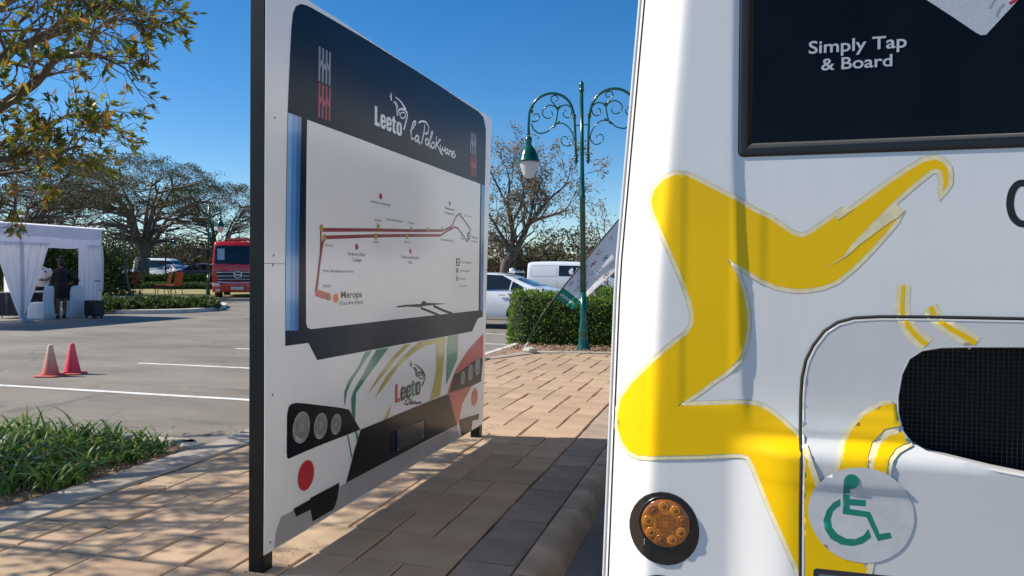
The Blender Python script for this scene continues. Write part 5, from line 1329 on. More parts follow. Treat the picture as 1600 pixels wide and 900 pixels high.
# thin young tree on the lawn
q0 = at(206, 462, 39.5); q0.z = 0
Y_ = lambda u, v: at(u, v, 39.5)
limb_tree('young_tree', 'thin bare young tree on the lawn right of the tent', q0, [([q0, Y_(199, 440), Y_(196, 410), Y_(195, 385), Y_(193, 340)], .075, .02, 0, 0, 0), ([Y_(197, 412), Y_(203, 385), Y_(210, 360), Y_(218, 335)], .045, .012, 4, .7, 1), ([Y_(196, 405), Y_(186, 392), Y_(176, 380)], .03, .01, 4, .6, 1), ([Y_(194, 370), Y_(188, 350), Y_(184, 330)], .03, .01, 4, .6, 1)],
          M['bark_grey'], dict(up=.2, r=.008, spread=.6, kids=(1, 2), minr=.004), lambda t, tips: (lambda tp: quads('crown', leaves(tp[NR.integers(0, len(tp), 300)]+NR.normal(size=(300, 3))*.1, rdirs(300, 0), .09, .03, .4), M['thorn_leaf'], t))(tips_arr(tips)[0]))

# near tree reaching in at the top left: red-bushwillow-like leaves in whorls
random.seed(21)
M['near_leaf'] = ramp_leaf('autumn_leaf', [(.07, .12, .018), (.12, .18, .025), (.10, .14, .025), (.18, .24, .035), (.30, .32, .045), (.46, .34, .04), (.12, .17, .025), (.50, .20, .04), (.09, .13, .025)], .45, .4)
DN = 5.3
Bp = lambda u, v, dd=0.0: at(u, v, DN+dd)
tb = Vector((-7.5, 2.3, 0))
crot = tb+Vector((.15, .0, 1.7))
limbs = [([tb-Vector((0, 0, .12)), tb+Vector((.05, 0, .8)), crot], .17, .14, 0, 0, 0),
         ([crot, Bp(-190, 200), Bp(-80, 130), Bp(0, 92), Bp(20, 77), Bp(50, 65), Bp(83, 45), Bp(103, 20), Bp(112, -8), Bp(140, -60)], .055, .008, 3, .36, 2),
         ([crot, Bp(-150, 250, .6), Bp(-60, 205, .5), Bp(40, 140, .3), Bp(67, 117, .2), Bp(90, 90), Bp(133, 83, -.1), Bp(145, 55, -.2), Bp(165, 34, -.3), Bp(188, 22, -.4)], .05, .006, 3, .30, 2),
         ([Bp(125, 84), Bp(150, 86), Bp(172, 95), Bp(196, 106)], .02, .005, 2, .22, 1),
         ([Bp(165, 36), Bp(188, 30), Bp(205, 32), Bp(222, 40)], .018, .005, 2, .18, 1),
         ([Bp(50, 65), Bp(95, 48, .2), Bp(130, 28, .2), Bp(155, 8, .2), Bp(180, -8, .2)], .03, .006, 2, .26, 2),
         ([crot, Bp(-160, 300, 1), Bp(-60, 255, 1), Bp(20, 215, .9), Bp(70, 195, .8), Bp(110, 180, .8), Bp(132, 172, .8)], .035, .005, 2, .32, 2),
         ([Bp(-60, 250, .6), Bp(0, 250, .5), Bp(50, 240, .4), Bp(95, 236, .4), Bp(118, 228, .4)], .03, .006, 2, .28, 2),
         ([Bp(-60, 290, .4), Bp(-10, 275, .3), Bp(30, 268, .3), Bp(60, 262, .2)], .025, .006, 2, .30, 2),
         ([Bp(-40, 60, -.4), Bp(-10, 20, -.5), Bp(20, 0, -.5), Bp(60, -30, -.5)], .03, .008, 2, .40, 2)]
# limbs outside the picture that carry the rest of the crown (they throw the dappled shade)
for a, e, L_ in ((200, .9, 2.0), (270, .9, 2.2), (330, 1.1, 1.8), (20, 1.7, 1.3), (50, 1.3, 1.6), (80, 1.2, 1.7), (105, 1.1, 1.9), (130, 1.2, 1.7), (65, 1.9, 1.4), (95, 1.7, 1.4), (35, 1.5, 1.2), (350, 1.6, 1.3), (150, 1.4, 1.6), (85, .8, 1.8), (0, 1.2, 1.2)):
    d = Vector((math.cos(R(a)), math.sin(R(a)), e)); limbs.append(([crot, crot+d*L_*.35, crot+d*L_*.7+Vector((0, 0, .1)), crot+d*L_+Vector((0, 0, -.1))], .05, .010, 3, .60, 2))
def near_leaves(t, tips):
    tp, td = tips_arr(tips); n = len(tp); Ps = []; Ds = []
    rel = tp+np.array(tuple(tb))-np.array(tuple(CAM)); dep = rel @ np.array(tuple(FWD)); uu = 800+F*(rel @ np.array(tuple(RGT)))/np.maximum(dep, .1)
    keep = NR.uniform(size=n) < np.where((uu > -60) & (dep > .5), .19, .62)
    for p, d in zip(tp[keep], td[keep]):
        k = NR.integers(3, 6)
        for _ in range(k):
            dd = np.array(d)*.9+NR.normal(size=3)*.75; Ps.append(p); Ds.append(dd)
    quads('crown', leaves(np.array(Ps), np.array(Ds), .074, .025, .35, .15), M['near_leaf'], t)
limb_tree('leafy_tree', 'near tree with sparse green and orange leaves reaching in at upper left', tb, limbs, M['bark'], dict(up=.06, r=.006, spread=.75, kids=(2, 3), minr=.0022), near_leaves)

# distant trees and scrub
random.seed(31)
def far_tree(label, u, dd, r, h, cols, name='distant_tree', n=3600, ls=.32, group='distant trees along the horizon', trunk=.0):
    p = at(u, 430, dd); t = thing(name, label, 'tree', (p.x, p.y, ZL), random.uniform(0, 6), group); b = MB()
    for i in range(5):
        a = random.uniform(0, 6.28); e = Vector((math.cos(a)*r*.5, math.sin(a)*r*.5, h*.75)); b.tube([(0, 0, 0), Vector((e.x*.2, e.y*.2, h*.35)), e], [.12, .09, .03], 5, cap=False)
    b.build('trunk', M['bark'], t)
    d = rdirs(n, .1); rad = NR.uniform(.25, 1.0, n)**.5; lump = 1+.25*np.sin(d[:, 0]*5+u)*np.sin(d[:, 1]*6+u*.3)+.12*np.sin(d[:, 2]*9)
    P = d*np.array([r, r, h*(1-trunk)/2])*(rad*lump)[:, None]+np.array([0, 0, h*(1+trunk)/2]); P[:, 2] = np.maximum(P[:, 2], .1)
    quads('crown', leaves(P, rdirs(n, .2), ls, ls*.5, .5), cols, t); return t
GN = ramp_leaf('far_green', [(.035, .05, .018), (.055, .075, .025), (.075, .095, .035), (.10, .11, .05)], .2, .8)
BR = ramp_leaf('far_brown', [(.07, .055, .035), (.10, .08, .05), (.13, .105, .07), (.09, .075, .04)], .2, .8)
OL = ramp_leaf('far_olive', [(.07, .07, .025), (.10, .10, .035), (.13, .125, .05)], .2, .8)
for u, dd, r, h, c, lab in ((772, 78, 3.6, 5.0, BR, 'brown bare scrub tree on the horizon right beside the board edge'), (812, 82, 3.2, 4.2, OL, 'olive scrub tree on the horizon left of the white van'), (845, 84, 4.2, 4.6, OL, 'olive scrub tree on the horizon above the rear of the van'), (900, 80, 5.2, 6.2, BR, 'dome shaped brown tree on the horizon above the white van'), (948, 88, 4.2, 4.4, BR, 'brown scrub on the horizon close to the bus edge'), (985, 90, 4.5, 4.4, GN, 'scrub on the horizon behind the bus corner'),
                            (175, 95, 5, 6.0, GN, 'green tree on the horizon between tent and thick trunk'), (245, 100, 5, 5.6, GN, 'green tree on the horizon above the minibus'), (268, 105, 5, 6.2, GN, 'green tree on the horizon beside the distant lamp'), (290, 100, 4.4, 5.4, OL, 'pale olive tree on the horizon above the dark car'), (312, 98, 4.6, 4.6, BR, 'brown scrub on the horizon left of the fire truck'), (345, 105, 5, 5, BR, 'brown scrub on the horizon behind the fire truck'), (380, 100, 5, 5.2, OL, 'olive scrub on the horizon at the left edge of the board'), (50, 90, 6, 6.0, GN, 'green tree on the horizon behind the tent roof'), (120, 95, 6, 6.4, GN, 'green tree on the horizon above the tent corner')):
    far_tree(lab, u, dd, r, h, c)
# continuous woodland closing the horizon all round
n = 26000; a = NR.uniform(0, 6.283, n); rr = NR.uniform(150, 190, n); hh = (2.6+1.4*np.sin(a*23)+1.0*np.sin(a*51+1)+.7*np.sin(a*117))*NR.uniform(0, 1, n)**.6+.2
P = np.stack([np.cos(a)*rr, np.sin(a)*rr, hh], 1); o = quads('distant_woodland', leaves(P, rdirs(n, .2), 2.2, 1.3, .5), OL); tag(o, 'distant belt of scrub woodland along the horizon', 'woodland', kind='stuff')

# ------------------------------------------------------------------ vehicles
def paint(name, c, rough=.25): return mat(name, c, rough, var=.03, coat=.7, scale=2)
M['car_white'] = paint('car_white', (.70, .72, .74)); M['car_silver'] = paint('car_silver', (.42, .43, .45)); M['car_blue'] = paint('car_blue_grey', (.07, .10, .17)); M['car_maroon'] = paint('car_maroon', (.12, .015, .02))
M['fire_red'] = paint('fire_red', (.58, .012, .018)); M['car_glass'] = mat('car_glass', (.012, .018, .024), .05, var=.2, spec=.6)
M['grille_black'] = mat('grille_black', (.012, .012, .014), .4)
def car_shell(secs, t, m, nround=3, sub=2):
    """secs: (x, zlow, zbelt, ztop, wlow, wbelt, wtop)"""
    b = MB(); rings = []
    for x, zl, zb, zt, wl_, wb_, wt in secs:
        zm = zl+(zb-zl)*.45
        half = [(wl_*.9, zl), (wl_, zl+.06), (wb_*1.0, zm), (wb_*.985, zb), (wt+.02, zb+(zt-zb)*.85 if zt-zb > .05 else zt-.012), (wt*.86, zt-.012), (wt*.45, zt)]
        rings.append([(x, y, z) for y, z in half]+[(x, -y, z) for y, z in reversed(half)])
    b.loft(rings); o = b.build('body', m, t, smooth=True)
    md = o.modifiers.new('sub', 'SUBSURF'); md.levels = sub; md.render_levels = sub; return o
def car(name, label, loc, rz, m, kind='sedan', cat='car', group=None, detail=True, scale=1.0, windows=None):
    t = thing(name, label, cat, loc, rz, group); t.scale = (scale,)*3
    if kind == 'sedan':
        secs = [(2.36, .34, .60, .64, .62, .70, .60), (2.22, .22, .66, .70, .80, .84, .70), (1.7, .2, .78, .84, .86, .90, .72), (1.0, .2, .88, .95, .88, .915, .76), (.72, .2, .90, 1.0, .88, .92, .78), (.0, .2, .92, 1.40, .88, .92, .60), (-.5, .2, .93, 1.44, .88, .92, .60), (-1.1, .2, .94, 1.36, .88, .92, .58), (-1.75, .2, .95, 1.04, .88, .91, .72), (-2.2, .22, .93, 1.0, .86, .88, .74), (-2.36, .34, .86, .92, .74, .80, .70)]
        wh = [(1.42, .32), (-1.42, .32)]; L2 = 2.36
        side = [[(.66, .98), (.18, 1.32), (-.28, 1.37), (-.30, .98)], [(-.35, .98), (-.33, 1.37), (-.85, 1.345), (-1.12, 1.22), (-1.10, .99)], [(-1.14, .99), (-1.16, 1.20), (-1.48, 1.05), (-1.45, 1.0)]]
        ws = [(-.64, 1.02), (.64, 1.02), (.52, 1.37), (-.52, 1.37)]; rs = [(-.64, 1.08), (.64, 1.08), (.50, 1.35), (-.50, 1.35)]
    elif kind == 'hatch':
        secs = [(2.0, .34, .66, .70, .6, .68, .58), (1.88, .2, .72, .78, .78, .82, .68), (1.3, .2, .88, .94, .84, .88, .72), (.85, .2, .92, 1.02, .85, .89, .74), (.15, .2, .95, 1.46, .85, .89, .60), (-.7, .2, .97, 1.5, .85, .89, .6), (-1.4, .2, .98, 1.42, .85, .88, .58), (-1.85, .22, .98, 1.12, .83, .86, .64), (-1.98, .34, .86, .95, .74, .8, .6)]
        wh = [(1.22, .31), (-1.25, .31)]; L2 = 2.0
        side = [[(.8, 1.0), (.25, 1.38), (-.3, 1.42), (-.3, 1.0)], [(-.36, 1.0), (-.36, 1.42), (-1.2, 1.38), (-1.45, 1.06)]]
        ws = [(-.62, 1.05), (.62, 1.05), (.5, 1.40), (-.5, 1.40)]; rs = [(-.6, 1.12), (.6, 1.12), (.48, 1.38), (-.48, 1.38)]
    else:  # van / minibus
        secs = [(2.45, .36, .72, .76, .74, .80, .7), (2.32, .24, .84, .90, .86, .92, .78), (1.95, .24, 1.0, 1.10, .90, .95, .82), (1.55, .24, 1.08, 1.32, .90, .95, .80), (1.05, .24, 1.12, 1.86, .90, .95, .76), (.5, .24, 1.12, 1.95, .90, .95, .78), (-1.0, .24, 1.12, 1.97, .90, .95, .78), (-2.2, .24, 1.12, 1.95, .90, .95, .78), (-2.40, .26, 1.12, 1.9, .90, .94, .76), (-2.45, .36, 1.10, 1.82, .84, .90, .72)]
        wh = [(1.55, .33), (-1.5, .33)]; L2 = 2.45
        side = windows if windows is not None else [[(1.62, 1.16), (1.16, 1.70), (.74, 1.72), (.74, 1.16)], [(.62, 1.18), (.62, 1.72), (-.72, 1.74), (-.72, 1.18)]]
        ws = [(-.70, 1.22), (.70, 1.22), (.60, 1.76), (-.60, 1.76)]; rs = [(-.66, 1.2), (.66, 1.2), (.6, 1.72), (-.6, 1.72)]
    body = car_shell(secs, t, m); bpy.context.view_layer.update()
    bv = bvh_of([body], world=False)
    for sgn in (1, -1):
        for w in side:
            project(w, lambda a, c: (a, sgn*2, c), (0, -sgn, 0), bv, .008, .05).build('window', M['car_glass'], t, smooth=True, normals=False)
        for x, r in wh:
            project(circle((x, r+.02), r+.055, 20), lambda a, c: (a, sgn*2, c), (0, -sgn, 0), bv, .004, .1).build('wheel_arch', M['grille_black'], t, normals=False)
            wheel(t, (x, sgn*(.80 if kind != 'van' else .84), r), r, .20, 'Y', n=18)
        if detail:
            hx = (-.15, -.95) if kind != 'van' else (.85,)
            for x in hx:
                b = MB(); b.box((x, sgn*(.925 if kind == 'sedan' else .90 if kind == 'hatch' else .955), .86 if kind != 'van' else .98), (.17, .03, .025)); bevel(b.build('door_handle', M['chrome'] if kind == 'sedan' else M['grille_black'], t), .006)
            z0, z1 = (.30, .90)
            for x in ((.72, -.32, -1.16) if kind == 'sedan' else (.8, -.33) if kind == 'hatch' else (.70, -.80)):
                project([(x-.006, z0), (x+.006, z0), (x+.006, z1), (x-.006, z1)], lambda a, c: (a, sgn*2, c), (0, -sgn, 0), bv, .003, .1).build('door_seam', M['grille_black'], t, normals=False)
            # mirror
            mx, mz = ((.66, 1.0) if kind == 'sedan' else (.8, 1.02) if kind == 'hatch' else (1.38, 1.18)); b = MB(); b.ball((mx, sgn*1.02, mz), (.07, .10, .07), 10); b.build('mirror', m, t, smooth=True)
            hz = .66 if kind != 'van' else .80
            project([(sgn*.42, hz-.07), (sgn*.74, hz-.05), (sgn*.74, hz+.05), (sgn*.42, hz+.03)], lambda a, c: (4, a, c), (-1, 0, 0), bv, .006, .1).build('headlight', M['lamp_clear'], t, smooth=True, normals=False)
            tz = (.72, .90) if kind == 'sedan' else (.78, 1.05) if kind == 'hatch' else (.80, 1.22)
            project([(sgn*(.46 if kind == 'sedan' else .62), tz[0]), (sgn*.84, tz[0]), (sgn*.84, tz[1]), (sgn*(.46 if kind == 'sedan' else .66), tz[1])], lambda a, c: (-4, a, c), (1, 0, 0), bv, .006, .06).build('tail_light', M['lamp_red'], t, smooth=True, normals=False)
    project(ws, lambda a, c: (4, a, c), (-1, 0, 0), bv, .006, .1).build('windscreen', M['car_glass'], t, smooth=True, normals=False)
    project(rs, lambda a, c: (-4, a, c), (1, 0, 0), bv, .006, .1).build('rear_screen', M['car_glass'], t, smooth=True, normals=False)
    if detail:
        project([(-.26, .46), (.26, .46), (.26, .57), (-.26, .57)], lambda a, c: (-4, a, c), (1, 0, 0), bv, .012, .1).build('number_plate', M['plate'], t, normals=False)
        project([(-.5, .42), (.5, .42), (.55, .58), (-.55, .58)], lambda a, c: (4, a, c), (-1, 0, 0), bv, .008, .1).build('radiator_grille', M['grille_black'], t, normals=False)
    return t, bv
# white sedan behind the hedge, nose hidden by the board
p = at(806, 470, 19.6)
sed, bv = car('sedan', 'white sedan parked between the route board and the hedge', (p.x-1.15, p.y+.35, ZL), R(180), M['car_white'], 'sedan')
b = MB(); b.loft([[(-1.02, -.02, 1.40), (-1.02, .02, 1.40), (-.82, .02, 1.425), (-.82, -.02, 1.425)], [(-1.03, -.006, 1.46), (-1.03, .006, 1.46), (-.96, .006, 1.46), (-.96, -.006, 1.46)]]); b.build('antenna', M['car_white'], sed)
for sgn in (1, -1):   # bright belt and sill trims
    for z0, z1, mm in ((.955, .972, 'chrome'), (.26, .31, 'chrome')):
        project([(.7, z0), (-1.5, z0), (-1.5, z1), (.7, z1)], lambda a, c: (a, sgn*2, c), (0, -sgn, 0), bv, .004, .15).build('trim', M[mm], sed, normals=False)
# white panel van beyond
p = at(893, 440, 43)
van, bv = car('van', 'white panel van parked beyond the hedge behind the banner', (p.x+.2, p.y, ZL), R(2), M['car_white'], 'van', 'van', scale=1.05)
for sgn in (1, -1):
    for ring_ in ([(-.82, 1.16), (-2.2, 1.16), (-2.2, 1.74), (-.82, 1.74)],):
        q = offset_loop(ring_, -.03); 
        vs, fs = fill(ring_, .2, holes=[q]); project(None, lambda a, c: (a, sgn*2, c), (0, -sgn, 0), bv, .004, vf=(vs, fs)).build('panel_line', M['car_silver'], van, normals=False)
    # film print on the window
    for pts in ([(-.15, 1.30), (-.2, 1.42), (-.12, 1.55), (-.02, 1.62), (.05, 1.5), (.0, 1.4), (.06, 1.32), (-.05, 1.27)], [(.2, 1.45), (.5, 1.45), (.5, 1.5), (.2, 1.5)], [(.2, 1.54), (.45, 1.54), (.45, 1.60), (.2, 1.60)]):
        project(pts, lambda a, c: (a, sgn*2, c), (0, -sgn, 0), bv, .012, .1).build('window_print', M['car_white'], van, normals=False)
# dark trailer kiosk with white script on its roof edge, far behind the sedan
p = at(806, 440, 50); t = thing('kiosk_trailer', 'small dark trailer with white scroll sign on top left of the van', 'trailer', (p.x, p.y, ZL), R(10))
b = MB(); b.box((0, 0, .85), (1.1, 1.2, 1.1)); bevel(b.build('box', M['grille_black'], t), .05)
b = MB(); b.box((0, 0, 1.43), (1.2, 1.3, .05)); b.build('shelf', M['car_white'], t)
b = MB(); b.lathe([(.26, 1.46), (.25, 1.55), (.2, 1.64), (.1, 1.70), (.01, 1.72)], (-.26, 0, 0), 14); b.build('dome', M['car_white'], t, smooth=True)
for i in range(6):
    b = MB(); b.tube([(.08+i*.09, -.6, 1.45), (.10+i*.09, -.6, 1.52+.05*(i % 3)), (.15+i*.09, -.6, 1.46)], .018, 5); b.build('scroll_sign', M['car_white'], t)
for s in (-1, 1): wheel(t, (0, s*.62, .3), .3, .16, 'Y', n=14)
# far parked vehicles at left, on slightly higher ground
ZB = .42
b = MB(); c_ = [at(u, 430, d) for u, d in ((120, 62.5), (345, 61.0), (360, 110), (100, 110))]
b.add([(q.x, q.y, ZB) for q in c_]+[(q.x, q.y, ZL-.05) for q in c_], [(0, 1, 2, 3), (0, 4, 5, 1), (1, 5, 6, 2), (2, 6, 7, 3), (3, 7, 4, 0)]); tag(b.build('raised_lot', M['asphalt']), kind='structure')
p = at(256, 421, 73); car('minibus', 'pale minibus with dark side windows behind the lawn hedge', (p.x, p.y, ZB), R(8), M['car_white'], 'van', 'minibus', 'parked cars behind the lawn', False, 1.06, [[(1.62, 1.16), (1.16, 1.70), (.74, 1.72), (.74, 1.16)], [(.66, 1.1), (.66, 1.74), (-.78, 1.76), (-.78, 1.1)], [(-.85, 1.1), (-.85, 1.76), (-2.25, 1.74), (-2.25, 1.1)]])
p = at(264, 421, 67); car('parked_car', 'silver car in front of the pale minibus', (p.x, p.y, ZB), R(168), M['car_silver'], 'sedan', 'car', 'parked cars behind the lawn', False)
p = at(308, 421, 65); car('parked_car', 'dark blue and red car left of the lamp by the fire truck', (p.x, p.y, ZB), R(190), M['car_maroon'], 'hatch', 'car', 'parked cars behind the lawn', False, 1.02)
p = at(294, 421, 80); car('parked_car', 'white car farthest back between minibus and red car', (p.x, p.y, ZB), R(30), M['car_white'], 'hatch', 'car', 'parked cars behind the lawn', False)
p = at(186, 421, 72); car('parked_car', 'white car glimpsed left of the thick thorn tree trunk', (p.x, p.y, ZB), R(5), M['car_white'], 'sedan', 'car', 'parked cars behind the lawn', False)

# ------------------------------------------------------------------ red fire truck facing the camera
p = at(369, 440, 37.5)
face = math.atan2(-p.y, -p.x)-R(90)+R(180)   # local -Y looks at the camera
tr = thing('fire_truck', 'red fire truck facing the camera, half hidden by the board', 'fire truck', (p.x+.1, p.y, ZL), math.atan2(p.y, p.x)-R(90)-R(4))
def prism(b, pts, y0, y1, mi=0):
    n = len(pts); b.add([(x, y0, z) for x, z in pts]+[(x, y1, z) for x, z in pts], [tuple(range(n)), tuple(range(2*n-1, n-1, -1))]+[(i, n+i, n+(i+1) % n, (i+1) % n) for i in range(n)])
W_ = 1.19
b = MB(); rings = []
for z, w, yf, yb in ((.55, W_*.97, .10, 2.1), (.95, W_, .0, 2.1), (1.55, W_, .0, 2.1), (1.75, W_, .02, 2.1), (2.45, W_*.965, .17, 2.1), (2.75, W_*.94, .26, 2.08), (2.86, W_*.90, .36, 2.0)):
    c = .16; rings.append([(-w+c, yf, z), (-w*.6, yf-.04, z), (0, yf-.06, z), (w*.6, yf-.04, z), (w-c, yf, z), (w-.03, yf+.05, z), (w, yf+.18, z), (w, yb, z), (-w, yb, z), (-w, yf+.18, z), (-w+.03, yf+.05, z)])
b.loft(rings); cab = b.build('cab', M['fire_red'], tr, auto=35); bevel(cab, .02, 2)
bv = bvh_of([cab], world=False)
fr = lambda a, c: (a, -2, c)
def front(name, poly, m, off=.012, sp=.15, parent=None): return project(poly, fr, (0, 1, 0), bv, off, sp).build(name, m, parent or tr, smooth=True, normals=False)
ws = front('windscreen', rrect(-1.03, 1.80, 1.03, 2.62, .06), M['car_glass'], .014); front('windscreen_seal', rrect(-1.07, 1.76, 1.07, 2.66, .08), M['rubber'], .008)
M['pale_glass'] = mat('pale_glass', (.35, .48, .52), .08, spec=.6); front('inspection_disc', [(-.95, 1.95), (-.62, 1.95), (-.62, 2.5), (-.95, 2.5)], M['pale_glass'], .017, parent=ws)
for s in (-1, 1):
    b = MB(); b.tube([(s*.15, -.10, 1.74), (s*.55, -.075, 1.80), (s*.9, -.02, 1.84)], .018, 5); b.build('wiper', M['rubber'], tr)
front('grille', [(-.92, .93), (.92, .93), (1.0, 1.40), (-1.0, 1.40)], M['grille_black'], .012)
for z, w, h in ((1.36, .98, .028), (1.18, .95, .026), (1.02, .93, .020)):
    b = MB(); b.tube([(-w, -.03, z-.02), (-w*.6, -.085, z), (0, -.105, z+.005), (w*.6, -.085, z), (w, -.03, z-.02)], h, 6); b.build('grille_bar', M['chrome'], tr, smooth=True)
b = MB(); b.tube([(-1.0, .02, .90), (-.6, -.08, .86), (0, -.10, .84), (.6, -.08, .86), (1.0, .02, .90)], .032, 6); b.build('grille_bar', M['chrome'], tr, smooth=True)
# emblem: chrome hexagon ring with a cross bar
b = MB(); hx = [(.20*math.cos(R(a)), -.15, 1.25+.19*math.sin(R(a))) for a in range(30, 391, 60)]; b.tube(hx, .026, 6, cap=False); b.tube([(-.15, -.15, 1.25), (.15, -.15, 1.25)], .03, 6); b.tube([(-.11, -.15, 1.36), (-.11, -.15, 1.14)], .018, 5); b.tube([(.11, -.15, 1.36), (.11, -.15, 1.14)], .018, 5); b.build('emblem', M['chrome'], tr, smooth=True)
b = MB(); rings = []
for z, y in ((.38, .05), (.42, -.06), (.62, -.09), (.82, -.07), (.88, .02)):
    rings.append([(-1.19, y+.22, z), (-1.10, y+.06, z), (-.6, y, z), (0, y-.02, z), (.6, y, z), (1.10, y+.06, z), (1.19, y+.22, z), (1.19, .9, z), (-1.19, .9, z)])
b.loft(rings); bump_ = b.build('bumper', M['fire_red'], tr, auto=40)
for s in (-1, 1):
    b = MB(); b.box((s*.98, -.02, .74), (.30, .10, .16)); h = b.build('headlight', M['lamp_clear'], tr); bevel(h, .03, 3)
    b = MB(); b.box((s*.92, -.03, .50), (.20, .10, .10)); bevel(b.build('fog_light', M['lamp_clear'], tr), .02)
    wheel(tr, (s*.98, 1.15, .48), .48, .30, 'X', n=22)
    for q in (-.12, .22): wheel(tr, (s*.92, 5.2+q*0, .48), .48, .30, 'X', n=18) if q < 0 else None
    b = MB(); b.tube([(s*1.12, .22, 2.6), (s*1.33, .05, 2.62), (s*1.36, .05, 1.85), (s*1.18, .2, 1.82)], .018, 5); mr = b.build('mirror_arm', M['rubber'], tr); b = MB(); b.box((s*1.36, .02, 2.25), (.20, .08, .42)); bevel(b.build('mirror', M['rubber'], mr), .03)
    project([(.35, 1.75), (1.2, 1.75), (1.2, 2.5), (.5, 2.5)], lambda a, c: (s*3, a, c), (-s, 0, 0), bv, .01, .2).build('side_window', M['car_glass'], tr, normals=False)
b = MB(); b.box((-.02, -.15, .585), (.56, .02, .13)); pl = b.build('number_plate', M['plate'], tr)
vs, fs, w = glyphs('DSB 104 L', .01); b = MB(); b.add([(-.24+x*.44/w, -.162, .55+y*.075) for x, y in vs], fs); b.build('lettering', M['ink'], pl, normals=False)
b = MB(); b.box((0, .75, 2.98), (1.1, .28, .13)); bevel(b.build('beacon_bar', M['lamp_red'], tr), .04, 3)
b = MB(); b.box((0, 4.3, 1.75), (2.36, 4.1, 2.1)); bevel(b.build('rear_body', M['fire_red'], tr), .05)
for s in (-1, 1):
    for i in range(3): b = MB(); b.box((s*1.19, 3.1+i*1.25, 1.75), (.03, 1.1, 1.5)); bevel(b.build('locker_shutter', M['alloy'], tr), .01)
b = MB(); b.box((0, 3.6, .62), (1.0, 6.0, .25)); b.build('chassis', M['grille_black'], tr)

# ------------------------------------------------------------------ tent
random.seed(41)
M['cloth'] = mat('tent_cloth', (.80, .80, .86), .85, var=.04, scale=2, trans=.6, bump=.1, bscale=6)
M['cloth_lo'] = mat('tent_valance', (.72, .73, .86), .85, var=.04, scale=2, trans=.45, bump=.1, bscale=6)
M['cloth_white'] = mat('chair_cover', (.72, .73, .77), .8, var=.05, scale=5, trans=.1, bump=.15, bscale=8)
TX, TY1 = -18.45, 19.0; TY0 = 16.25; TYa = 13.5; TB = TX-3.2; TH = 2.67
tent = thing('tent', 'white draped event tent standing on the car park', 'tent', (TX, TY1, ZL)); TO = origin(tent)
def tp(x, y, z): return (x-TO.x, y-TO.y, z)
for x, y in ((TX, TY1), (TX, TY0), (TX, TYa), (TB, TY1), (TB, TY0), (TB, TYa)):
    b = MB(); b.tube([tp(x, y, 0), tp(x, y, TH+.03)], .025, 8); b.box(tp(x, y, .01), (.14, .14, .02)); b.build('pole', M['alloy'], tent)
b = MB(); n = 16; m_ = 10; vs = []
for i in range(n+1):
    for j in range(m_+1):
        y = TYa+(TY1-TYa)*i/n; x = TX+(TB-TX)*j/m_; sag = -.05*abs(math.sin(math.pi*i/n*2))*abs(math.sin(math.pi*j/m_)); vs.append(tp(x, y, TH+.02+sag+.03*math.sin(math.pi*j/m_)))
b.add(vs, [(i*(m_+1)+j, (i+1)*(m_+1)+j, (i+1)*(m_+1)+j+1, i*(m_+1)+j+1) for i in range(n) for j in range(m_)]); b.build('roof', M['cloth'], tent, smooth=True, normals=False)
def drape(name, A_, B_, z0f, z1f, m, nx=60, nz=8, pleat=.025, freq=70, out=(1, 0)):
    b = MB(); vs = []
    for i in range(nx+1):
        t = i/nx; x = A_[0]+(B_[0]-A_[0])*t; y = A_[1]+(B_[1]-A_[1])*t
        for j in range(nz+1):
            s = j/nz; z = z0f(t)+(z1f(t)-z0f(t))*s; o = pleat*s*(math.sin(t*freq)+.5*math.sin(t*freq*2.3+1)); vs.append(tp(x+out[0]*o, y+out[1]*o, z))
    b.add(vs, [(i*(nz+1)+j, (i+1)*(nz+1)+j, (i+1)*(nz+1)+j+1, i*(nz+1)+j+1) for i in range(nx) for j in range(nz)]); return b.build(name, m, tent, smooth=True, normals=False)
for (A_, B_, o, fr_) in (((TX, TYa), (TX, TY1), (1, 0), 46), ((TX, TY1), (TB, TY1), (0, 1), 26), ((TB, TYa), (TB, TY1), (-1, 0), 46)):
    drape('valance', (A_[0]+o[0]*.035, A_[1]+o[1]*.035), (B_[0]+o[0]*.035, B_[1]+o[1]*.035), lambda t: TH+.02, lambda t: TH-.34-.02*math.sin(t*9), M['cloth'], 90, 6, .012, fr_, o)
    drape('valance', (A_[0]+o[0]*.02, A_[1]+o[1]*.02), (B_[0]+o[0]*.02, B_[1]+o[1]*.02), lambda t: TH-.02, lambda t: TH-.58+.015*math.sin(t*13), M['cloth_lo'], 90, 6, .012, fr_*1.3, o)
def curtain(px, py, dirv, w_top, z_gather, w_bot, m, side=1, out=(1, 0), name='curtain'):
    """cloth from the valance gathered to the pole foot"""
    b = MB(); vs = []; nx, nz = 40, 22
    for i in range(nx+1):
        t = i/nx
        for j in range(nz+1):
            s = j/nz; z = (TH-.5)*(1-s)+z_gather*s; w = w_bot+(w_top-w_bot)*(1-s)**.9 if s < 1 else w_bot
            fold = (.02+.035*s*(1-s)*2)*math.sin(t*34)+.02*math.sin(t*15+s*3)
            d = t*w*side; vs.append(tp(px+dirv[0]*d+out[0]*(.05+fold), py+dirv[1]*d+out[1]*(.05+fold), z))
    b.add(vs, [(i*(nz+1)+j, (i+1)*(nz+1)+j, (i+1)*(nz+1)+j+1, i*(nz+1)+j+1) for i in range(nx) for j in range(nz)]); return b.build(name, m, tent, smooth=True, normals=False)
c0 = curtain(TX, TY0-.06, (0, 1), .92, .12, .12, M['cloth']); curtain(TX, TY0+.06, (0, 1), .92, .12, .12, M['cloth'], -1)
curtain(TX, TY1+.02, (0, 1), .60, .75, .14, M['cloth'], -1); curtain(TX, TYa, (0, 1), .8, .12, .12, M['cloth'], 1)
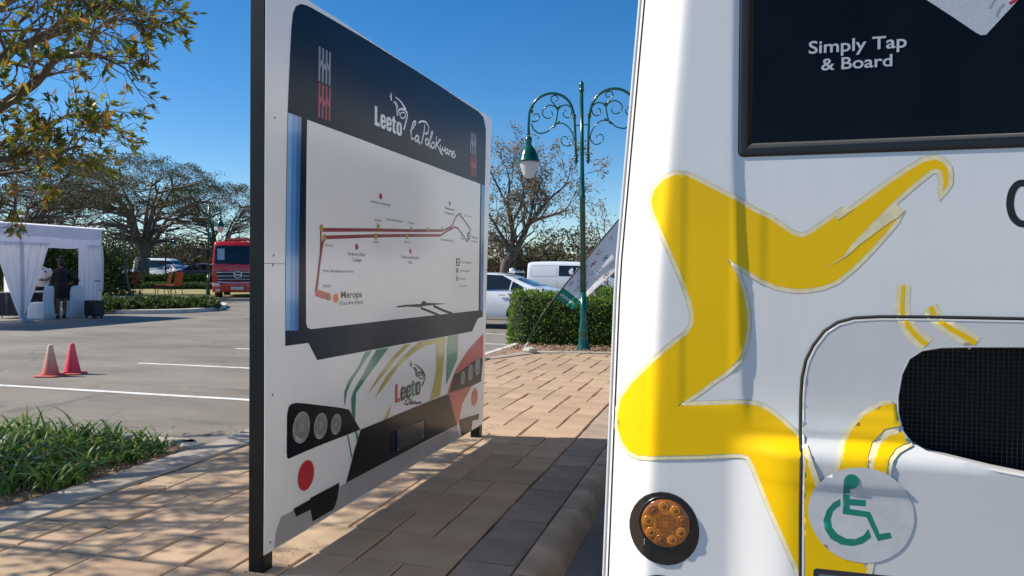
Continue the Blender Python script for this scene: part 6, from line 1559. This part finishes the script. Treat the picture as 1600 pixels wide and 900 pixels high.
drape('curtain', (TX+.02, TY1-.15), (TX+.02, TY1), lambda t: .9, lambda t: .03, M['cloth'], 14, 6, .02, 16)
drape('curtain', (TX-.05, TY1+.01), (TX-.85, TY1+.01), lambda t: TH-.3, lambda t: .05+.25*t, M['cloth'], 26, 10, .03, 30, (0, 1))
drape('curtain', (TB, TY1), (TB, TY1-.5), lambda t: TH-.3, lambda t: .05, M['cloth'], 20, 8, .03, 26, (-1, 0))
# gathered tail on the ground at the middle pole
b = MB(); 
for i in range(7):
    a = random.uniform(-1, 1); b.tube([tp(TX+.05, TY0+a*.03, .14), tp(TX+.12, TY0+a*.12, .06), tp(TX+.2+.1*random.random(), TY0+a*.35, .015)], [.035, .04, .012], 6)
b.build('gathered_hem', M['cloth'], tent, smooth=True)

# ------------------------------------------------------------------ furniture inside the tent
def P_(u, v, dd): q = at(u, v, dd); return q
M['table_cloth'] = mat('dark_tablecloth', (.015, .018, .035), .8, var=.3); M['table_top'] = mat('table_top', (.33, .27, .20), .6)
q = at(58, 470, 23.2); tb_ = thing('table', 'table with dark cloth and pale top inside the tent', 'table', (q.x, q.y, ZL), R(12))
b = MB(); b.box((0, 0, .755), (1.0, 1.9, .03)); bevel(b.build('tabletop', M['table_top'], tb_), .008)
b = MB(); nx = 80; vs = []
per = [(-.5, -.95), (.5, -.95), (.5, .95), (-.5, .95), (-.5, -.95)]
for i in range(nx+1):
    t = i/nx*4; k = min(3, int(t)); f = t-k; x = per[k][0]+(per[k+1][0]-per[k][0])*f; y = per[k][1]+(per[k+1][1]-per[k][1])*f; o = 1+.02*math.sin(i*1.3)
    vs += [(x, y, .738), (x*o*1.01, y*o*1.01, .38), (x*o*1.03, y*o*1.02, .08)]
b.add(vs, [(3*i+j, 3*i+3+j, 3*i+4+j, 3*i+1+j) for i in range(nx) for j in range(2)]); b.build('table_cloth', M['table_cloth'], tb_, smooth=True, normals=False)
for x in (-.44, .44):
    for y in (-.88, .88): b = MB(); b.tube([(x, y, 0), (x, y, .74)], .02, 6); b.build('leg', M['alloy'], tb_)
q0 = at(46, 452, 23.1); b = MB(); b.box((0, 0, .012), (.21, .30, .024)); o = b.build('paper_stack', M['cloth_white']); o.location = (q0.x, q0.y, .67); tag(o, 'small stack of white papers on the tent table', 'papers'); bevel(o, .003)
def cover_chair(label, u, v, dd, rz):
    q = at(u, v, dd); t = thing('covered_chair', label, 'chair', (q.x, q.y, ZL), rz, 'white covered chairs in the tent')
    b = MB(); rings = []
    for z, w, d in ((.0, .29, .30), (.1, .275, .28), (.3, .26, .26), (.46, .255, .25), (.49, .24, .235)):
        rings.append([(w*math.copysign(abs(math.cos(a))**.5, math.cos(a))*(1+.03*math.sin(a*9)), d*math.copysign(abs(math.sin(a))**.5, math.sin(a))*(1+.03*math.sin(a*9)), z) for a in np.linspace(0, 2*math.pi, 32, endpoint=False)])
    b.loft(rings); b.build('skirt', M['cloth_white'], t, smooth=True)
    b = MB(); rings = []
    for z, w, y0, y1 in ((.0, .29, .20, .33), (.3, .265, .20, .29), (.47, .255, .19, .27), (.75, .25, .21, .28), (.90, .23, .23, .29), (.96, .16, .245, .285)):
        rings.append([(w*math.cos(a), (y0+y1)/2+(y1-y0)/2*math.sin(a)*1.0, z) for a in np.linspace(0, 2*math.pi, 20, endpoint=False)])
    b.loft(rings); b.build('backrest', M['cloth_white'], t, smooth=True); return t
cover_chair('white covered chair in front of the dark table', 63, 480, 22.0, R(-75))
cover_chair('white covered chair behind the woman in black', 110, 480, 22.9, R(-90))
cover_chair('white covered chair at the far side of the tent table', 30, 470, 24.3, R(60))
# trolley suitcase
q = ground(143, 497, ZL); t = thing('suitcase', 'black trolley suitcase with raised handle at the tent corner', 'suitcase', (q.x+.1, q.y, ZL), R(-18))
M['case'] = mat('case_black', (.010, .011, .016), .5, var=.3, bump=.1)
b = MB(); b.box((0, 0, .30), (.62, .30, .46)); c = b.build('case', M['case'], t); bevel(c, .04, 3)
for x in (-.2, 0, .2): b = MB(); b.box((x, -.155, .30), (.03, .012, .40)); b.build('rib', M['case'], c)
for x in (-.16, .16): b = MB(); b.tube([(x, .1, .5), (x, .1, 1.08)], .009, 6); b.build('handle_rod', M['alloy'], t)
b = MB(); b.tube([(-.17, .1, 1.08), (-.12, .1, 1.10), (.12, .1, 1.10), (.17, .1, 1.08)], .017, 8); b.build('handle_grip', M['case'], t)
for x in (-.24, .24):
    for y in (-.1, .1): b = MB(); b.lathe([(.034, -.015), (.034, .015)], (x, y, .035), 10, 'X'); b.build('castor', M['rubber'], t)

# ------------------------------------------------------------------ people
def skin_mat(n, c): return mat(n, c, .5, var=.06, scale=20)
M['skin'] = skin_mat('skin', (.14, .075, .048)); M['hair'] = mat('hair', (.006, .005, .005), .6, bump=.4, bscale=90)
def remesh(b, name, m, parent, voxel=.011, smooth_it=3):
    me = b.mesh(name, normals=True); o = bpy.data.objects.new(name, me); COL.objects.link(o)
    md = o.modifiers.new('r', 'REMESH'); md.mode = 'VOXEL'; md.voxel_size = voxel
    sm = o.modifiers.new('s', 'SMOOTH'); sm.iterations = smooth_it; sm.factor = .5
    bpy.context.view_layer.update(); e = o.evaluated_get(bpy.context.evaluated_depsgraph_get()); nm = bpy.data.meshes.new_from_object(e)
    bpy.data.objects.remove(o); bpy.data.meshes.remove(me); return link(name, nm, m, parent, smooth=True)
def limb(b, pts, rad, n=10): b.tube([Vector(p) for p in spline(pts, 4)], [float(x) for x in np.interp(np.linspace(0, len(pts)-1, (len(pts)-1)*4+1), range(len(rad)), rad)], n)
def hand(b, w, d, side, k=.085):
    """palm and five bent fingers leaving wrist w along d"""
    w = Vector(w); d = Vector(d).normalized(); s = Vector(side).normalized(); u = d.cross(s).normalized()
    for j in (-1.2, -.4, .4, 1.2): b.tube([w, w+d*.045+s*j*.014, w+d*.085+s*j*.017], [.021, .02, .014], 6)
    for j, l in zip((-1.3, -.45, .4, 1.25), (.062, .075, .080, .070)):
        p0 = w+d*.082+s*j*.018; b.tube([p0, p0+d*l*.5+u*.006, p0+d*l*.85+u*.022], [.0095, .009, .0075], 6)
    p0 = w+d*.025+s*.030; b.tube([p0, p0+d*.03+s*.022, p0+d*.065+s*.026+u*.012], [.013, .011, .009], 6)
def head(b, c, yaw=0.0):
    c = Vector(c); Rm = Matrix.Rotation(yaw, 3, 'Z')
    b.ball(c+Vector((0, 0, .02)), (.077, .095, .115), 16); b.ball(c+Rm @ Vector((0, -.025, -.055)), (.058, .070, .068), 12)
    b.ball(c+Rm @ Vector((0, -.098, -.02)), (.015, .020, .024), 8); b.ball(c+Rm @ Vector((0, -.088, -.062)), (.024, .012, .010), 8)
    for s in (-1, 1): b.ball(c+Rm @ Vector((s*.078, .005, -.012)), (.014, .026, .034), 8); b.ball(c+Rm @ Vector((s*.03, -.083, .018)), (.018, .010, .009), 8)
def face_bits(t, c, yaw):
    c = Vector(c); Rm = Matrix.Rotation(yaw, 3, 'Z')
    for s in (-1, 1):
        b = MB(); b.ball(c+Rm @ Vector((s*.03, -.091, .008)), (.011, .006, .006), 8); b.build('eye', M['cloth_white'], t, smooth=True)
# woman standing, back to the camera, hand on hip
q = ground(96, 497.5, ZL); fy = math.atan2(q.y, q.x)-R(90)
t = thing('person', 'person in a short black dress standing at the tent table, hand on hip', 'person', (q.x, q.y, ZL), fy+R(14))
b = MB()   # local: camera side is -Y; she faces +Y
for s in (-1, 1):
    limb(b, [(s*.09, .0, .92), (s*.095, .01, .70), (s*.085, .0, .48), (s*.085, .015, .30), (s*.08, .0, .10)], [.098, .082, .056, .054, .034])
    b.tube([(s*.08, .0, .10), (s*.08, .05, .05), (s*.085, .15, .03)], [.036, .036, .024], 8)
limb(b, [(0, 0, .90), (0, 0, 1.05), (0, 0, 1.25), (0, -.01, 1.40), (0, -.01, 1.46)], [.15, .125, .14, .10, .055], 14)
limb(b, [(0, -.01, 1.44), (0, .01, 1.58)], [.052, .05])
limb(b, [(.14, -.01, 1.40), (.30, -.08, 1.20), (.40, -.10, 1.10), (.30, .0, 1.03), (.19, .04, 1.0)], [.058, .048, .042, .036, .028]); hand(b, (.20, .04, 1.0), (-.6, .2, -.6), (0, 1, 0))
limb(b, [(-.14, -.01, 1.40), (-.20, .03, 1.18), (-.21, .10, .98), (-.20, .18, .82)], [.058, .046, .040, .028]); hand(b, (-.20, .18, .82), (0, .3, -1), (1, 0, 0))
head(b, (0, .02, 1.64), R(180)); remesh(b, 'body', M['skin'], t)
M['dress'] = mat('black_dress', (.007, .007, .010), .85, var=.3, bump=.2, bscale=14)
b = MB(); rings = []
for z, wx, wy, cx in ((.60, .24, .19, .0), (.70, .235, .19, 0), (.85, .225, .185, 0), (.95, .21, .18, 0), (1.08, .172, .155, 0), (1.22, .185, .17, 0), (1.36, .20, .155, 0), (1.43, .17, .125, 0), (1.48, .085, .085, 0)):
    rings.append([(cx+wx*math.cos(a)*(1+.03*math.sin(a*8)*(1 if z < .9 else .2)), wy*math.sin(a)*(1+.03*math.sin(a*8)*(1 if z < .9 else .2)), z) for a in np.linspace(0, 2*math.pi, 26, endpoint=False)])
b.loft(rings)
limb(b, [(.13, -.01, 1.39), (.30, -.08, 1.20), (.40, -.10, 1.105), (.33, -.02, 1.05)], [.078, .068, .06, .052]); limb(b, [(-.13, -.01, 1.39), (-.205, .03, 1.17), (-.215, .10, .98), (-.205, .16, .87)], [.078, .066, .058, .05])
remesh(b, 'dress', M['dress'], t)
b = MB(); b.ball((0, .0, 1.69), (.098, .115, .105), 14); b.ball((0, -.06, 1.62), (.088, .06, .10), 12); b.ball((0, -.03, 1.79), (.07, .07, .055), 12); remesh(b, 'hair', M['hair'], t, .01)
for s in (-1, 1):
    b = MB(); b.tube([(s*.08, -.02, .07), (s*.08, .06, .035), (s*.085, .17, .022)], [.042, .045, .032], 8); b.tube([(s*.08, -.04, .06), (s*.08, -.045, 0)], [.02, .012], 6); remesh(b, 'shoe', M['dress'], t, .008)
# man behind the table, facing the camera
q = at(66, 470, 24.6); fy = math.atan2(q.y, q.x)-R(90)
t = thing('person', 'person in a white short sleeved shirt with lanyard standing behind the table', 'person', (q.x, q.y, ZL), fy)
b = MB()
for s in (-1, 1):
    limb(b, [(s*.10, 0, .95), (s*.11, 0, .72), (s*.11, 0, .50), (s*.11, .02, .30), (s*.11, .02, .08)], [.10, .085, .062, .056, .04]); b.tube([(s*.11, .02, .08), (s*.115, -.06, .05), (s*.12, -.17, .035)], [.04, .042, .03], 8)
limb(b, [(0, 0, .93), (0, 0, 1.1), (0, 0, 1.3), (0, .01, 1.45), (0, .01, 1.5)], [.155, .15, .165, .12, .06], 14); limb(b, [(0, .01, 1.47), (0, -.01, 1.60)], [.058, .055])
limb(b, [(-.18, 0, 1.44), (-.26, -.02, 1.20), (-.24, -.20, 1.04), (-.18, -.34, .93)], [.062, .052, .044, .032]); hand(b, (-.18, -.34, .93), (.2, -.8, -.4), (1, 0, 0))
limb(b, [(.18, 0, 1.44), (.26, -.02, 1.20), (.16, -.22, 1.12), (.04, -.30, 1.10)], [.062, .052, .044, .032]); hand(b, (.04, -.30, 1.10), (-1, -.3, 0), (0, 0, 1))
head(b, (0, -.02, 1.67)); remesh(b, 'body', M['skin'], t); face_bits(t, (0, -.02, 1.67), 0)
M['shirt'] = mat('white_shirt', (.62, .60, .60), .85, var=.06, bump=.2, bscale=12); M['trousers'] = mat('dark_trousers', (.02, .02, .025), .85)
b = MB(); rings = []
for z, wx, wy in ((.88, .20, .18), (1.0, .20, .18), (1.2, .21, .185), (1.36, .225, .17), (1.45, .17, .105), (1.52, .075, .07)):
    rings.append([(wx*math.cos(a), wy*math.sin(a), z) for a in np.linspace(0, 2*math.pi, 24, endpoint=False)])
b.loft(rings)
for s in (-1, 1): limb(b, [(s*.16, 0, 1.45), (s*.24, -.01, 1.30), (s*.265, -.02, 1.20)], [.085, .078, .075])
remesh(b, 'shirt', M['shirt'], t)
b = MB()
for s in (-1, 1): limb(b, [(s*.095, 0, .95), (s*.11, 0, .72), (s*.112, 0, .50), (s*.112, .02, .12)], [.125, .105, .085, .072])
b.ball((0, 0, .92), (.185, .145, .10)); remesh(b, 'trousers', M['trousers'], t)
b = MB(); b.ball((0, .0, 1.72), (.088, .105, .085), 14); remesh(b, 'hair', M['hair'], t, .01)
b = MB(); b.tube([(-.08, -.08, 1.47), (-.03, -.155, 1.30), (0, -.165, 1.20)], .007, 5); b.tube([(.08, -.08, 1.47), (.03, -.155, 1.30), (0, -.165, 1.20)], .007, 5); b.build('lanyard', M['ink'], t)
b = MB(); b.box((.09, -.15, 1.36), (.07, .02, .05)); b.build('badge', M['ink'], t)
# seated person in red
q = at(46, 470, 24.8); fy = math.atan2(q.y, q.x)-R(90)
t = thing('person', 'person in a red top seated at the left end of the tent table', 'person', (q.x, q.y, ZL), fy+R(25))
b = MB()
for s in (-1, 1):
    limb(b, [(s*.10, .05, .52), (s*.12, -.20, .53), (s*.13, -.40, .50), (s*.13, -.42, .28), (s*.13, -.40, .08)], [.10, .085, .065, .056, .04]); b.tube([(s*.13, -.40, .08), (s*.13, -.48, .05), (s*.13, -.58, .035)], [.04, .042, .03], 8)
limb(b, [(0, .05, .50), (0, .06, .70), (0, .04, .92), (0, .02, 1.06), (0, .02, 1.1)], [.15, .145, .16, .11, .06], 14); limb(b, [(0, .02, 1.07), (0, -.01, 1.2)], [.055, .052])
for s in (-1, 1): limb(b, [(s*.17, .03, 1.03), (s*.25, -.04, .82), (s*.20, -.25, .78), (s*.12, -.40, .80)], [.060, .05, .043, .03]); hand(b, (s*.12, -.40, .80), (-s*.2, -1, 0), (s*-1, 0, 0))
head(b, (0, -.02, 1.28)); remesh(b, 'body', M['skin'], t); face_bits(t, (0, -.02, 1.28), 0)
M['red_top'] = mat('red_top', (.45, .02, .025), .85, var=.06); b = MB(); rings = []
for z, wx, wy, cy in ((.46, .19, .17, .05), (.6, .185, .16, .06), (.8, .195, .15, .05), (.96, .21, .14, .03), (1.05, .165, .105, .02), (1.11, .075, .07, .02)):
    rings.append([(wx*math.cos(a), cy+wy*math.sin(a), z) for a in np.linspace(0, 2*math.pi, 24, endpoint=False)])
b.loft(rings)
for s in (-1, 1): limb(b, [(s*.15, .03, 1.04), (s*.23, -.01, .90), (s*.25, -.04, .82)], [.085, .076, .072])
remesh(b, 'top', M['red_top'], t); b = MB()
for s in (-1, 1): limb(b, [(s*.10, .05, .52), (s*.12, -.20, .535), (s*.13, -.40, .51), (s*.13, -.42, .28), (s*.13, -.40, .12)], [.125, .105, .088, .075, .065])
remesh(b, 'trousers', M['trousers'], t); b = MB(); b.ball((0, .0, 1.33), (.088, .105, .085), 14); remesh(b, 'hair', M['hair'], t, .01)

# ------------------------------------------------------------------ orange outdoor chairs on the lawn
M['chair_orange'] = mat('orange_seat', (.46, .085, .025), .7, var=.12, scale=10); M['chair_frame'] = mat('chair_frame', (.03, .022, .02), .5); M['chair_rust'] = mat('rust_seat', (.20, .04, .03), .75, var=.15, scale=10)
def lawn_chair(label, u, v, dd, rz, m):
    q = at(u, v, dd); t = thing('lawn_chair', label, 'chair', (q.x, q.y, .0), rz, 'orange chairs on the lawn'); t.scale = (1.12,)*3
    b = MB(); b.box((0, 0, .45), (.58, .56, .07)); bevel(b.build('seat', m, t), .025, 2)
    b = MB(); rings = []
    for z, y in ((.47, .25), (.7, .28), (.95, .32), (1.12, .35)): rings.append([(-.29, y, z), (.29, y, z), (.29, y+.06, z), (-.29, y+.06, z)])
    b.loft(rings); bevel(b.build('backrest', m, t), .025, 2)
    for x in (-.27, .27):
        for y0, y1 in ((-.25, -.29), (.26, .36)): b = MB(); b.tube([(x, y0, .43), (x*1.05, y1, 0)], .02, 6); b.build('leg', M['chair_frame'], t)
    return t
lawn_chair('orange lawn chair, left one of the close pair', 254, 447, 43, R(-62), M['chair_orange']); lawn_chair('orange lawn chair, right one of the close pair', 270, 449, 42.3, R(-84), M['chair_orange']); lawn_chair('dark rust coloured lawn chair behind the thin bare tree', 206, 446, 45, R(-120), M['chair_rust'])
# pale slab path on the lawn
q = at(195, 452, 36.5); b = MB(); b.box((0, 0, 0), (5.0, 1.0, .06)); o = b.build('path_slab', M['concrete']); o.location = (q.x, q.y, .035); o.rotation_euler.z = R(20); tag(o, kind='structure')

# ------------------------------------------------------------------ traffic cones
def cone_mat(name, lo, hi):
    m = bpy.data.materials.new(name); m.use_nodes = True; nt = m.node_tree; N = nt.nodes; Lk = nt.links.new; p = N['Principled BSDF']
    tc = N.new('ShaderNodeTexCoord'); sp = N.new('ShaderNodeSeparateXYZ'); Lk(tc.outputs['Object'], sp.inputs[0]); ns = N.new('ShaderNodeTexNoise'); ns.inputs['Scale'].default_value = 14; Lk(tc.outputs['Object'], ns.inputs['Vector'])
    mr = N.new('ShaderNodeMapRange'); mr.inputs[1].default_value = .05; mr.inputs[2].default_value = .42; Lk(sp.outputs[2], mr.inputs[0]); ad = N.new('ShaderNodeMath'); ad.operation = 'MULTIPLY_ADD'; ad.inputs[1].default_value = .6; ad.inputs[2].default_value = -.3; Lk(ns.outputs[0], ad.inputs[0])
    a2 = N.new('ShaderNodeMath'); Lk(mr.outputs[0], a2.inputs[0]); Lk(ad.outputs[0], a2.inputs[1]); cr = N.new('ShaderNodeValToRGB'); cr.color_ramp.elements[0].color = lo+(1,); cr.color_ramp.elements[1].color = hi+(1,); Lk(a2.outputs[0], cr.inputs[0]); Lk(cr.outputs[0], p.inputs['Base Color']); p.inputs['Roughness'].default_value = .55; return m
M['cone_faded'] = cone_mat('faded_cone', (.62, .13, .10), (.66, .46, .36)); M['cone_pink'] = cone_mat('bright_cone', (.72, .035, .075), (.80, .10, .14)); M['cone_base'] = mat('cone_base', (.48, .10, .07), .6, var=.2, scale=15)
for u, v, m, rz, lab in ((79, 588, 'cone_faded', .3, 'faded pinkish traffic cone, the left of two'), (113, 584.5, 'cone_pink', .5, 'bright red pink traffic cone, the right of two')):
    q = ground(u, v, ZL); t = thing('traffic_cone', lab, 'traffic cone', (q.x, q.y, ZL), rz, 'traffic cones on the car park')
    b = MB(); b.add([(x*.5, y*.5, z) for x, y, z in ()], []) if False else None
    pr = rrect(-.155, -.155, .155, .155, .04, 3); b.loft([[(x, y, .0) for x, y in pr], [(x, y, .018) for x, y in pr], [(x*.94, y*.94, .026) for x, y in pr]]); b.build('base', M['cone_base'], t, auto=40)
    b = MB(); b.lathe([(.108, .024), (.104, .04), (.070, .20), (.040, .35), (.031, .405), (.027, .42), (.018, .424), (.017, .40)], n=24); b.build('cone', M[m], t, smooth=True)
